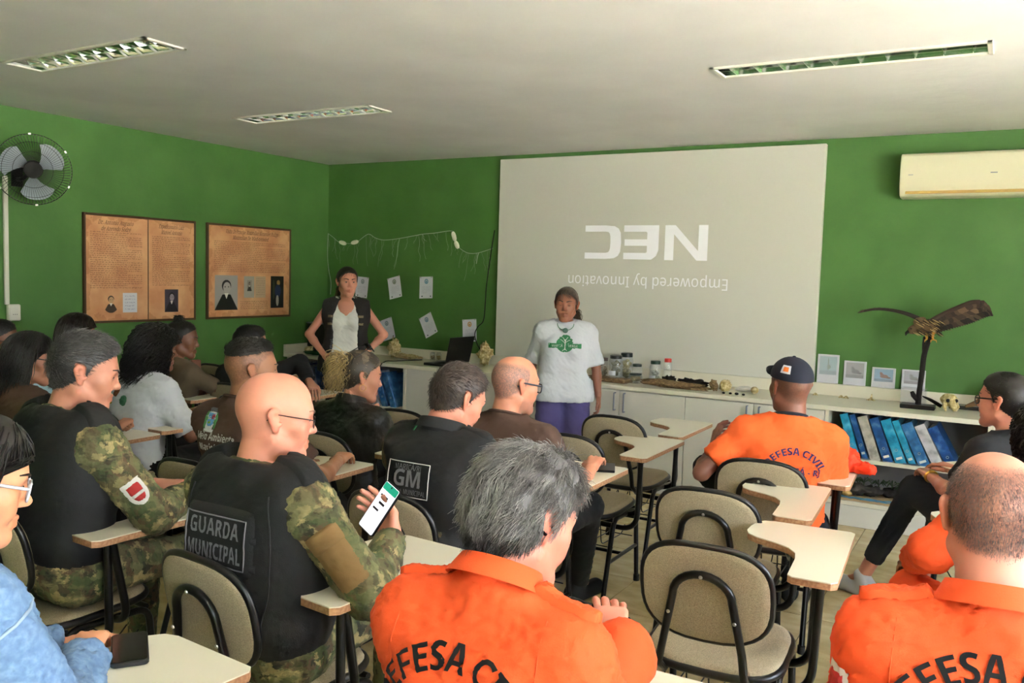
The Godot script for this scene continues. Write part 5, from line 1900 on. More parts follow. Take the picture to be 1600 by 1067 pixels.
	static func normals(p: PackedVector3Array, ix: PackedInt32Array) -> PackedVector3Array:
		var n := PackedVector3Array()
		n.resize(p.size())
		for k in range(0, ix.size(), 3):
			var a := p[ix[k]]
			var m := (p[ix[k + 2]] - a).cross(p[ix[k + 1]] - a)
			n[ix[k]] += m
			n[ix[k + 1]] += m
			n[ix[k + 2]] += m
		for k in n.size():
			n[k] = n[k].normalized()
		return n

func pour(b: MB, a: Array, xf := Transform3D.IDENTITY, tint = null):
	# add [vertices, normals, indices] to a builder
	var base := b.v.size()
	var turn := xf.basis.orthonormalized()
	var mirrored := xf.basis.determinant() < 0.0
	if mirrored:
		turn = xf.basis
	for k in a[0].size():
		if tint != null:
			b.col = tint.call(a[0][k])
		b.vert(xf * a[0][k], (turn * a[1][k]).normalized())
	var ix: PackedInt32Array = a[2]
	for k in range(0, ix.size(), 3):
		b.ix.append(base + ix[k])
		b.ix.append(base + (ix[k + 2] if mirrored else ix[k + 1]))
		b.ix.append(base + (ix[k + 1] if mirrored else ix[k + 2]))

# ---------------------------------------------------------------- heads and hands, built once and reused
# head frame: origin between the ears, y up, the face looks along -z
func make_head(woman: bool) -> Dictionary:
	var F := Field.new(Vector3(-0.10, -0.20, -0.135), Vector3(0.10, 0.135, 0.125), 0.0042)
	var X := Vector3.RIGHT
	var j := 0.92 if woman else 1.0
	F.cap(Vector3(0, 0.034, -0.006), Vector3(0, 0.030, 0.022), 0.088, 0.090, 0.01, X, 1.17)
	F.cap(Vector3(0, -0.02, -0.036), Vector3(0, -0.05, -0.040), 0.060 * j, 0.052 * j, 0.03)
	for s in [-1, 1]:
		F.cap(Vector3(s * 0.052 * j, -0.055, 0.0), Vector3(s * 0.018, -0.098, -0.068), 0.024, 0.019, 0.03)
		F.cap(Vector3(s * 0.044, -0.018, -0.058), Vector3(s * 0.034, -0.04, -0.068), 0.024, 0.022, 0.022)
	F.cap(Vector3(-0.012, -0.100, -0.077), Vector3(0.012, -0.100, -0.077), 0.018 * j, 0.018 * j, 0.02)
	F.cap(Vector3(-0.030, 0.026, -0.079), Vector3(0.030, 0.026, -0.079), 0.013 if woman else 0.016, 0.013 if woman else 0.016, 0.022)
	# eye hollows, lids
	for s in [-1, 1]:
		F.cap(Vector3(s * 0.031, 0.004, -0.104), Vector3(s * 0.033, 0.002, -0.104), 0.0155, 0.0155, 0.012, X, 1.0, 1)
		F.cap(Vector3(s * 0.031, 0.003, -0.0785), Vector3(s * 0.032, 0.003, -0.0785), 0.0125, 0.0125, 0.004)
	# nose
	F.cap(Vector3(0, 0.012, -0.088), Vector3(0, -0.026, -0.107), 0.0075, 0.0105 * j, 0.012)
	F.cap(Vector3(0, -0.027, -0.108), Vector3(0, -0.030, -0.104), 0.0105 * j, 0.009, 0.006)
	for s in [-1, 1]:
		F.cap(Vector3(s * 0.0115 * j, -0.031, -0.098), Vector3(s * 0.013 * j, -0.032, -0.092), 0.0075, 0.007, 0.007)
	# mouth
	F.cap(Vector3(-0.022, -0.0635, -0.087), Vector3(0, -0.0615, -0.095), 0.004, 0.0065, 0.007)
	F.cap(Vector3(0.022, -0.0635, -0.087), Vector3(0, -0.0615, -0.095), 0.004, 0.0065, 0.007)
	F.cap(Vector3(-0.018, -0.072, -0.088), Vector3(0, -0.0735, -0.0935), 0.0045, 0.0075, 0.007)
	F.cap(Vector3(0.018, -0.072, -0.088), Vector3(0, -0.0735, -0.0935), 0.0045, 0.0075, 0.007)
	F.cap(Vector3(-0.024, -0.067, -0.102), Vector3(0.024, -0.067, -0.102), 0.0025, 0.0025, 0.003, X, 1.0, 1)
	# ears
	for s in [-1, 1]:
		var out := Vector3(s * 0.88, 0, -0.47).normalized()
		F.cap(Vector3(s * 0.083, 0.016, 0.017), Vector3(s * 0.079, -0.022, 0.006), 0.0195, 0.0115, 0.005, out, 2.2)
		F.cap(Vector3(s * 0.083, 0.012, 0.013) + out * 0.010, Vector3(s * 0.080, -0.010, 0.006) + out * 0.010, 0.0105, 0.006, 0.004, out, 1.2, 1)
		F.cap(Vector3(s * 0.078, -0.006, -0.006), Vector3(s * 0.080, -0.012, -0.004), 0.0055, 0.0045, 0.004)
	# neck
	var nr := 0.048 if woman else 0.060
	F.cap(Vector3(0, -0.055, 0.018), Vector3(0, -0.20, 0.034), nr, nr * 1.02, 0.03, X, 0.98)
	var a := F.mesh()
	return {"mesh": a, "field": F}

func hand_points(kind: String) -> Array:
	var curls: Dictionary = {"relaxed": [0.35, 0.5, 0.35], "flat": [0.08, 0.12, 0.08], "fist": [1.35, 1.5, 0.9], "grip": [0.75, 0.85, 0.5]}
	return curls[kind]

var hands := {}

# hand frame: wrist at the origin, fingers along -z, palm down (-y), thumb at -x (a right hand)
func make_hand(kind: String) -> Array:
	if hands.has(kind):
		return hands[kind]
	var cu := hand_points(kind)
	var F := Field.new(Vector3(-0.085, -0.10, -0.20), Vector3(0.06, 0.04, 0.035), 0.0042)
	F.cap(Vector3(0, 0, 0.03), Vector3(0, 0, -0.005), 0.026, 0.025, 0.01, Vector3.UP, 1.25)
	for q in [-0.027, -0.009, 0.009, 0.026]:
		F.cap(Vector3(q * 0.55, 0, -0.008), Vector3(q, 0.001, -0.082), 0.016, 0.0125, 0.014)
	var li := [[-0.030, 0.042, 0.026, 0.021, 0.0092], [-0.010, 0.046, 0.030, 0.023, 0.0095], [0.010, 0.043, 0.027, 0.022, 0.0090], [0.028, 0.034, 0.021, 0.019, 0.0080]]
	for k in 4:
		var q: Array = li[k]
		var p := Vector3(q[0], 0.001, -0.080)
		var ang := 0.0
		var dir := Vector3(q[0] * 1.6, 0, -1).normalized()
		for s in 3:
			ang += cu[s] * (1.0 + 0.08 * (k - 1))
			var d := Vector3(dir.x * cos(ang), -sin(ang), dir.z * cos(ang))
			var e: Vector3 = p + d * q[1 + s]
			F.cap(p, e, q[4] * (1.0 - 0.07 * s), q[4] * (0.94 - 0.09 * s), 0.004)
			p = e
	var t0 := Vector3(-0.020, -0.006, -0.018)
	var t1 := Vector3(-0.046, -0.014, -0.048)
	var t2 := Vector3(-0.052, -0.022, -0.080)
	var t3 := Vector3(-0.048, -0.028, -0.104)
	if kind == "fist" or kind == "grip":
		t2 = Vector3(-0.040, -0.036, -0.074); t3 = Vector3(-0.018, -0.050, -0.084)
	F.cap(t0, t1, 0.017, 0.0125, 0.012)
	F.cap(t1, t2, 0.0122, 0.0105, 0.006)
	F.cap(t2, t3, 0.0105, 0.0085, 0.004)
	hands[kind] = F.mesh()
	return hands[kind]

# ---------------------------------------------------------------- people
func lin(c: Color) -> Color:
	return c.srgb_to_linear()

func reach(S: Vector3, T: Vector3, l1: float, l2: float, pole: Vector3) -> Array:
	# two-bone arm: returns [elbow, wrist]
	var d := T - S
	var n := clampf(d.length(), absf(l1 - l2) + 0.02, l1 + l2 - 0.004)
	var u := d.normalized()
	var a := (l1 * l1 - l2 * l2 + n * n) / (2.0 * n)
	var h := sqrt(maxf(l1 * l1 - a * a, 0.0))
	var p := (pole - u * pole.dot(u)).normalized()
	return [S + u * a + p * h, S + u * n]

# facing -z; left is -x; a sitter's origin is on the floor under the middle of the seat
func skeleton(q: Dictionary) -> Dictionary:
	var s: float = q.get("s", 0.97)
	var w: float = q.get("w", 1.0)
	var stand: bool = q.get("stand", false)
	var T := Basis(Vector3.UP, q.get("twist", 0.0)) * Basis(Vector3.BACK, q.get("side", 0.0)) * Basis(Vector3.RIGHT, -q.get("lean", 0.06))
	var P := Vector3(0, 0.92 * s, 0) if stand else Vector3(0, 0.535 + q.get("up", 0.0), 0.05 + q.get("back", 0.0))
	var J := {"T": T, "P": P, "s": s, "w": w, "stand": stand}
	J.neck = P + T * Vector3(0, 0.51, 0.0) * s
	var hd: Array = q.get("head", [0.0, 0.0, 0.0])
	J.HB = Basis(Vector3.UP, hd[0]) * Basis(Vector3.RIGHT, -hd[1]) * Basis(Vector3.BACK, hd[2])
	J.hs = q.get("hs", 1.0)
	J.head = J.neck + T * Vector3(0, 0.045 + q.get("neck", 0.0), -0.012) * s + J.HB * Vector3(0, 0.084, -0.018) * s
	J.HX = Transform3D(J.HB.scaled_local(Vector3.ONE * J.hs), J.head)
	J.S = {}; J.E = {}; J.W = {}; J.K = {}; J.A = {}; J.H = {}
	var hn: Array = q.get("hands", [])
	var po: Array = q.get("poles", [Vector3(-0.5, -1, 0.5), Vector3(0.5, -1, 0.5)])
	for i in 2:
		var sg := -1.0 if i == 0 else 1.0
		var fem: bool = q.get("woman", false)
		J.S[i] = P + T * Vector3(sg * (0.158 if fem else 0.174) * w, 0.415 if fem else 0.408, 0.004) * s
		if q.get("chin", -1) == i:
			hn = [hn[0], J.head + J.HB * Vector3(0.02, -0.115, -0.115) + Vector3(0, -0.085, 0)]
		var target: Vector3 = hn[i] if hn.size() > i else (Vector3(sg * 0.20, 0.80 * s, 0.05) if stand else Vector3(sg * 0.12, 0.68, -0.28))
		var ew := reach(J.S[i], target, 0.285 * s, 0.25 * s, po[i])
		J.E[i] = ew[0]; J.W[i] = ew[1]
		var kn: Array = q.get("knees", [])
		var an: Array = q.get("ankles", [])
		if stand:
			J.H[i] = P + Vector3(sg * 0.09 * w, -0.02, 0) * s
			J.K[i] = Vector3(sg * 0.10 * w, 0.49, -0.015) * s
			J.A[i] = Vector3(sg * 0.10, 0.09, 0.02) * s
		else:
			J.H[i] = P + Vector3(sg * 0.10 * w, -0.02, -0.02)
			J.K[i] = kn[i] if kn.size() > i else Vector3(sg * 0.13, 0.53, -0.40)
			J.A[i] = an[i] if an.size() > i else Vector3(sg * 0.13, 0.10, -0.38)
	return J

func on(J: Dictionary, x: float, y: float, z: float) -> Vector3:
	return J.P + J.T * Vector3(x * J.w, y, z) * J.s

func torso_into(F: Field, J: Dictionary, g: float, q: Dictionary):
	var Z: Vector3 = J.T * Vector3.BACK
	var s: float = J.s
	var belly: float = q.get("belly", 0.0)
	var fem: bool = q.get("woman", false)
	var hip := 0.115 if fem else 0.108
	F.cap(on(J, -0.07, 0.02, 0), on(J, 0.07, 0.02, 0), (hip + g) * s, (hip + g) * s, 0.05, Z, 1.12)
	F.cap(on(J, -0.05, 0.17, -belly * 0.6), on(J, 0.05, 0.17, -belly * 0.6), (0.098 + belly + g) * s, (0.098 + belly + g) * s, 0.07, Z, 1.08)
	F.cap(on(J, -0.078, 0.335, 0.0), on(J, 0.078, 0.335, 0.0), (0.108 + g) * s, (0.108 + g) * s, 0.06, Z, 1.10)
	F.cap(J.S[0], J.S[1], (0.052 + g * 0.6) * s, (0.052 + g * 0.6) * s, 0.06)
	F.cap(on(J, 0, 0.492, 0.014), J.S[0], (0.050 + g * 0.6) * s, (0.048 + g * 0.6) * s, 0.05)
	F.cap(on(J, 0, 0.492, 0.014), J.S[1], (0.050 + g * 0.6) * s, (0.048 + g * 0.6) * s, 0.05)
	if J.stand:
		F.cap(on(J, -0.07, -0.09, 0), on(J, 0.07, -0.09, 0), (hip + 0.034 + g) * s, (hip + 0.034 + g) * s, 0.06, Z, 1.02)
		F.cut(on(J, 0, -0.135, 0), Vector3.DOWN, 0.34)
	if fem:
		for i in [-1, 1]:
			F.cap(on(J, i * 0.07, 0.30, -0.085), on(J, i * 0.07, 0.29, -0.09), (0.055 + g) * s, (0.055 + g) * s, 0.05)

func bounds(J: Dictionary, extra := 0.18) -> Array:
	var lo := Vector3.ONE * 9.0
	var hi := -lo
	for p in [on(J, -0.2, -0.05, -0.1), on(J, 0.2, -0.05, 0.1), J.neck, J.S[0], J.S[1], J.E[0], J.E[1], J.W[0], J.W[1]]:
		lo = lo.min(p); hi = hi.max(p)
	return [lo - Vector3.ONE * extra, hi + Vector3.ONE * extra]

func leg_bounds(J: Dictionary, extra := 0.13) -> Array:
	var lo := Vector3.ONE * 9.0
	var hi := -lo
	for i in 2:
		for p in [J.H[i], J.K[i], J.A[i]]:
			lo = lo.min(p); hi = hi.max(p)
	return [lo - Vector3.ONE * extra, hi + Vector3.ONE * extra]

func folds(amount: float, sd: float) -> Callable:
	return func(p: Vector3, _n: Vector3) -> float:
		var a := noise.get_noise_3d(p.x * 9.0 + sd, p.y * 13.0, p.z * 9.0)
		var b := noise.get_noise_3d(p.x * 17.0, p.y * 26.0 + sd, p.z * 17.0 + a * 3.0)
		return amount * (a * 0.9 + (0.5 - absf(b) * 2.0) * 0.8)

func hairline(p: Vector3, kind: String) -> float:
	if absf(p.x) > 0.0765 and p.y < 0.034 and p.z < 0.045:
		return -0.02
	var c := cos(atan2(p.x, -p.z))
	var yl := lerpf(0.014, 0.078, pow(c, 0.9)) if c > 0.0 else lerpf(0.014, -0.072, pow(-c, 0.6))
	yl += 0.005 * noise.get_noise_3d(p.x * 70.0, p.y * 70.0, p.z * 70.0)
	if kind != "recede" and c > 0.0:
		yl -= 0.030 * exp(-pow((c - 0.14) / 0.11, 2.0))
	if kind == "low":
		yl -= 0.008
	if kind == "recede":
		yl = lerpf(0.014, 0.100, pow(c, 0.6)) if c > 0.0 else yl
	var h := p.y - yl
	if kind == "horseshoe":
		var top := 0.088 - 0.030 * maxf(c, -0.2)
		if c > 0.3:
			return -0.02
		h = minf(h, (top - p.y) * 0.8)
	if kind == "top":
		h = p.y - lerpf(0.072, 0.055, clampf(-c, 0, 1)) + (0.0 if c < 0.3 else -0.01)
	return h

func put_colored(called: String, b: MB, m: Material, parent: Node) -> MeshInstance3D:
	b.colored = true
	return obj(called, b, m, parent)

func person(label: String, q: Dictionary) -> Node3D:
	var J := skeleton(q)
	var t := thing("person", label, "person", Vector3(q.x, 0, q.z), q.get("turn", 0.0), q.get("group", "people listening in the room"))
	var cell: float = q.get("cell", 0.014)
	var s: float = J.s
	var H: Dictionary = head_woman if q.get("woman", false) else head_man
	var skin: Color = lin(q.get("skin", Color(0.72, 0.50, 0.40)))
	var sd: float = q.x * 7.0 + q.z * 3.0
	# ---- body
	var bb := bounds(J, 0.09)
	var lb := leg_bounds(J, 0.09)
	var B := Field.new(bb[0].min(lb[0]), bb[1].max(lb[1]), maxf(cell, 0.015))
	var Z: Vector3 = J.T * Vector3.BACK
	var thin := 0.88 if q.get("woman", false) else 1.0
	B.cap(on(J, 0, 0.02, 0), on(J, 0, 0.20, 0), 0.085, 0.08, 0.04, Z, 1.1)
	B.cap(on(J, 0, 0.20, 0), on(J, 0, 0.40, 0.0), 0.08, 0.085, 0.04, Z, 1.2)
	if q.has("v_neck"):
		B.cap(on(J, -0.03, 0.44, -0.045), on(J, -0.03, 0.34, -0.062), 0.05, 0.05, 0.04)
		B.cap(on(J, 0.03, 0.44, -0.045), on(J, 0.03, 0.34, -0.062), 0.05, 0.05, 0.04)
	B.cap(on(J, 0, 0.46, 0.01), J.head + J.HB * Vector3(0, -0.07, 0.022), 0.056 * thin, 0.054 * thin * J.hs, 0.03)
	for i in 2:
		B.cap(on(J, 0, 0.47, 0.01), J.S[i], 0.045 * thin, 0.042 * thin, 0.03)
		B.cap(J.S[i], J.E[i], 0.046 * thin, 0.037 * thin, 0.02)
		var fa: Vector3 = J.E[i].lerp(J.W[i], 0.3)
		B.cap(J.E[i], fa, 0.037 * thin, 0.038 * thin, 0.02)
		B.cap(fa, J.W[i], 0.038 * thin, 0.026 * thin, 0.02)
		B.cap(on(J, 0, 0.05, 0), J.H[i], 0.08, 0.07, 0.04)
		B.cap(J.H[i], J.K[i], 0.066, 0.05, 0.03)
		B.cap(J.K[i], J.A[i], 0.048, 0.034, 0.03)
		B.cap(J.A[i], J.A[i] + Vector3(0, -0.05, -0.10), 0.03, 0.026, 0.02)
	var body := MB.new()
	body.col = skin
	pour(body, B.mesh())
	var stub: float = q.get("stubble", 0.0)
	var stub_c: Color = lin(q.get("stubble_color", Color(0.25, 0.22, 0.2)))
	var hk: String = q.get("hair", {}).get("line", "full")
	var sk: String = q.get("stubble_line", hk)
	var beard: float = q.get("beard", 0.0)
	var lip: Color = skin * Color(0.90, 0.74, 0.72) if not q.has("lips") else lin(q.lips)
	var face_tint := func(p: Vector3) -> Color:
		var n := noise.get_noise_3d(p.x * 40.0, p.y * 40.0, p.z * 40.0)
		var c := skin * (1.0 + 0.05 * n)
		if p.z < -0.083 and absf(p.x) < 0.027 and p.y < -0.054 and p.y > -0.083:
			c = c.lerp(lip, clampf((0.027 - absf(p.x)) / 0.008, 0, 1) * 0.85)
		if absf(p.x) > 0.076:
			c = c * Color(1.04, 0.90, 0.88)
		if stub > 0.0:
			var h := clampf(hairline(p, sk) / 0.014, 0.0, 1.0)
			var g := noise.get_noise_3d(p.x * 300.0, p.y * 300.0, p.z * 300.0)
			c = c.lerp(stub_c, h * stub * clampf(0.75 + g * 0.9, 0.2, 1.0))
		if beard > 0.0 and p.y < -0.045 and p.z < 0.0 and p.y > -0.13:
			c = c.lerp(stub_c, beard * clampf((-0.045 - p.y) / 0.02, 0, 1) * (0.8 + 0.5 * n))
		c.a = 1.0
		return c
	pour(body, H.mesh, J.HX, face_tint)
	body.col = skin
	var hk2: Array = q.get("grip", ["relaxed", "relaxed"])
	var palms: Array = q.get("palms", [Vector3(0, -1, 0), Vector3(0, -1, 0)])
	var aims: Array = q.get("aims", [null, null])
	J.HW = {}
	for i in 2:
		if hk2[i] == "none":
			continue
		var d: Vector3 = (J.W[i] - J.E[i]).normalized() if aims[i] == null else (aims[i] as Vector3).normalized()
		var y: Vector3 = -(palms[i] as Vector3)
		y = (y - d * y.dot(d)).normalized()
		var x := y.cross(-d)
		var bs := Basis(x, y, -d)
		if i == 0:
			bs = bs * Basis.from_scale(Vector3(-1, 1, 1))
		var hx := Transform3D(bs.scaled_local(Vector3.ONE * s * (0.92 if q.get("woman", false) else 1.0)), J.W[i])
		J.HW[i] = hx
		pour(body, make_hand(hk2[i]), hx)
	put_colored("body", body, M.skin, t)
	face_parts(t, q, J, H)
	# ---- clothes
	var top: String = q.get("top", "long")
	var g: float = q.get("loose", 0.012)
	if top != "none":
		bb = bounds(J)
		var F := Field.new(bb[0], bb[1], cell)
		torso_into(F, J, g, q)
		for i in 2:
			if top == "sleeveless":
				var sg2 := -1.0 if i == 0 else 1.0
				F.cut(J.S[i] + J.T * Vector3(sg2 * 0.022, 0, 0), J.T * Vector3(sg2, 0.1, 0), 0.11)
				continue
			var cuff: Vector3 = J.W[i]
			if top == "short":
				cuff = J.S[i].lerp(J.E[i], q.get("sleeve", 0.72))
				F.cap(J.S[i], cuff, (0.056 + g * 0.6) * s * thin, (0.058 + g) * s * thin, 0.045)
				F.cut(cuff, (J.E[i] - J.S[i]).normalized(), 0.11)
			else:
				cuff = J.E[i].lerp(J.W[i], 0.93)
				F.cap(J.S[i], J.E[i], (0.058 + g) * s * thin, (0.048 + g) * s * thin, 0.045)
				F.cap(J.E[i], cuff, (0.048 + g) * s * thin, (0.034 + g) * s * thin, 0.03)
				F.cut(cuff, (J.W[i] - J.E[i]).normalized(), 0.075)
		F.cut(on(J, 0, 0.512, 0.01), (J.T * Vector3(0, 1, -0.28)).normalized(), 0.085)
		if q.has("v_neck"):
			F.cap(on(J, 0, 0.53, -0.11), on(J, 0, 0.53 - q.v_neck, -0.15), 0.07, 0.018, 0.008, Vector3.UP, 1.0, 1)
		J.F = F
		var sh := MB.new()
		pour(sh, F.mesh(folds(q.get("folds", 0.004), sd)))
		J.shirt = obj(q.get("top_name", "shirt"), sh, M[q.get("top_mat", "orange")], t)
	if q.get("legs", true):
		lb = leg_bounds(J)
		var L := Field.new(lb[0], lb[1].max(J.P + Vector3(0.2, 0.10, 0.2)), maxf(cell, 0.016))
		var lw: float = q.get("leg_wide", 0.0)
		var hr := 0.092 if J.stand else 0.105 + g * 0.5
		L.cap(J.H[0], J.H[1], hr, hr, 0.05)
		for i in 2:
			L.cap(J.H[i], J.K[i], 0.088 + lw * 0.4, 0.066 + lw, 0.04)
			L.cap(J.K[i], J.A[i].lerp(J.K[i], q.get("leg_short", 0.0)), 0.064 + lw, 0.05 + lw, 0.03)
			L.cut(J.A[i].lerp(J.K[i], q.get("leg_short", 0.0)), (J.A[i] - J.K[i]).normalized(), 0.09 + lw)
		J.L = L
		var tr := MB.new()
		pour(tr, L.mesh(folds(q.get("folds", 0.004), sd + 5.0)))
		J.trousers = obj("trousers", tr, M[q.get("leg_mat", "navy_jeans")], t)
	if q.get("shoes", true):
		for i in 2:
			var an: Vector3 = J.A[i]
			var turn := Basis(Vector3.UP, q.get("toes", [0.15, -0.15])[i])
			var toe: Vector3 = Vector3(an.x, 0.038, an.z) + turn * Vector3(0, 0, -0.155)
			var heel: Vector3 = Vector3(an.x, 0.042, an.z) + turn * Vector3(0, 0, 0.045)
			if an.y > 0.13:
				toe.y = an.y - 0.05; heel.y = an.y - 0.05
			var SF := Field.new(toe.min(heel) - Vector3.ONE * 0.07, toe.max(heel) + Vector3(0.07, 0.12, 0.07), 0.0085)
			SF.cap(heel, toe, 0.040, 0.042, 0.02)
			SF.cap(heel + Vector3(0, 0.02, 0), an + Vector3(0, 0.01, 0), 0.042, 0.040, 0.03)
			var sole := minf(toe.y, heel.y) - 0.036
			SF.cut(Vector3(an.x, sole, an.z), Vector3.DOWN, 0.4)
			var so := MB.new()
			pour(so, SF.mesh())
			obj("shoe", so, M[q.get("shoe_mat", "black_rubber")], t)
	if q.has("hair"):
		hair(t, q, J, H)
	if q.has("glasses"):
		glasses(t, J, q.glasses)
	t.set_meta("rig", 0)
	t.remove_meta("rig")
	rigs[t] = J
	return t

var rigs := {}

func face_parts(t: Node3D, q: Dictionary, J: Dictionary, H: Dictionary):
	var HF: Field = H.field
	var hx: Transform3D = J.HX
	if not q.get("face", true):
		return
	var bc: Color = lin(q.get("brow", Color(0.12, 0.09, 0.07)))
	for i in [-1, 1]:
		var path := []
		var rad := []
		for k in 6:
			var u := k / 5.0
			var p := HF.hit(Vector3(i * lerpf(0.012, 0.050, u), 0.024 + 0.008 * sin(u * 2.2), -0.16), Vector3(0, 0, 1), 0.2)
			if p.is_finite():
				path.append(hx * p)
				rad.append(lerpf(0.0042, 0.0018, u * u))
		if path.size() > 3:
			var b := MB.new()
			b.col = bc
			b.tube(path, rad, 6)
			put_colored("eyebrow", b, M.hair, t)
		var e := MB.new()
		var ec := Vector3(i * 0.0315, 0.003, -0.0785)
		var R := 0.0131
		if q.get("eyes", "open") == "open":
			var pts := PackedVector3Array()
			var nu := 12
			var nv := 6
			for jv in nv + 1:
				for iu in nu + 1:
					var u := (iu / float(nu) - 0.5) * 2.0
					var w := (jv / float(nv) - 0.5) * 2.0
					var el := w * 0.34 * sqrt(maxf(0.0, 1.0 - u * u))
					var az := u * 0.78
					pts.append(hx * (ec + Vector3(sin(az) * cos(el), -sin(el), -cos(az) * cos(el)) * R))
			e.sheet(pts, nu, nv, true)
			for k in e.v.size():
				var l: Vector3 = hx.affine_inverse() * e.v[k] - ec
				var off := Vector2(l.x, l.y).length()
				e.c[k] = lin(Color(0.05, 0.03, 0.02)) if off < 0.0058 else lin(Color(0.80, 0.77, 0.74))
			put_colored("eye", e, M.vertex, t)
		var path2 := []
		for k in 7:
			var u := (k / 6.0 - 0.5) * 2.0
			var el := 0.34 * sqrt(maxf(0.0, 1.0 - u * u)) if q.get("eyes", "open") == "open" else -0.25 * sqrt(maxf(0.0, 1.0 - u * u))
			path2.append(hx * (ec + Vector3(sin(u * 0.78) * cos(el), sin(el), -cos(u * 0.78) * cos(el)) * (R + 0.0004)))
		var l2 := MB.new()
		l2.col = lin(Color(0.06, 0.045, 0.04))
		l2.tube(path2, 0.0012, 5)
		put_colored("lashes", l2, M.hair, t)

func glasses(t: Node3D, J: Dictionary, g: Dictionary):
	var hx: Transform3D = J.HX
	var m: Material = M[g.get("mat", "black_plastic")]
	var b := MB.new()
	var r: float = g.get("r", 0.0018)
	var up: float = g.get("up", 0.0)
	var back: float = g.get("back", 0.0)
	var gx := hx * Transform3D(Basis(Vector3.RIGHT, g.get("tilt", 0.0)), Vector3(0, up, back))
	for i in [-1, 1]:
		var rim := rounded(0.050, g.get("h", 0.034), 0.012, 4, Vector2(i * 0.033, 0.0))
		var path := []
		for p in rim:
			path.append(gx * Vector3(p.x, p.y, -0.106 + absf(p.x) * 0.12))
		b.tube(path, r, 6, false, 1.0, true)
		b.tube([gx * Vector3(i * 0.058, 0.008, -0.099), gx * Vector3(i * 0.078, 0.012, -0.085), gx * Vector3(i * 0.083, 0.016, -0.02), gx * Vector3(i * 0.082, 0.018, 0.01), gx * Vector3(i * 0.078, -0.002, 0.032)], [r, r * 1.2, r * 1.2, r, r], 6)
	b.tube([gx * Vector3(-0.009, 0.004, -0.105), gx * Vector3(0, 0.007, -0.109), gx * Vector3(0.009, 0.004, -0.105)], r, 6)
	var fr := obj("glasses", b, m, t)
	for i in [-1, 1]:
		var l := MB.new()
		var rim := rounded(0.047, g.get("h", 0.034) - 0.003, 0.011, 4, Vector2(i * 0.033, 0.0))
		var pts := []
		var c := Vector3.ZERO
		for p in rim:
			var w: Vector3 = gx * Vector3(p.x, p.y, -0.106 + absf(p.x) * 0.12)
			pts.append(w)
			c += w / rim.size()
		for k in pts.size():
			l.tri(c, pts[k], pts[(k + 1) % pts.size()])
		obj("lens", l, M[g.get("lens", "pane")], fr)

func strand(b: MB, pts: PackedVector3Array, r0: float, r1: float, c0: Color, c1: Color):
	var n := pts.size()
	var base := b.v.size()
	var up := Vector3.ZERO
	for i in n:
		var d := (pts[mini(i + 1, n - 1)] - pts[maxi(i - 1, 0)]).normalized()
		if i == 0:
			up = d.cross(Vector3(0.3, 0.5, 0.81)).normalized()
		var sd := d.cross(up).normalized()
		var k := float(i) / (n - 1)
		var r := lerpf(r0, r1, k)
		b.col = c0
		b.vert(pts[i] + up * r, up)
		b.vert(pts[i] + (sd * 0.866 - up * 0.5) * r, sd * 0.866 - up * 0.5)
		b.vert(pts[i] - (sd * 0.866 + up * 0.5) * r, -sd * 0.866 - up * 0.5)
	for i in n - 1:
		for k in 3:
			var a := base + i * 3 + k
			var e := base + i * 3 + (k + 1) % 3
			b.ix.append_array(PackedInt32Array([a, a + 3, e, e, a + 3, e + 3]))

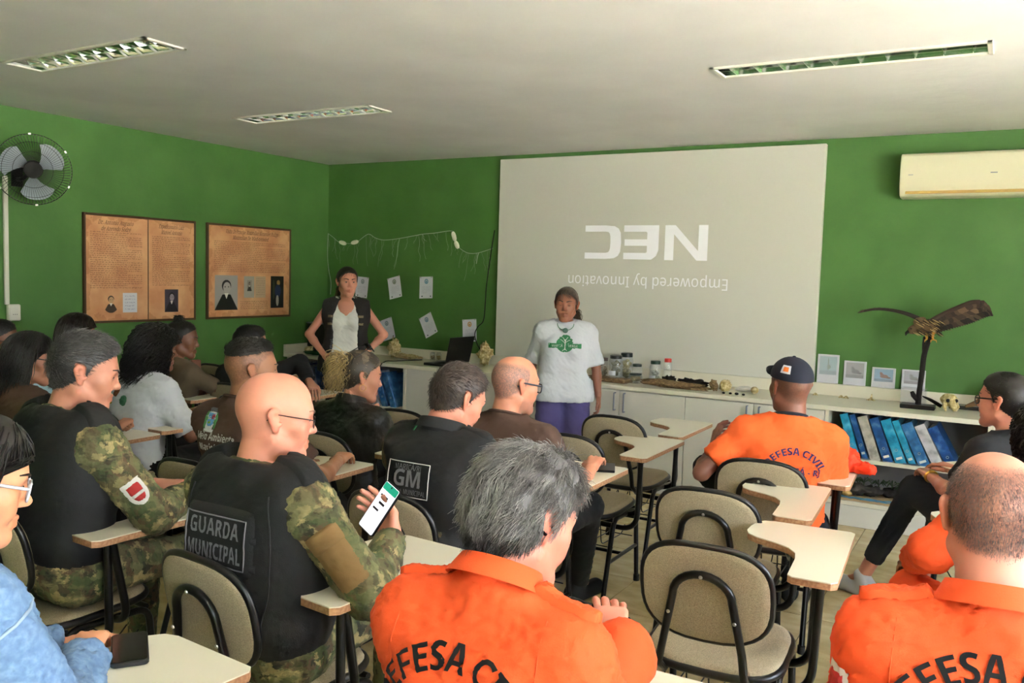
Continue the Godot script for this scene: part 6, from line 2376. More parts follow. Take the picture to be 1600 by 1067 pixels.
func hair(t: Node3D, q: Dictionary, J: Dictionary, H: Dictionary):
	var h: Dictionary = q.hair
	var hx: Transform3D = J.HX
	var a: Array = H.mesh
	var kind: String = h.get("line", "full")
	var th: float = h.get("thick", 0.012)
	var cols: Array = h.colors
	var r := RandomNumberGenerator.new()
	r.seed = int(absf(q.x * 1000.0)) + 7
	var b := MB.new()
	var hv: PackedVector3Array = a[0]
	var hn: PackedVector3Array = a[1]
	var lines := PackedFloat32Array()
	lines.resize(hv.size())
	for k in hv.size():
		lines[k] = hairline(hv[k], kind)
	var map := {}
	var roots := PackedInt32Array()
	var pick := func(p: Vector3) -> Color:
		var n := noise.get_noise_3d(p.x * 60.0, p.y * 22.0, p.z * 60.0) * 0.5 + 0.5
		var c: Color = cols[0].lerp(cols[1], clampf(n * 1.8 - 0.4, 0, 1))
		if cols.size() > 2 and p.y < h.get("dark_below", 0.0):
			c = c.lerp(cols[2], clampf((h.get("dark_below", 0.0) - p.y) / 0.03, 0, 1))
		return lin(c)
	var place := func(i: int) -> int:
		if not map.has(i):
			var p := hv[i]
			var e := clampf(lines[i] / 0.022, 0.0, 1.0)
			var lump := noise.get_noise_3d(p.x * 30.0, p.y * 30.0, p.z * 30.0)
			var th2: float = th + h.get("top_thick", 0.0) * clampf((p.y - 0.06) / 0.05, 0, 1)
			b.col = lin(cols[0]) if h.get("flat", false) else pick.call(p)
			map[i] = b.vert(hx * (p + hn[i] * (0.0012 + th2 * e * (1.0 + h.get("lumps", 0.25) * lump))), (hx.basis * hn[i]).normalized())
			roots.append(i)
		return map[i]
	var ix: PackedInt32Array = a[2]
	var capped: bool = h.get("cap", true)
	for k in range(0, ix.size(), 3):
		if lines[ix[k]] > 0.0 and lines[ix[k + 1]] > 0.0 and lines[ix[k + 2]] > 0.0:
			var i0: int = place.call(ix[k])
			var i1: int = place.call(ix[k + 1])
			var i2: int = place.call(ix[k + 2])
			if capped:
				b.ix.append_array(PackedInt32Array([i0, i1, i2]))
	var n: int = h.get("n", 1200)
	var length: float = h.get("len", 0.02)
	var style: String = h.get("style", "short")
	var wide: float = h.get("wide", 0.0009)
	var comb: Vector3 = h.get("comb", Vector3(0, -0.5, 1))
	var lift: float = h.get("lift", 0.35)
	var curl: float = h.get("curl", 0.0)
	var tie: Vector3 = h.get("tie", Vector3(0, 0.05, 0.135))
	var inv := hx.affine_inverse()
	for k in n:
		if roots.is_empty():
			break
		var i := roots[r.randi_range(0, roots.size() - 1)]
		var p := hv[i]
		var nn := hn[i]
		var e := clampf(lines[i] / 0.022, 0.0, 1.0)
		var th2: float = th + h.get("top_thick", 0.0) * clampf((p.y - 0.06) / 0.05, 0, 1)
		var jit := Vector3(r.randf_range(-1, 1), r.randf_range(-1, 1), r.randf_range(-1, 1))
		var c := pick.call(p + jit * 0.01) as Color
		var tone := r.randf_range(0.7, 1.35)
		c = Color(c.r * tone, c.g * tone, c.b * tone)
		var pts := PackedVector3Array()
		var pos: Vector3 = p + nn * (th2 * e * 0.9) + jit * 0.003
		if style == "short":
			var cm := comb
			if comb == Vector3.ZERO:
				cm = Vector3(p.x * 4.0, -0.6, p.z * 4.0)
			var tan := (cm - nn * cm.dot(nn)).normalized()
			var wav := Vector3(noise.get_noise_3d(p.x * 25, p.y * 25, p.z * 25), noise.get_noise_3d(p.x * 25 + 40, p.y * 25, p.z * 25), noise.get_noise_3d(p.x * 25, p.y * 25 + 40, p.z * 25))
			var d: Vector3 = (tan + nn * lift + jit * 0.3 + wav * h.get("wave", 0.8)).normalized()
			var l := length * r.randf_range(0.6, 1.2) * (0.4 + 0.6 * e)
			for j in 4:
				pts.append(hx * pos)
				pos += d * l / 3.0
				d = (d - nn * 0.22 + Vector3(0, -0.12, 0)).normalized()
		elif style == "tied":
			var tgt := tie
			var steps := 8
			var p0 := pos
			for j in steps:
				var u := float(j) / (steps - 1)
				var m := p0.lerp(tgt, u)
				# keep outside the skull
				var cc := Vector3(0, 0.032, 0.008)
				var dd := m - cc
				var el := Vector3(dd.x / 0.078, dd.y / 0.092, dd.z / 0.10).length()
				var need := 1.0 + th2 / 0.09
				if el < need and u < 0.9:
					m = cc + dd * (need / maxf(el, 0.2))
				pts.append(hx * m)
		else:
			# long: falls over the head, pushed out of the skull and the neck
			var down := Vector3(0, -1, 0) + comb * 0.6
			var tan2 := down - nn * down.dot(nn)
			if tan2.length() < 0.25:
				tan2 += Vector3(jit.x, 0, absf(jit.z) * 0.6)
			var d: Vector3 = (tan2.normalized() + nn * 0.12 + jit * 0.12).normalized()
			var l := length * r.randf_range(0.8, 1.05) * (1.0 - 0.35 * clampf((0.06 - p.y) / 0.12, 0, 1))
			var steps: int = h.get("steps", 12)
			var st := l / steps
			var ph := r.randf() * TAU
			for j in steps + 1:
				var wob := Vector3(cos(ph + j * 1.3), sin(ph * 2.0 + j * 1.1) * 0.5, sin(ph + j * 1.3)) * curl * minf(1.0, j / 3.0)
				pts.append(hx * (pos + wob))
				d = (d * 0.8 + Vector3(0, -0.36, 0) + comb * 0.03).normalized()
				pos += d * st
				var dd := pos - Vector3(0, 0.03, 0.008)
				var sk := Vector3(dd.x / (0.080 + th), dd.y / (0.094 + th), dd.z / (0.10 + th))
				if sk.length() < 1.0:
					pos = Vector3(0, 0.03, 0.008) + dd / maxf(sk.length(), 0.2)
				if pos.y < 0.05 and pos.z < -0.015 and absf(pos.x) < 0.09:
					pos.z = lerpf(pos.z, -0.015, 0.6)
					pos.x = signf(pos.x if pos.x != 0.0 else 1.0) * lerpf(absf(pos.x), 0.088, 0.6)
				if pos.y < -0.04:
					var nk := Vector2(pos.x, pos.z - 0.02)
					if nk.length() < 0.066 and nk.length() > 0.001:
						nk = nk.normalized() * 0.066
						pos.x = nk.x; pos.z = nk.y + 0.02
		strand(b, pts, wide, wide * 0.4, c, c)
	if style == "tied":
		var tail: float = h.get("tail", 0.16)
		for k in h.get("tail_n", 260):
			var jit := Vector3(r.randf_range(-1, 1), r.randf_range(-1, 1), r.randf_range(-1, 1))
			var pos := tie + jit * Vector3(0.018, 0.022, 0.016)
			var pts := PackedVector3Array()
			var d := (Vector3(0, 0.25, 1.0) + jit * 1.1).normalized()
			var ph := r.randf() * TAU
			var l := tail * r.randf_range(0.6, 1.1)
			for j in 11:
				pts.append(hx * (pos + Vector3(cos(ph + j * 1.25), 0.3 * sin(ph + j), sin(ph + j * 1.25)) * h.get("tail_curl", 0.006)))
				d = (d + Vector3(0, -0.6, -0.12)).normalized()
				pos += d * l / 10.0
			var cc: Color = lin(h.get("tail_color", cols[0]).lerp(cols[r.randi_range(0, 1)], r.randf() * 0.7))
			strand(b, pts, h.get("tail_wide", 0.0024), 0.0008, cc, cc)
	put_colored("hair", b, M.hair, t)
	if style == "tied":
		var tb := MB.new()
		var ring := []
		for k in 14:
			var an := TAU * k / 14.0
			ring.append(hx * (tie + Vector3(cos(an) * 0.018, sin(an) * 0.018, 0.0)))
		tb.tube(ring, 0.005, 6, false, 1.0, true)
		obj("hair_tie", tb, M[h.get("tie_mat", "black_cloth")], t)

# ---- trimmings laid onto a garment's surface
func back_ray(J: Dictionary, x: float, y: float) -> Array:
	return [on(J, x, y, 0.45), J.T * Vector3(0, 0, -1)]

# printing on the back (or, with front, the chest) of a garment: arc > 0 bends the line upwards like a rainbow
func print_text(F: Field, J: Dictionary, parent: Node, called: String, words: String, size: float, at: Vector2, m: Material, arc := 0.0, bold := 0.0, width := 0.0, lift := 0.003, front := false, turn := 0.0, shift := 0.0):
	var g := finer(text_flat(words, size, bold), 0.011)
	var sx := 1.0
	if width > 0.0:
		sx = width / maxf(text_width(words, size, bold), 0.001)
	var b := MB.new()
	var pts := PackedVector3Array()
	var sgn := -1.0 if front else 1.0
	var mid := 0.0
	var cnt := 0
	for p in g[0]:
		var u := Vector2(p.x * sx + shift, p.y)
		if arc > 0.0:
			var an := u.x / arc
			u = Vector2(sin(an) * (arc + u.y), cos(an) * (arc + u.y) - arc)
		u = u.rotated(turn)
		u += at
		var dir: Vector3 = J.T * Vector3(0, 0, -sgn)
		var hit := F.hit(on(J, sgn * u.x / J.w, u.y, sgn * 0.42), dir, 0.6)
		if hit.is_finite():
			pts.append(hit - dir * lift)
			mid += (hit - dir * lift).dot(dir); cnt += 1
		else:
			pts.append(Vector3.INF)
	for k in pts.size():
		if not pts[k].is_finite():
			pts[k] = pts[maxi(k - 1, 0)]
	var nn: Vector3 = J.T * Vector3(0, 0, sgn)
	for p in pts:
		b.vert(p, nn)
	for i in range(0, g[1].size(), 3):
		var i0: int = g[1][i]; var i1: int = g[1][i + 1]; var i2: int = g[1][i + 2]
		if pts[i0].is_finite() and pts[i1].is_finite() and pts[i2].is_finite():
			b.ix.append_array(PackedInt32Array([i0, i1, i2]))
	return obj(called, b, m, parent)

# each word of a curved line as a print of its own
func arc_words(F: Field, J: Dictionary, parent: Node, words: Array, size: float, at: Vector2, m: Material, arc: float, width: float, lift := 0.005):
	var gap := size * 0.42
	var total := gap * (words.size() - 1)
	for w in words:
		total += text_width(w, size, 1.0)
	var k := width / total
	var x := -width * 0.5
	for w in words:
		var ww := text_width(w, size, 1.0) * k
		print_text(F, J, parent, "lettering", w, size, at, m, arc, 1.0, ww, lift, false, 0.0, x + ww * 0.5)
		x += ww + gap * k

# split long triangles so that flat letters can follow a curved surface
func finer(g: Array, most: float) -> Array:
	var v: PackedVector3Array = g[0].duplicate()
	var todo: PackedInt32Array = g[1].duplicate()
	for pass_ in 5:
		var out := PackedInt32Array()
		var mids := {}
		var any := false
		for i in range(0, todo.size(), 3):
			var t := [todo[i], todo[i + 1], todo[i + 2]]
			var best := -1
			var bl := most
			for k in 3:
				var l := v[t[k]].distance_to(v[t[(k + 1) % 3]])
				if l > bl:
					bl = l; best = k
			if best < 0:
				out.append_array(PackedInt32Array(t))
				continue
			any = true
			var a: int = t[best]; var b: int = t[(best + 1) % 3]; var c: int = t[(best + 2) % 3]
			var key := Vector2i(mini(a, b), maxi(a, b))
			if not mids.has(key):
				mids[key] = v.size()
				v.append((v[a] + v[b]) * 0.5)
			var m: int = mids[key]
			out.append_array(PackedInt32Array([a, m, c, m, b, c]))
		todo = out
		if not any:
			break
	return [v, todo]

# a cloth patch that follows the surface. o: start point off the surface, dir: towards it, u and v: half extents
func patch(F: Field, parent: Node, called: String, o: Vector3, dir: Vector3, u: Vector3, v: Vector3, m: Material, lift := 0.004, nu := 10, nv := 8, shape := "", uv := false):
	var pts := PackedVector3Array()
	var d := dir.normalized()
	var prev := 0.3
	for j in nv + 1:
		for i in nu + 1:
			var a := (float(i) / nu - 0.5) * 2.0
			var c := (float(j) / nv - 0.5) * 2.0
			var aa := a
			var cc := c
			if shape == "round":
				var l := maxf(absf(a), absf(c))
				var k := Vector2(a, c).length()
				if k > 0.0:
					aa = a * l / k; cc = c * l / k
			elif shape == "shield":
				if c > 0.0: aa = a * sqrt(maxf(0.0, 1.0 - c * c * 0.95))
			elif shape == "soft":
				aa = a * (1.0 - 0.06 * pow(absf(c), 6.0)); cc = c * (1.0 - 0.06 * pow(absf(a), 6.0))
			elif shape == "strap":
				aa = a * (1.0 if c < 0.7 else 1.0 - (c - 0.7) * 1.6)
			var from := o + u * aa - v * cc
			var hit := F.hit(from, d, 0.5)
			var t := prev
			if hit.is_finite():
				t = (hit - from).dot(d)
				prev = t
			var edge := i == 0 or j == 0 or i == nu or j == nv
			pts.append(from + d * (t - (0.0005 if edge else lift)))
	var b := MB.new()
	b.uvd = uv
	b.sheet(pts, nu, nv, (u.cross(v)).dot(d) < 0.0)
	return obj(called, b, m, parent)

# a tube that follows the surface (seams, outlines)
func seam(F: Field, parent: Node, called: String, line: Array, dir: Vector3, r: float, m: Material, lift := 0.001, closed := false):
	var path := []
	for p in line:
		var hit := F.hit(p, dir, 0.6)
		if hit.is_finite():
			path.append(hit - dir.normalized() * lift)
	if path.size() > 1:
		var b := MB.new()
		b.tube(path, r, 5, true, 1.0, closed)
		return obj(called, b, m, parent)
	return null

# turned-down collar round the neck
func collar(parent: Node, J: Dictionary, m: Material, h := 0.038, rad := 0.066, flare := 0.026, gap := 0.5, called := "collar", drop := 0.03):
	var c: Vector3 = on(J, 0, 0.506, 0.010)
	var ax: Basis = J.T * Basis(Vector3.RIGHT, -0.22)
	var prof := [Vector2(rad, -0.012), Vector2(rad - 0.002, h * 0.7), Vector2(rad + 0.002, h), Vector2(rad + 0.008, h * 1.02), Vector2(rad + flare * 0.7, h * 0.45), Vector2(rad + flare, h - drop - 0.012)]
	var n := 30
	var pts := PackedVector3Array()
	for j in prof.size():
		for i in n + 1:
			var a := gap + (TAU - gap * 2.0) * i / n - PI / 2
			var pr: Vector2 = prof[j]
			var front := pow(clampf(1.0 - absf(angle_difference(a, -PI / 2)) / 1.2, 0, 1), 2.0)
			var rr := pr.x + (0.012 * front if j > 3 else 0.0)
			pts.append(c + ax * Vector3(cos(a) * rr * 1.02, pr.y - (0.012 * front if j > 3 else 0.0), sin(a) * rr * 1.05) * J.s)
	var b := MB.new()
	b.sheet(pts, n, prof.size() - 1)
	return obj(called, b, m, parent)

# knitted neckband of a T-shirt
func neckband(parent: Node, J: Dictionary, m: Material, r := 0.069, thick := 0.006):
	var ring := []
	for k in 28:
		var a := TAU * k / 28.0
		ring.append(on(J, 0, 0.513, 0.010) + J.T * Basis(Vector3.RIGHT, -0.27) * Vector3(cos(a) * r, 0, sin(a) * r * 1.02) * J.s)
	var b := MB.new()
	b.tube(ring, thick, 8, false, 1.5, true)
	return obj("neckband", b, m, parent)

# ---------------------------------------------------------------- who is there
func vest(t: Node3D, J: Dictionary, q: Dictionary, m: Material, g: float, called := "vest", cell := 0.012, low := 0.0, sh := 0.115) -> Field:
	var bb := bounds(J)
	var F := Field.new(bb[0], bb[1], cell)
	var Z: Vector3 = J.T * Vector3.BACK
	var s: float = J.s
	var belly: float = q.get("belly", 0.0)
	F.cap(on(J, -0.075, 0.10 - low, -belly * 0.5), on(J, 0.075, 0.10 - low, -belly * 0.5), (0.108 + belly + g) * s, (0.108 + belly + g) * s, 0.05, Z, 1.08)
	F.cap(on(J, -0.085, 0.25, -belly * 0.3), on(J, 0.085, 0.25, -belly * 0.3), (0.108 + belly * 0.6 + g) * s, (0.108 + belly * 0.6 + g) * s, 0.05, Z, 1.08)
	F.cap(on(J, -0.08, 0.36, 0.0), on(J, 0.08, 0.36, 0.0), (0.108 + g) * s, (0.108 + g) * s, 0.05, Z, 1.08)
	F.cap(on(J, -sh, 0.430, 0.0), on(J, sh, 0.430, 0.0), (0.064 + g) * s, (0.064 + g) * s, 0.05)
	F.cap(on(J, 0, 0.475, 0.012), on(J, -sh, 0.435, 0), (0.052 + g * 0.8) * s, (0.050 + g) * s, 0.04)
	F.cap(on(J, 0, 0.475, 0.012), on(J, sh, 0.435, 0), (0.052 + g * 0.8) * s, (0.050 + g) * s, 0.04)
	F.cut(on(J, 0, 0.508, 0.012), (J.T * Vector3(0, 1, -0.28)).normalized(), 0.105)
	var b := MB.new()
	pour(b, F.mesh(folds(0.003, q.x * 9.0)))
	J.V = F
	J.vest = obj(called, b, m, t)
	return F

func outline(F: Field, J: Dictionary, parent: Node, called: String, x0: float, x1: float, y0: float, y1: float, r: float, m: Material, lift: float):
	var line := []
	for e in [[x0, y0, x1, y0], [x1, y0, x1, y1], [x1, y1, x0, y1], [x0, y1, x0, y0]]:
		for k in 8:
			line.append(on(J, lerpf(e[0], e[2], k / 8.0), lerpf(e[1], e[3], k / 8.0), 0.42))
	seam(F, parent, called, line, J.T * Vector3(0, 0, -1), r, m, lift, true)

func back_patch(F: Field, J: Dictionary, parent: Node, called: String, x: float, y: float, w: float, h: float, m: Material, lift: float, shape := "soft", n := 12):
	return patch(F, parent, called, on(J, x, y, 0.42), J.T * Vector3(0, 0, -1), J.T * Vector3(w * J.s, 0, 0), J.T * Vector3(0, h * J.s, 0), m, lift, n, n, shape)

func crest(F: Field, J: Dictionary, parent: Node, x: float, y: float, k: float):
	mat("crest_white", Color(0.78, 0.78, 0.76), 0.8)
	mat("crest_green", Color(0.30, 0.52, 0.30), 0.8)
	mat("crest_blue", Color(0.33, 0.55, 0.74), 0.8)
	mat("crest_red", Color(0.72, 0.16, 0.18), 0.8)
	mat("crest_lime", Color(0.52, 0.66, 0.22), 0.8)
	var c: MeshInstance3D = back_patch(F, J, parent, "crest", x, y - 0.004 * k, 0.040 * k, 0.046 * k, M.crest_white, 0.002, "round")
	c.set_meta("label", "coat of arms printed on the shirt")
	back_patch(F, J, c, "wreath", x - 0.03 * k, y - 0.004 * k, 0.011 * k, 0.042 * k, M.crest_green, 0.003, "round", 8)
	back_patch(F, J, c, "wreath", x + 0.03 * k, y - 0.004 * k, 0.010 * k, 0.040 * k, M.crest_green, 0.003, "round", 8)
	back_patch(F, J, c, "shield", x, y - 0.002 * k, 0.025 * k, 0.034 * k, M.crest_blue, 0.0036, "shield", 10)
	back_patch(F, J, c, "red_quarter", x + 0.012 * k, y + 0.012 * k, 0.012 * k, 0.014 * k, M.crest_red, 0.0046, "", 6)
	back_patch(F, J, c, "hill", x - 0.004 * k, y - 0.014 * k, 0.012 * k, 0.009 * k, M.crest_lime, 0.0046, "round", 6)
	back_patch(F, J, c, "white_band", x - 0.008 * k, y + 0.002 * k, 0.012 * k, 0.004 * k, M.crest_white, 0.0052, "", 6)
	back_patch(F, J, c, "crown", x, y + 0.044 * k, 0.026 * k, 0.010 * k, M.thread_grey, 0.003, "", 8)
	back_patch(F, J, c, "ribbon", x, y - 0.052 * k, 0.032 * k, 0.007 * k, M.crest_white, 0.003, "", 8)

func shoulder_strap(F: Field, J: Dictionary, parent: Node, i: int, m: Material, called := "shoulder_strap", w := 0.028, l := 0.068, lift := 0.014):
	var sg := -1.0 if i == 0 else 1.0
	var a := on(J, sg * 0.085, 0.5, 0.004)
	var b: Vector3 = J.S[i] + J.T * Vector3(sg * 0.03, 0.03, 0)
	var up: Vector3 = J.T * Vector3(sg * 0.35, 1, 0.05).normalized()
	var along := (b - a).normalized()
	var mid := (a + b) * 0.5 + up * 0.12
	var st = patch(F, parent, called, mid, -up, J.T * Vector3(0, 0, w), along * -l, m, lift, 14, 24, "strap")
	if st != null:
		var bt := MB.new()
		var h := F.hit(mid - along * l * 0.75, -up, 0.4)
		if h.is_finite():
			bt.lathe([Vector2(0.007, 0.0), Vector2(0.007, 0.002), Vector2(0.0, 0.003)], 10, h + up * (lift + 0.0005), Basis(Quaternion(Vector3.UP, up)))
			obj("button", bt, m, st)
	return st

func arm_patch(F: Field, J: Dictionary, parent: Node, called: String, i: int, at: float, out: Vector3, w: float, h: float, m: Material, lift: float, shape: String):
	var p: Vector3 = J.S[i].lerp(J.E[i], at)
	var along: Vector3 = (J.E[i] - J.S[i]).normalized()
	var o := (out - along * out.dot(along)).normalized()
	return patch(F, parent, called, p + o * 0.18, -o, along.cross(o) * w, along * -h, m, lift, 10, 10, shape)

func orange_uniform(t: Node3D, J: Dictionary, words: bool, ty := 0.375):
	collar(J.shirt, J, M.orange, 0.042, 0.072, 0.028, 0.55)
	for i in 2:
		shoulder_strap(J.F, J, J.shirt, i, M.orange)
	if words:
		arc_words(J.F, J, J.shirt, ["DEFESA", "CIVIL"], 0.050, Vector2(0.0, ty), M.thread_black, 0.17, 0.43)
		print_text(J.F, J, J.shirt, "lettering", "MARICÁ - RJ", 0.042, Vector2(0.0, ty - 0.165), M.thread_black, 0.0, 1.0, 0.28, 0.003)
	# yoke seams down from the shoulders
	for sg in [-1.0, 1.0]:
		var line := []
		for k in 12:
			line.append(on(J, sg * (0.150 + 0.006 * sin(k * 0.5)), lerpf(0.47, 0.12, k / 11.0), 0.42))
		seam(J.F, J.shirt, "seam", line, J.T * Vector3(0, 0, -1), 0.0012, M.orange, 0.0006)

func build_people():
	head_man = make_head(false)
	head_woman = make_head(true)
	var q: Dictionary
	var t: Node3D
	var J: Dictionary
	var tan_skin := Color(0.80, 0.57, 0.47)
	var brown_skin := Color(0.45, 0.29, 0.21)

	# bald officer with the phone
	q = {"x": -1.815, "z": -1.77, "up": 0.01, "s": 1.0, "hs": 1.03, "w": 1.06, "cell": 0.011, "belly": 0.02, "head": [-0.66, 0.14, 0.0], "lean": 0.02, "skin": Color(0.79, 0.53, 0.44), "top_mat": "camo", "leg_mat": "camo", "loose": 0.016, "folds": 0.007,
		"hands": [Vector3(-0.05, 0.70, -0.30), Vector3(0.272, 0.822, -0.22)], "poles": [Vector3(-1, -1, 0), Vector3(1.0, -1.2, 0.25)], "grip": ["relaxed", "relaxed"], "palms": [Vector3(0, -1, 0), Vector3(-0.10, 0.42, 0.9)], "aims": [null, Vector3(-0.72, 0.66, -0.2)],
		"stubble": 0.10, "stubble_color": Color(0.55, 0.42, 0.36), "stubble_line": "horseshoe", "glasses": {"mat": "thin_frame", "r": 0.0013, "h": 0.030}, "brow": Color(0.5, 0.4, 0.33), "knees": [Vector3(-0.2, 0.55, -0.38), Vector3(0.16, 0.55, -0.40)]}
	mat("thin_frame", Color(0.10, 0.095, 0.09), 0.35, 0.5)
	t = person("bald officer in camouflage and black vest reading a phone", q)
	J = rigs[t]
	var V := vest(t, J, q, M.black_vest, 0.034, "vest", 0.011)
	var pn = back_patch(V, J, J.vest, "back_panel", -0.015, 0.315, 0.135, 0.092, M.black_vest, 0.012, "soft", 16)
	outline(V, J, pn, "panel_border", -0.125, 0.095, 0.25, 0.382, 0.0022, M.thread_grey, 0.0145)
	print_text(V, J, pn, "lettering", "GUARDA", 0.044, Vector2(-0.015, 0.349), M.thread_grey, 0.0, 1.0, 0.19, 0.0155)
	print_text(V, J, pn, "lettering", "MUNICIPAL", 0.044, Vector2(-0.015, 0.285), M.thread_grey, 0.0, 1.0, 0.205, 0.0155)
	back_patch(V, J, J.vest, "lower_panel", -0.01, 0.14, 0.15, 0.06, M.black_vest, 0.008, "soft", 10)
	for i in 2:
		shoulder_strap(V, J, J.vest, i, M.black_vest, "strap", 0.04, 0.075, 0.012)
	mat("webbing_black", Color(0.075, 0.077, 0.085), 0.8)
	for k in 3:
		patch(V, J.vest, "webbing_band", on(J, 0.145, 0.33 - 0.075 * k, 0.36), J.T * Vector3(-0.35, 0, -0.94), J.T * Vector3(0.05, 0, -0.018), J.T * Vector3(0, 0.012, 0), M.webbing_black, 0.006, 8, 4, "")
	for sg in [-1.0, 1.0]:
		var piping := []
		for k in 14:
			piping.append(on(J, sg * (0.135 + 0.02 * sin(k * 0.24)), lerpf(0.45, 0.10, k / 13.0), 0.42))
		seam(V, J.vest, "piping", piping, J.T * Vector3(0, 0, -1), 0.003, M.webbing_black, 0.001)
	arm_patch(J.F, J, J.shirt, "sleeve_pocket", 1, 0.62, Vector3(0.6, 0.1, 0.8), 0.045, 0.075, M.tan_pocket, 0.005, "soft")
	arm_patch(J.F, J, J.shirt, "pocket_flap", 1, 0.36, Vector3(0.6, 0.1, 0.8), 0.048, 0.028, M.tan_pocket, 0.009, "soft")
	phone_in_hand(t, J, 1)

	# grey haired officer at the left
	q = {"x": -2.75, "z": -1.75, "up": 0.05, "s": 1.02, "hs": 1.02, "cell": 0.012, "head": [-0.62, 0.22, 0.0], "lean": 0.10, "skin": Color(0.70, 0.48, 0.39), "top_mat": "camo", "leg_mat": "camo", "loose": 0.016, "folds": 0.007,
		"hands": [Vector3(0.02, 0.78, -0.34), Vector3(0.20, 0.775, -0.34)], "poles": [Vector3(-1, -0.6, 0.3), Vector3(0.9, -0.9, 0.5)],
		"stubble": 0.75, "stubble_color": Color(0.20, 0.19, 0.19), "hair": {"flat": true, "colors": [Color(0.19, 0.185, 0.185), Color(0.42, 0.41, 0.40)], "n": 3400, "thick": 0.008, "top_thick": 0.012, "len": 0.020, "comb": Vector3(0, 0.1, -1), "lift": 0.6, "wave": 0.3}, "brow": Color(0.15, 0.13, 0.12)}
	t = person("grey haired officer in camouflage and black vest at the left", q)
	J = rigs[t]
	V = vest(t, J, q, M.black_vest, 0.032)
	for i in 2:
		shoulder_strap(V, J, J.vest, i, M.black_vest, "strap", 0.045, 0.075, 0.014)
	for k in 3:
		patch(V, J.vest, "tan_loop", on(J, -0.03, 0.36 - 0.045 * k, 0.42), J.T * Vector3(0, 0, -1), J.T * Vector3(0.03, 0, 0), J.T * Vector3(0, 0.015, 0), M.tan_stripe, 0.006, 6, 5, "soft")
	var em = arm_patch(J.F, J, J.shirt, "sleeve_emblem", 1, 0.66, Vector3(0.9, 0.1, 0.45), 0.034, 0.044, M.thread_white, 0.004, "shield")
	mat("emblem_red", Color(0.62, 0.13, 0.12), 0.8)
	arm_patch(J.F, J, em, "red_field", 1, 0.66, Vector3(0.9, 0.1, 0.45), 0.024, 0.032, M.emblem_red, 0.008, "shield")
	arm_patch(J.F, J, em, "white_stripe", 1, 0.68, Vector3(0.9, 0.1, 0.45), 0.024, 0.006, M.thread_white, 0.011, "")

	# grey haired man in orange, close in front
	q = {"x": -0.832, "z": -1.31, "up": -0.02, "s": 1.0, "hs": 1.03, "w": 1.0, "cell": 0.010, "belly": 0.02, "head": [-0.42, 0.36, 0.06], "lean": 0.30, "skin": Color(0.76, 0.49, 0.41), "top_mat": "orange", "leg_mat": "orange", "loose": 0.018, "folds": 0.008,
		"hands": [Vector3(-0.08, 0.72, -0.36), Vector3(0.12, 0.80, -0.40)], "knees": [Vector3(-0.16, 0.54, -0.42), Vector3(0.16, 0.80, -0.36)], "ankles": [Vector3(-0.16, 0.10, -0.40), Vector3(-0.12, 0.60, -0.52)],
		"hair": {"colors": [Color(0.33, 0.32, 0.325), Color(0.66, 0.65, 0.63), Color(0.14, 0.13, 0.135)], "flat": true, "dark_below": -0.012, "n": 11000, "thick": 0.020, "top_thick": 0.006, "lumps": 0.5, "len": 0.034, "comb": Vector3(0.1, -0.9, 0.5), "lift": 0.35, "wave": 1.0, "line": "low", "wide": 0.0008}, "brow": Color(0.4, 0.38, 0.36)}
	t = person("grey haired man in orange uniform seen from behind in front", q)
	J = rigs[t]
	orange_uniform(t, J, true)
	var hw: Transform3D = t.transform * (J.HW[1] as Transform3D)
	var hp := thing("mobile_phone", "dark phone in the hand of the grey haired man in orange", "phone", hw * Vector3(-0.035, -0.030, -0.085))
	hp.basis = hw.basis.orthonormalized() * Basis(Vector3.UP, 1.2)
	var hb := MB.new()
	hb.prism(rounded(0.075, 0.155, 0.010), 0.009, Transform3D(Basis(Vector3.RIGHT, -PI / 2), Vector3.ZERO), 0.0015)
	obj("case", hb, M.black_plastic, hp)
	var hs := MB.new()
	hs.prism(rounded(0.067, 0.146, 0.007), 0.0005, Transform3D(Basis(Vector3.RIGHT, -PI / 2), Vector3(0, 0.0006, 0)))
	obj("screen", hs, M.dark_screen, hp)
	var rb = arm_patch(J.F, J, J.shirt, "round_emblem", 1, 0.55, Vector3(0.85, 0.1, 0.6), 0.042, 0.042, M.thread_navy, 0.004, "round")
	arm_patch(J.F, J, rb, "emblem_ring", 1, 0.55, Vector3(0.85, 0.1, 0.6), 0.033, 0.033, M.orange, 0.0055, "round")
	arm_patch(J.F, J, rb, "emblem_mark", 1, 0.56, Vector3(0.85, 0.1, 0.6), 0.014, 0.018, M.thread_navy, 0.007, "shield")

	# shaven man in orange at the right
	q = {"x": 0.0, "z": -1.85, "up": -0.04, "neck": 0.032, "turn": 0.10, "s": 1.0, "hs": 1.05, "w": 1.08, "cell": 0.010, "belly": 0.02, "head": [0.05, 0.20, 0.0], "lean": 0.10, "skin": Color(0.77, 0.52, 0.44), "top_mat": "orange", "leg_mat": "orange", "loose": 0.022, "folds": 0.008,
		"stubble": 0.62, "stubble_color": Color(0.26, 0.23, 0.22), "stubble_line": "horseshoe", "hair": {"colors": [Color(0.22, 0.20, 0.20), Color(0.45, 0.42, 0.41)], "n": 13000, "cap": false, "thick": 0.0008, "lumps": 0.0, "len": 0.006, "comb": Vector3(0, -1, 0.3), "lift": 0.8, "line": "horseshoe", "wide": 0.00028, "wave": 0.2}}
	t = person("shaven headed man in orange uniform at the lower right", q)
	J = rigs[t]
	orange_uniform(t, J, true, 0.415)
	em = arm_patch(J.F, J, J.shirt, "sleeve_emblem", 0, 0.36, Vector3(-0.75, 0.1, 0.7), 0.026, 0.052, M.thread_white, 0.004, "shield")
	arm_patch(J.F, J, em, "red_field", 0, 0.36, Vector3(-0.75, 0.1, 0.7), 0.019, 0.040, M.emblem_red, 0.0085, "shield")

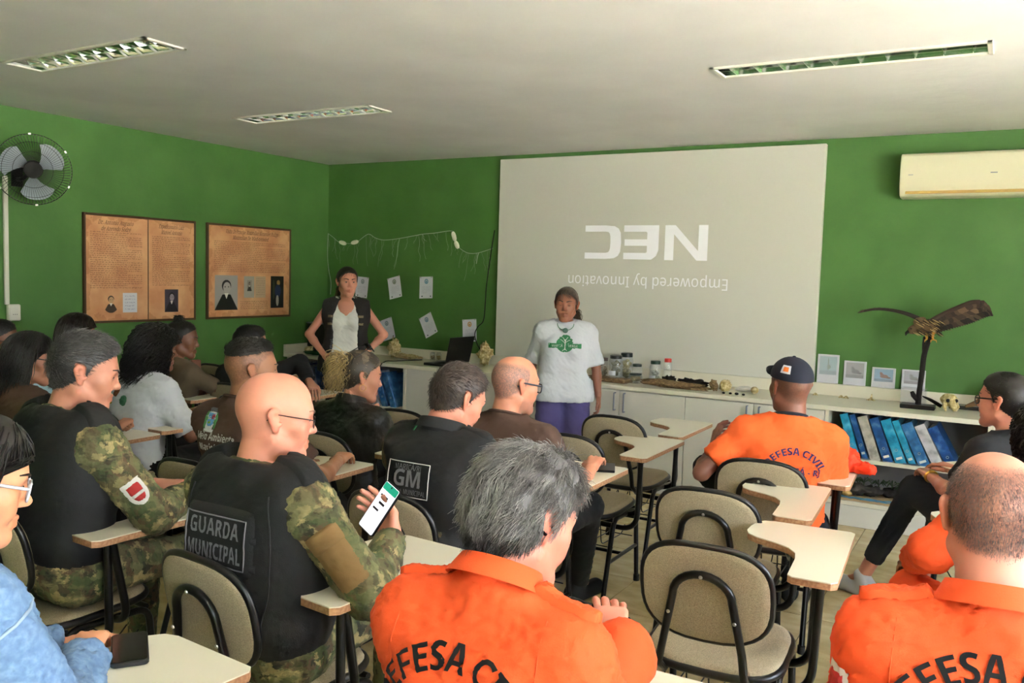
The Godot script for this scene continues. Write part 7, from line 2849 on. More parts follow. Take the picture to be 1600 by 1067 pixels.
	# officer with the GM patch
	q = {"x": -1.785, "z": -2.58, "s": 0.97, "cell": 0.012, "head": [-0.45, 0.42, 0.0], "lean": 0.12, "skin": Color(0.77, 0.51, 0.42), "top_mat": "camo", "leg_mat": "black_cloth", "loose": 0.014, "folds": 0.006,
		"hands": [Vector3(-0.05, 0.72, -0.36), Vector3(0.14, 0.75, -0.36)],
		"stubble": 0.6, "stubble_color": Color(0.19, 0.15, 0.13), "hair": {"colors": [Color(0.15, 0.12, 0.11), Color(0.33, 0.28, 0.25)], "n": 2600, "thick": 0.008, "top_thick": 0.008, "len": 0.020, "comb": Vector3(0, -0.2, -1), "lift": 0.4, "wave": 0.5}, "brow": Color(0.12, 0.1, 0.09)}
	t = person("officer in black jacket with GM patch, head bowed", q)
	J = rigs[t]
	V = vest(t, J, q, M.jacket, 0.026, "jacket", 0.012, 0.06, 0.155)
	collar(J.vest, J, M.jacket, 0.040, 0.078, 0.022, 0.6)
	var fl := MB.new()
	fl.box(on(J, -0.072, 0.515, 0.078), Vector3(0.022, 0.026, 0.003), J.T * Basis(Vector3.UP, -0.75) * Basis(Vector3.RIGHT, -0.55), 0.001)
	obj("flag_patch", fl, M.green_print, J.vest)
	var gp = back_patch(V, J, J.vest, "back_badge", -0.05, 0.325, 0.105, 0.068, M.black_vest, 0.006, "soft", 12)
	outline(V, J, gp, "patch_border", -0.148, 0.048, 0.263, 0.388, 0.0018, M.thread_white, 0.008)
	print_text(V, J, gp, "lettering", "MARICÁ/RJ", 0.020, Vector2(-0.05, 0.370), M.thread_grey, 0.0, 0.0, 0.12, 0.0085)
	print_text(V, J, gp, "big_letter", "G", 0.060, Vector2(-0.084, 0.328), M.thread_grey, 0.0, 1.0, 0.050, 0.0085)
	print_text(V, J, gp, "big_letter", "M", 0.060, Vector2(-0.020, 0.328), M.thread_grey, 0.0, 1.0, 0.062, 0.0085)
	print_text(V, J, gp, "lettering", "GUARDA MUNICIPAL", 0.018, Vector2(-0.05, 0.280), M.thread_grey, 0.0, 0.0, 0.175, 0.0085)
	for i in 2:
		shoulder_strap(V, J, J.vest, i, M.jacket, "strap", 0.028, 0.06, 0.006)

	# bald man in the brown shirt with glasses
	q = {"x": -1.83, "z": -3.16, "up": -0.015, "s": 0.97, "w": 1.08, "belly": 0.02, "cell": 0.012, "head": [-0.52, 0.14, 0.0], "lean": 0.04, "skin": Color(0.78, 0.53, 0.42), "top": "short", "top_mat": "brown_tee", "leg_mat": "black_cloth", "loose": 0.018, "folds": 0.006,
		"hands": [Vector3(-0.08, 0.70, -0.32), Vector3(0.26, 0.76, -0.28)], "ankles": [Vector3(-0.15, 0.1, -0.45), Vector3(0.06, 0.10, -0.62)], "knees": [Vector3(-0.2, 0.54, -0.40), Vector3(0.20, 0.55, -0.40)],
		"stubble": 0.8, "stubble_color": Color(0.36, 0.34, 0.34), "stubble_line": "horseshoe", "beard": 0.35, "glasses": {"mat": "grey_frame", "r": 0.0032, "h": 0.036}}
	mat("grey_frame", Color(0.22, 0.25, 0.29), 0.4)
	t = person("balding man in brown shirt with grey glasses and back crest", q)
	J = rigs[t]
	neckband(J.shirt, J, M.brown_tee)
	crest(J.F, J, J.shirt, -0.075, 0.34, 1.05)

	# man in the printed brown shirt
	q = {"x": -2.746, "z": -2.528, "up": 0.018, "s": 0.98, "w": 1.06, "cell": 0.012, "head": [-0.58, 0.05, 0.0], "lean": 0.08, "skin": Color(0.60, 0.42, 0.31), "top": "short", "top_mat": "brown_tee", "leg_mat": "black_cloth", "loose": 0.018, "folds": 0.006,
		"hands": [Vector3(0.0, 0.72, -0.34), Vector3(0.25, 0.775, -0.30)], "poles": [Vector3(-0.6, -1, 0.4), Vector3(0.9, -0.8, 0.4)],
		"stubble": 0.5, "stubble_line": "full", "stubble_color": Color(0.10, 0.08, 0.07), "hair": {"colors": [Color(0.03, 0.028, 0.028), Color(0.09, 0.08, 0.08)], "n": 1800, "thick": 0.016, "len": 0.016, "line": "top", "comb": Vector3(0, 0.2, -1), "lift": 0.5}, "brow": Color(0.06, 0.05, 0.04)}
	t = person("man in brown shirt lettered Meio Ambiente, cropped black hair", q)
	J = rigs[t]
	neckband(J.shirt, J, M.brown_tee)
	crest(J.F, J, J.shirt, -0.075, 0.425, 0.9)
	print_text(J.F, J, J.shirt, "lettering", "Meio Ambiente", 0.030, Vector2(-0.03, 0.355), M.thread_white, 0.0, 1.0, 0.23, 0.003)
	print_text(J.F, J, J.shirt, "lettering", "Maricá - RJ", 0.030, Vector2(-0.04, 0.31), M.thread_white, 0.0, 1.0, 0.155, 0.003)

	# woman in the leather jacket
	q = {"x": -2.81, "z": -3.28, "up": -0.06, "woman": true, "s": 0.95, "w": 1.02, "cell": 0.013, "head": [-0.60, 0.16, 0.0], "lean": 0.10, "skin": Color(0.76, 0.53, 0.43), "top_mat": "black_leather", "top_name": "jacket", "leg_mat": "black_cloth", "loose": 0.018, "folds": 0.008,
		"hands": [Vector3(-0.06, 0.74, -0.34), Vector3(0.16, 1.02, -0.20)], "chin": 1, "poles": [Vector3(-0.6, -1, 0.4), Vector3(0.9, -1.0, 0.1)], "grip": ["relaxed", "fist"], "aims": [null, Vector3(-0.2, 0.9, 0.1)],
		"stubble": 0.4, "stubble_color": Color(0.4, 0.33, 0.25), "hair": {"style": "tied", "flat": true, "colors": [Color(0.25, 0.21, 0.17), Color(0.64, 0.57, 0.45)], "n": 3200, "thick": 0.010, "wide": 0.0011, "tie": Vector3(0.0, 0.075, 0.125), "tail": 0.17, "tail_n": 420, "tail_curl": 0.014, "tail_color": Color(0.84, 0.73, 0.47), "tie_mat": "tan_stripe"}}
	t = person("blonde woman with curly ponytail in black leather jacket", q)
	J = rigs[t]
	collar(J.shirt, J, M.black_leather, 0.03, 0.066, 0.02, 0.5)
	mat("dark_lens", Color(0.03, 0.025, 0.025, 0.85), 0.05)
	M.dark_lens.transparency = BaseMaterial3D.TRANSPARENCY_ALPHA
	glasses(t, J, {"mat": "black_plastic", "r": 0.0022, "h": 0.042, "up": 0.085, "back": 0.055, "tilt": 0.75, "lens": "dark_lens"})
	var er := MB.new()
	var ring := []
	for k in 16:
		var a := TAU * k / 16.0
		ring.append(J.HX * Vector3(0.084, -0.045 + 0.016 * cos(a), 0.004 + 0.016 * sin(a)))
	er.tube(ring, 0.0012, 5, false, 1.0, true)
	obj("earring", er, M.gold, t)

	# woman in the white shirt with round prints
	q = {"x": -4.12, "z": -3.03, "up": -0.02, "woman": true, "s": 1.0, "w": 1.06, "cell": 0.013, "head": [-0.42, 0.10, 0.0], "lean": 0.22, "skin": Color(0.52, 0.34, 0.25), "top": "short", "sleeve": 0.9, "top_mat": "white_tee", "leg_mat": "black_cloth", "loose": 0.022, "folds": 0.007,
		"hands": [Vector3(0.0, 0.75, -0.34), Vector3(0.22, 0.78, -0.34)],
		"hair": {"style": "long", "colors": [Color(0.025, 0.022, 0.022), Color(0.10, 0.075, 0.06)], "n": 1700, "thick": 0.022, "lumps": 0.8, "len": 0.27, "wide": 0.0032, "curl": 0.020, "comb": Vector3(0, -0.2, 0.9)}}
	t = person("woman in white printed shirt with long curly black hair", q)
	J = rigs[t]
	neckband(J.shirt, J, M.white_tee, 0.062)
	for k in 4:
		var dc: Color = [Color(0.50, 0.30, 0.16), Color(0.22, 0.42, 0.30), Color(0.25, 0.28, 0.45), Color(0.62, 0.55, 0.15)][k]
		var dk := "print_dot%d" % k
		mat(dk, dc, 0.85)
		back_patch(J.F, J, J.shirt, "round_print", [-0.07, 0.0, -0.12, -0.10][k], [0.375, 0.335, 0.40, 0.32][k], [0.022, 0.028, 0.018, 0.014][k], [0.026, 0.03, 0.022, 0.014][k], M[dk], 0.003, "round", 8)

	# woman in glasses, brown shirt
	q = {"x": -4.094, "z": -2.389, "up": -0.02, "woman": true, "s": 0.97, "w": 1.08, "belly": 0.02, "cell": 0.014, "head": [-0.62, 0.12, 0.0], "lean": 0.06, "skin": Color(0.66, 0.45, 0.35), "top": "short", "sleeve": 0.9, "top_mat": "brown_tee", "leg_mat": "navy_jeans", "loose": 0.022, "folds": 0.006,
		"hands": [Vector3(-0.02, 0.74, -0.30), Vector3(0.22, 0.78, -0.34)], "grip": ["relaxed", "fist"], "glasses": {"mat": "black_plastic", "r": 0.002},
		"hair": {"style": "long", "colors": [Color(0.03, 0.025, 0.025), Color(0.085, 0.07, 0.065)], "n": 1200, "thick": 0.014, "lumps": 0.2, "len": 0.22, "wide": 0.003, "curl": 0.002, "comb": Vector3(0, -0.3, 0.6)}}
	t = person("woman in glasses and brown shirt with dark bobbed hair", q)
	J = rigs[t]
	neckband(J.shirt, J, M.brown_tee, 0.062)

	# dark haired woman by the wall
	q = {"x": -5.254, "z": -3.40, "s": 0.95, "woman": true, "cell": 0.016, "head": [-0.5, 0.05, 0.0], "skin": Color(0.64, 0.44, 0.35), "top_mat": "brown_tee", "shoes": false,
		"hair": {"style": "long", "colors": [Color(0.07, 0.035, 0.03), Color(0.15, 0.08, 0.06)], "n": 500, "thick": 0.016, "len": 0.24, "wide": 0.005, "comb": Vector3(0, -0.3, 0.6)}}
	person("dark haired woman by the left wall, mostly hidden", q)

	# person at the left edge
	q = {"x": -5.0, "z": -2.75, "cell": 0.015, "head": [-0.75, 0.08, 0.0], "s": 0.95, "skin": brown_skin, "top_mat": "pale_blue_shirt", "glasses": {"mat": "thin_frame", "r": 0.0015},
		"hands": [Vector3(0.0, 0.75, -0.3), Vector3(0.13, 1.07, -0.22)], "chin": 1, "poles": [Vector3(-0.6, -1, 0.4), Vector3(0.7, -0.7, -0.8)], "grip": ["relaxed", "fist"], "aims": [null, Vector3(-0.4, 0.9, -0.2)],
		"hair": {"colors": [Color(0.03, 0.028, 0.028), Color(0.09, 0.08, 0.08)], "n": 800, "thick": 0.010, "len": 0.014, "comb": Vector3(0, -0.4, 0.6)}}
	t = person("man with glasses at the left edge, hand at his mouth", q)
	collar(rigs[t].shirt, rigs[t], M.pale_blue_shirt)

	# woman with her chin on her hand
	q = {"x": -4.84, "z": -3.84, "up": -0.03, "woman": true, "s": 0.95, "cell": 0.014, "head": [-0.85, 0.10, 0.0], "lean": 0.12, "skin": brown_skin, "top_mat": "olive_cloth", "top": "short", "leg_mat": "black_cloth",
		"hands": [Vector3(0.0, 0.75, -0.3), Vector3(0.13, 1.06, -0.24)], "chin": 1, "poles": [Vector3(-0.6, -1, 0.4), Vector3(0.7, -0.7, -0.8)], "grip": ["relaxed", "fist"], "aims": [null, Vector3(-0.3, 0.9, -0.1)],
		"hair": {"style": "tied", "colors": [Color(0.04, 0.03, 0.028), Color(0.12, 0.09, 0.07)], "n": 700, "thick": 0.008, "wide": 0.0014, "tie": Vector3(0, 0.135, 0.03), "tail": 0.05, "tail_n": 220, "tail_curl": 0.014}}
	person("woman resting her chin on her fist by the left wall", q)

	# person in black, arm over the chair
	q = {"x": -4.514, "z": -4.18, "up": -0.06, "s": 0.95, "cell": 0.014, "head": [-0.75, 0.12, 0.0], "lean": 0.05, "skin": Color(0.62, 0.42, 0.32), "top_mat": "black_cloth", "leg_mat": "black_cloth",
		"hands": [Vector3(0.0, 0.74, -0.3), Vector3(0.52, 0.86, -0.05)], "poles": [Vector3(-0.6, -1, 0.4), Vector3(0.2, 0.4, -0.6)], "palms": [Vector3(0, -1, 0), Vector3(0, -1, 0)],
		"hair": {"colors": [Color(0.02, 0.02, 0.022), Color(0.06, 0.055, 0.055)], "n": 900, "thick": 0.014, "len": 0.022, "comb": Vector3(0.3, -0.3, -0.6)}}
	person("person in black stretching an arm over the next chair", q)

	# someone in denim at the left edge, close
	q = {"x": -1.75, "z": -0.827, "up": 0.03, "woman": true, "s": 0.97, "hs": 1.02, "w": 1.08, "cell": 0.010, "head": [-0.42, 0.24, 0.0], "lean": 0.14, "skin": Color(0.82, 0.58, 0.44), "top_mat": "denim", "top_name": "denim_jacket", "leg_mat": "navy_jeans", "loose": 0.026, "folds": 0.010,
		"hands": [Vector3(-0.08, 0.72, -0.34), Vector3(0.05, 0.75, -0.29)], "poles": [Vector3(-0.6, -1, 0.4), Vector3(1.0, -0.8, 0.5)], "glasses": {"mat": "clear_frame", "r": 0.0028, "h": 0.036},
		"hair": {"style": "long", "colors": [Color(0.03, 0.025, 0.022), Color(0.09, 0.07, 0.06)], "n": 2200, "thick": 0.012, "len": 0.30, "wide": 0.0018, "curl": 0.004, "comb": Vector3(0, -0.3, 0.7)}}
	mat("clear_frame", Color(0.72, 0.74, 0.78), 0.2)
	t = person("person in a light denim jacket at the lower left edge", q)
	J = rigs[t]
	collar(J.shirt, J, M.denim, 0.045, 0.074, 0.035, 0.6)
	for i in 2:
		var ringp := []
		var ax: Vector3 = (J.E[i] - J.S[i]).normalized()
		var ux := ax.cross(Vector3(0, 0.2, 1)).normalized()
		var uy := ax.cross(ux)
		var path := []
		for k in 25:
			var a := TAU * k / 24.0
			var dd := ux * cos(a) + uy * sin(a)
			var hpt: Vector3 = J.F.hit(J.S[i] + ax * 0.035 + dd * 0.2, -dd, 0.2)
			if hpt.is_finite():
				path.append(hpt + dd * 0.001)
		if path.size() > 8:
			var sb := MB.new()
			sb.tube(path, 0.0035, 6)
			obj("armhole_seam", sb, M.denim_seam, J.shirt)
	var yl := []
	for k in 20:
		yl.append(on(J, lerpf(-0.17, 0.17, k / 19.0), 0.36, 0.42))
	seam(J.F, J.shirt, "yoke_seam", yl, J.T * Vector3(0, 0, -1), 0.003, M.denim_seam, 0.001)

	# man with the cap
	q = {"x": -0.872, "z": -4.0, "up": -0.02, "turn": 0.28, "s": 0.97, "w": 1.08, "belly": 0.02, "cell": 0.012, "head": [0.45, 0.0, 0.0], "lean": 0.0, "side": -0.05, "skin": Color(0.50, 0.33, 0.26), "top": "short", "top_mat": "orange_tee", "leg_mat": "navy_jeans", "loose": 0.018, "folds": 0.006,
		"hands": [Vector3(-0.31, 0.80, -0.12), Vector3(0.12, 0.70, -0.30)], "poles": [Vector3(-1.0, -1, 0.3), Vector3(0.6, -1, 0.4)], "aims": [Vector3(0.1, 0.8, -0.6), null], "palms": [Vector3(1, 0, 0), Vector3(0, -1, 0)], "knees": [Vector3(-0.33, 0.70, -0.12), Vector3(0.12, 0.53, -0.42)], "ankles": [Vector3(-0.02, 0.64, -0.40), Vector3(0.1, 0.1, -0.42)],
		"stubble": 0.5, "stubble_color": Color(0.22, 0.18, 0.16)}
	t = person("man in orange shirt and navy cap facing the board", q)
	J = rigs[t]
	neckband(J.shirt, J, M.navy_cap, 0.067, 0.008)
	arc_words(J.F, J, J.shirt, ["DEFESA", "CIVIL"], 0.031, Vector2(0.03, 0.365), M.thread_navy, 0.14, 0.30)
	print_text(J.F, J, J.shirt, "lettering", "MARICÁ - RJ", 0.029, Vector2(0.04, 0.275), M.thread_navy, 0.0, 1.0, 0.21, 0.003)
	cap_on(t, J)

	# black haired person in orange at the right
	q = {"x": 0.06, "z": -3.26, "up": -0.03, "side": -0.24, "turn": 0.6, "s": 0.95, "w": 1.2, "cell": 0.013, "head": [0.1, 0.2, 0.0], "lean": 0.06, "skin": Color(0.55, 0.37, 0.28), "top_mat": "orange", "leg_mat": "orange", "loose": 0.022, "folds": 0.009,
		"hands": [Vector3(-0.20, 0.62, -0.26), Vector3(0.1, 0.7, -0.3)], "poles": [Vector3(-1, -0.5, 0.5), Vector3(1, -1, 0.4)], "knees": [Vector3(-0.20, 0.51, -0.27), Vector3(0.14, 0.55, -0.40)],
		"hair": {"style": "long", "colors": [Color(0.015, 0.014, 0.014), Color(0.05, 0.045, 0.045)], "n": 700, "thick": 0.03, "lumps": 0.5, "len": 0.14, "wide": 0.004, "curl": 0.014, "comb": Vector3(0, -0.2, 0.6)}}
	t = person("black curly haired person in orange uniform at the right edge", q)
	J = rigs[t]
	orange_uniform(t, J, false)

	# woman with glasses at the right edge
	q = {"x": 0.0, "z": -4.38, "up": -0.035, "turn": 0.85, "woman": true, "s": 0.95, "cell": 0.013, "head": [0.28, 0.0, 0.0], "lean": 0.05, "skin": Color(0.78, 0.52, 0.43), "top": "short", "top_mat": "black_cloth", "leg_mat": "navy_jeans", "leg_short": 0.2, "shoe_mat": "white_shoe", "v_neck": 0.12,
		"hands": [Vector3(-0.06, 0.70, -0.34), Vector3(0.10, 0.72, -0.34)], "knees": [Vector3(-0.03, 0.60, -0.46), Vector3(0.12, 0.56, -0.42)], "ankles": [Vector3(-0.16, 0.10, -0.64), Vector3(0.12, 0.10, -0.50)], "glasses": {"mat": "black_plastic", "r": 0.0026, "h": 0.036},
		"hair": {"style": "tied", "colors": [Color(0.035, 0.025, 0.022), Color(0.10, 0.075, 0.06)], "n": 1100, "thick": 0.012, "wide": 0.0012, "tie": Vector3(0, 0.0, 0.135), "tail": 0.2, "tail_n": 160}}
	t = person("woman in black glasses with white shoes at the right edge", q)
	J = rigs[t]
	var wb := MB.new()
	var wr := []
	var wd: Vector3 = (J.W[0] - J.E[0]).normalized()
	var wx := wd.cross(Vector3.UP).normalized()
	var wy := wx.cross(wd)
	var wc: Vector3 = J.W[0] - wd * 0.02
	for k in 16:
		var a := TAU * k / 16.0
		wr.append(wc + wx * cos(a) * 0.029 + wy * sin(a) * 0.025)
	wb.tube(wr, 0.0045, 6, false, 1.6, true)
	wb.lathe([Vector2(0.015, 0.0), Vector2(0.015, 0.005), Vector2(0.012, 0.007), Vector2(0, 0.007)], 16, wc + wy * 0.026, Basis(Quaternion(Vector3.UP, wy)))
	obj("wristwatch", wb, M.gold, t)

	standing_people()

func phone_in_hand(t: Node3D, J: Dictionary, i: int):
	# lies against the palm, tilted back; a thing of its own
	var pz: Vector3 = Vector3(-0.10, 0.42, 0.9).normalized()
	var py: Vector3 = Vector3(0.36, 1.0, 0.0)
	py = (py - pz * py.dot(pz)).normalized()
	var along: Vector3 = Vector3(-0.72, 0.66, -0.2).normalized()
	var p: Vector3 = t.transform * (J.W[i] + along * 0.070 + pz * 0.034 + py * 0.022)
	var ph := thing("mobile_phone", "mobile phone with a bright white page held by the bald officer", "phone", p)
	ph.basis = Basis(py.cross(pz), py, pz)
	var b := MB.new()
	b.prism(rounded(0.074, 0.160, 0.009), 0.0085, Transform3D(Basis.IDENTITY, Vector3(0, 0, 0)), 0.0012)
	obj("case", b, M.black_plastic, ph)
	mat("screen_white", Color(0.85, 0.86, 0.88), 0.2)
	M.screen_white.emission_enabled = true
	M.screen_white.emission = Color(0.95, 0.97, 1.0)
	M.screen_white.emission_energy_multiplier = 0.35
	mat("screen_green", Color(0.10, 0.55, 0.45), 0.2)
	M.screen_green.emission_enabled = true
	M.screen_green.emission = Color(0.10, 0.60, 0.48)
	M.screen_green.emission_energy_multiplier = 0.25
	mat("screen_ink", Color(0.16, 0.14, 0.15), 0.3)
	var s := MB.new()
	s.prism(rounded(0.068, 0.153, 0.006), 0.0006, Transform3D(Basis.IDENTITY, Vector3(0, 0, 0.0006)))
	var sc := obj("screen", s, M.screen_white, ph)
	var hd := MB.new()
	hd.prism(rounded(0.066, 0.022, 0.004), 0.0004, Transform3D(Basis.IDENTITY, Vector3(0, 0.064, 0.0011)))
	obj("page_header", hd, M.screen_green, sc)
	var tx := MB.new()
	for r in [[-0.006, 0.036, 0.034, 0.006], [0.0, 0.014, 0.026, 0.007], [-0.01, -0.008, 0.026, 0.006]]:
		tx.box(Vector3(r[0], r[1], 0.0011), Vector3(r[2], r[3], 0.0004))
	obj("page_lines", tx, M.screen_ink, sc).set_meta("kind", "stuff")
	var cm := MB.new()
	cm.lathe([Vector2(0.003, 0), Vector2(0.0, 0.0004)], 10, Vector3(0, 0.070, 0.0015), Basis(Vector3.RIGHT, PI / 2))
	obj("camera_hole", cm, M.black_rubber, sc)

func cap_on(t: Node3D, J: Dictionary):
	var hx: Transform3D = J.HX
	var tl := Basis(Vector3.RIGHT, 0.10)
	var b := MB.new()
	var pts := PackedVector3Array()
	var nu := 32
	for j in 11:
		var th := j / 10.0 * 1.62
		for i in nu + 1:
			var a := TAU * i / nu
			var d := Vector3(sin(th) * cos(a) * 0.089, cos(th) * 0.092, sin(th) * sin(a) * 0.111)
			pts.append(hx * (Vector3(0, 0.048, 0.010) + tl * d))
	b.sheet(pts, nu, 10, true)
	var cp := obj("cap", b, M.navy_cap, t)
	var bl := MB.new()
	for side in [0, 1]:
		pts = PackedVector3Array()
		for j in 6:
			for i in 13:
				var u := (i / 12.0 - 0.5) * 2.0
				var a := -PI / 2 + u * 0.95
				var r0 := Vector3(cos(a) * 0.087, 0, sin(a) * 0.108)
				var ext := j / 5.0 * 0.075 * sqrt(maxf(0.0, 1.0 - u * u * 0.8))
				pts.append(hx * (Vector3(0, 0.046 - side * 0.004, 0.010) + tl * (r0 + Vector3(0, 0.018 * j / 5.0 - 0.016 * u * u * j / 5.0, -ext))))
		bl.sheet(pts, 12, 5, side == 0)
	obj("bill", bl, M.navy_cap, cp)
	var bt := MB.new()
	bt.blob(hx * (Vector3(0, 0.048, 0.010) + tl * Vector3(0, 0.093, 0)), Vector3(0.008, 0.005, 0.008))
	obj("top_button", bt, M.navy_cap, cp)
	mat("badge_white", Color(0.78, 0.78, 0.82), 0.8)
	mat("badge_orange", Color(0.85, 0.45, 0.15), 0.8)
	for k in 2:
		var pb := MB.new()
		pts = PackedVector3Array()
		var sz: float = [1.0, 0.55][k]
		for j in 5:
			for i in 5:
				# on the side of the crown, its right as seen from behind
				var th: float = 1.05 + (j / 4.0 - 0.5) * 0.42 * sz
				var a: float = 2.55 + (i / 4.0 - 0.5) * 0.50 * sz + PI * 0.0
				var d := Vector3(sin(th) * cos(a) * 0.089, cos(th) * 0.092, sin(th) * sin(a) * 0.111) * (1.012 + 0.008 * k)
				pts.append(hx * (Vector3(0, 0.048, 0.010) + tl * d))
		pb.sheet(pts, 4, 4, true)
		obj("cap_badge", pb, [M.badge_white, M.badge_orange][k], cp)

func standing_people():
	var q: Dictionary
	var t: Node3D
	var J: Dictionary
	# the speaker
	q = {"x": -2.80, "z": -5.60, "turn": 3.6, "stand": true, "woman": true, "s": 0.90, "hs": 1.0, "w": 1.12, "belly": 0.025, "cell": 0.011, "head": [-0.12, 0.02, 0.03], "lean": 0.0, "skin": Color(0.56, 0.36, 0.27), "eyes": "closed", "group": "people standing by the counter",
		"top": "short", "sleeve": 0.95, "top_mat": "white_tee", "loose": 0.026, "folds": 0.006, "leg_mat": "purple", "leg_wide": 0.035, "brow": Color(0.2, 0.15, 0.12),
		"hands": [Vector3(-0.27, 0.66, -0.05), Vector3(0.27, 0.70, 0.16)], "poles": [Vector3(-0.6, 0.0, 0.6), Vector3(0.8, 0.0, 0.6)], "grip": ["relaxed", "relaxed"], "palms": [Vector3(1, 0, 0), Vector3(-1, 0, 0)],
		"stubble": 0.5, "stubble_color": Color(0.25, 0.2, 0.17), "hair": {"style": "tied", "colors": [Color(0.17, 0.14, 0.12), Color(0.38, 0.33, 0.28)], "n": 1300, "thick": 0.008, "wide": 0.0012, "tie": Vector3(-0.05, -0.06, 0.10), "tail": 0.14, "tail_n": 160, "tail_curl": 0.008, "tail_color": Color(0.3, 0.25, 0.2)}}
	t = person("speaker in white shirt with green tree print and purple trousers", q)
	J = rigs[t]
	neckband(J.shirt, J, M.white_tee, 0.066)
	var lg = patch(J.F, J.shirt, "tree_print", on(J, 0, 0.335, -0.42), J.T * Vector3(0, 0, 1), J.T * Vector3(-0.062, 0, 0), J.T * Vector3(0, 0.062, 0), M.green_print, 0.003, 12, 12, "round")
	patch(J.F, lg, "name_band", on(J, 0, 0.318, -0.42), J.T * Vector3(0, 0, 1), J.T * Vector3(-0.118, 0, 0), J.T * Vector3(0, 0.017, 0), M.green_print, 0.0042, 14, 4, "")
	print_text(J.F, J, lg, "lettering", "MARICÁ", 0.018, Vector2(-0.062, 0.318), M.thread_white, 0.0, 0.0, 0.085, 0.0058, true)
	print_text(J.F, J, lg, "lettering", "VERDE", 0.018, Vector2(0.064, 0.318), M.thread_white, 0.0, 0.0, 0.075, 0.0058, true)
	var tr := [[[0, 0.285], [0, 0.32], [0.002, 0.35], [0.0, 0.365]], [[0, 0.335], [-0.02, 0.355], [-0.034, 0.365]], [[0, 0.34], [0.022, 0.358], [0.036, 0.362]], [[0.0, 0.35], [-0.012, 0.375], [-0.02, 0.382]], [[0.0, 0.35], [0.014, 0.375], [0.02, 0.385]], [[-0.018, 0.278], [0.0, 0.295], [0.016, 0.278]]]
	for k in tr.size():
		var line := []
		for p in tr[k]:
			line.append(on(J, -p[0], p[1], -0.42))
		seam(J.F, lg, "branch", line, J.T * Vector3(0, 0, 1), 0.0035 if k == 0 else 0.002, M.thread_white, 0.0048)
	var nk := MB.new()
	var loop := []
	for k in 21:
		var a := PI * k / 20.0
		loop.append(on(J, 0, 0.49, -0.005) + J.T * Vector3(cos(a) * 0.066, -0.052 * sin(a), -0.06 - 0.055 * sin(a)) * J.s)
	nk.tube(loop, 0.0022, 5)
	var nl := obj("necklace", nk, M.green_print, t)
	mat("pendant_green", Color(0.20, 0.33, 0.30), 0.4)
	var pd := MB.new()
	pd.lathe([Vector2(0, 0), Vector2(0.019, 0.0), Vector2(0.019, 0.004), Vector2(0.014, 0.006), Vector2(0, 0.006)], 18, on(J, 0, 0.437, -0.128), J.T * Basis(Vector3.RIGHT, -PI / 2 + 0.3))
	obj("pendant", pd, M.pendant_green, nl)

	# the other standing woman
	q = {"x": -4.86, "z": -5.58, "turn": 3.80, "stand": true, "woman": true, "s": 0.965, "hs": 1.0, "w": 1.0, "cell": 0.011, "head": [0.30, 0.0, 0.0], "lean": -0.02, "skin": Color(0.76, 0.52, 0.42), "group": "people standing by the counter", 
		"top": "sleeveless", "top_mat": "white_blouse", "top_name": "blouse", "loose": 0.012, "folds": 0.006, "v_neck": 0.20, "leg_mat": "black_cloth", "belly": 0.01,
		"hands": [Vector3(-0.17, 0.92, -0.12), Vector3(0.17, 0.90, -0.12)], "poles": [Vector3(-1.0, 0.1, 0.45), Vector3(1.0, 0.1, 0.45)], "grip": ["relaxed", "relaxed"], "palms": [Vector3(0.8, 0, 0.6), Vector3(-0.8, 0, 0.6)], "aims": [Vector3(0.5, -0.6, -0.3), Vector3(-0.5, -0.6, -0.3)],
		"stubble": 0.6, "stubble_color": Color(0.08, 0.06, 0.05), "hair": {"style": "tied", "colors": [Color(0.05, 0.035, 0.03), Color(0.17, 0.11, 0.075)], "n": 1500, "thick": 0.010, "wide": 0.0012, "tie": Vector3(0.0, -0.055, 0.11), "tail": 0.20, "tail_n": 260, "tail_curl": 0.006, "tail_color": Color(0.30, 0.19, 0.11)}}
	t = person("standing woman in white blouse and dark pocket vest, hands on hips", q)
	J = rigs[t]
	# open vest: two fronts and a back
	var bb := bounds(J)
	var F := Field.new(bb[0], bb[1], 0.011)
	torso_into(F, J, 0.026, q)
	F.cap(on(J, -0.07, -0.12, 0), on(J, 0.07, -0.12, 0), 0.125, 0.125, 0.05, J.T * Vector3.BACK, 1.1)
	F.cut(on(J, 0, 0.512, 0.01), (J.T * Vector3(0, 1, -0.28)).normalized(), 0.10)
	for k in 9:
		var y := lerpf(0.52, -0.26, k / 8.0)
		var wide := lerpf(0.055, 0.085, clampf(k / 8.0, 0, 1))
		F.cap(on(J, -wide * 0.4, y, -0.22), on(J, wide * 0.4, y, -0.22), wide + 0.11, wide + 0.11, 0.012, J.T * Vector3.RIGHT, 1.9, 1)
	for i in 2:
		var sg := -1.0 if i == 0 else 1.0
		F.cut(J.S[i] + J.T * Vector3(sg * 0.045, 0, 0), J.T * Vector3(sg, 0.1, 0), 0.12)
	var vb := MB.new()
	pour(vb, F.mesh(folds(0.004, 3.0)))
	var vs := obj("pocket_vest", vb, M.field_vest, t)
	for sg in [-1.0, 1.0]:
		for k in 2:
			patch(F, vs, "webbing_stripe", on(J, sg * 0.115, 0.345 - 0.065 * k, -0.42), J.T * Vector3(0, 0, 1), J.T * Vector3(-0.036, 0, 0), J.T * Vector3(0, 0.010, 0), M.tan_stripe, 0.004, 8, 3, "")
	print_text(F, J, vs, "lettering", "Offroad", 0.022, Vector2(-0.118, 0.10), M.thread_grey, 0.0, 0.0, 0.085, 0.004, true, PI / 2)
	var nk2 := MB.new()
	loop = []
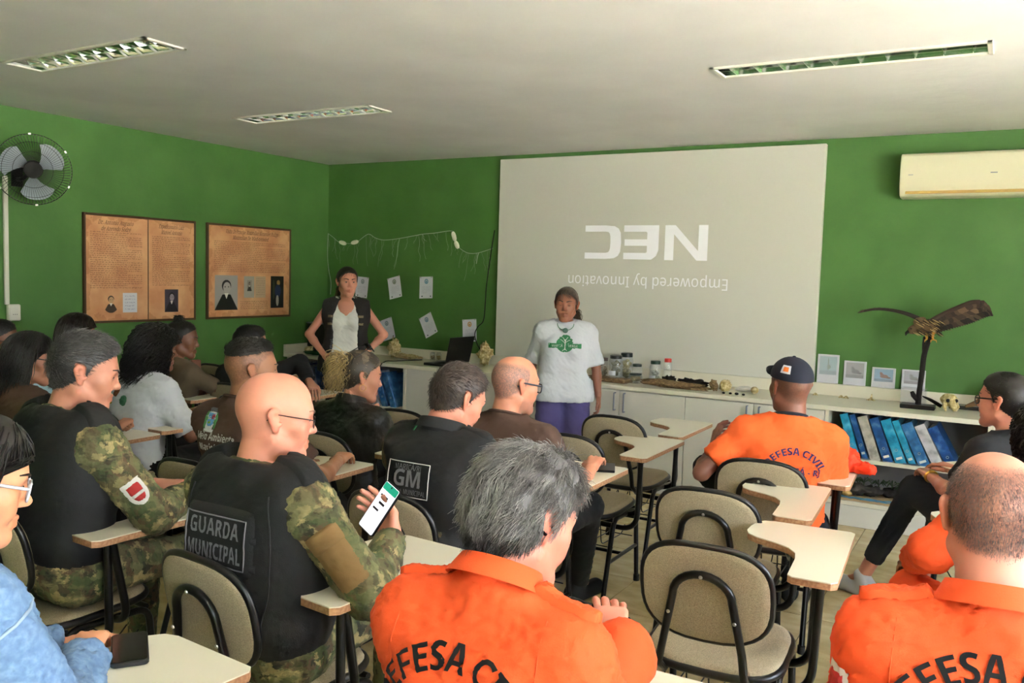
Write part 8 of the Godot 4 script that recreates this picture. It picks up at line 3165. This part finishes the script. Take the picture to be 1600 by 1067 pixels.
	for k in 17:
		var a := PI * k / 16.0
		loop.append(on(J, 0, 0.485, -0.004) + J.T * Vector3(cos(a) * 0.058, -0.06 * sin(a), -0.055 - 0.035 * sin(a)) * J.s)
	nk2.tube(loop, 0.0012, 5)
	nk2.blob(on(J, 0, 0.418, -0.098), Vector3(0.006, 0.007, 0.003))
	obj("necklace", nk2, M.gold, t)

func build_small_things():
	# orange jacket lying on the capped man's tablet
	var F := Field.new(Vector3(-0.24, 0.0, -0.16), Vector3(0.24, 0.16, 0.16), 0.009)
	F.cap(Vector3(-0.14, 0.045, 0.02), Vector3(0.06, 0.05, -0.02), 0.055, 0.06, 0.03)
	F.cap(Vector3(-0.05, 0.075, 0.0), Vector3(0.05, 0.07, 0.03), 0.05, 0.045, 0.03)
	F.cap(Vector3(0.04, 0.04, 0.0), Vector3(0.19, 0.022, 0.03), 0.05, 0.02, 0.03)
	F.cut(Vector3(0, 0.003, 0), Vector3.DOWN, 0.5)
	var b := MB.new()
	pour(b, F.mesh(folds(0.014, 2.0)))
	single("folded_jacket", b, M.red_orange, "bright orange jacket bundled on the capped man's writing tablet", "jacket", Vector3(-0.70, 0.7325, -4.26), -0.1)
	# dark phone on the tablet in front of the denim jacket
	var ph := thing("mobile_phone", "black phone lying on the denim wearer's writing tablet", "phone", Vector3(-1.665, 0.7335, -1.20), 0.95)
	var pb := MB.new()
	pb.prism(rounded(0.078, 0.165, 0.012), 0.011, Transform3D(Basis(Vector3.RIGHT, -PI / 2), Vector3(0, 0.0115, 0)), 0.002)
	obj("case", pb, M.black_plastic, ph)
	var sc := MB.new()
	sc.prism(rounded(0.070, 0.155, 0.009), 0.0005, Transform3D(Basis(Vector3.RIGHT, -PI / 2), Vector3(0, 0.0121, 0)))
	obj("screen", sc, M.dark_screen, ph)
	var fo := MB.new()
	fo.box(Vector3(0, 0.006, 0), Vector3(0.10, 0.011, 0.16), Basis.IDENTITY, 0.002)
	single("dark_notebook", fo, M.black_plastic, "dark green notebook on the brown shirted bald man's tablet", "notebook", Vector3(-1.57, 0.7325, -3.58), 0.4)
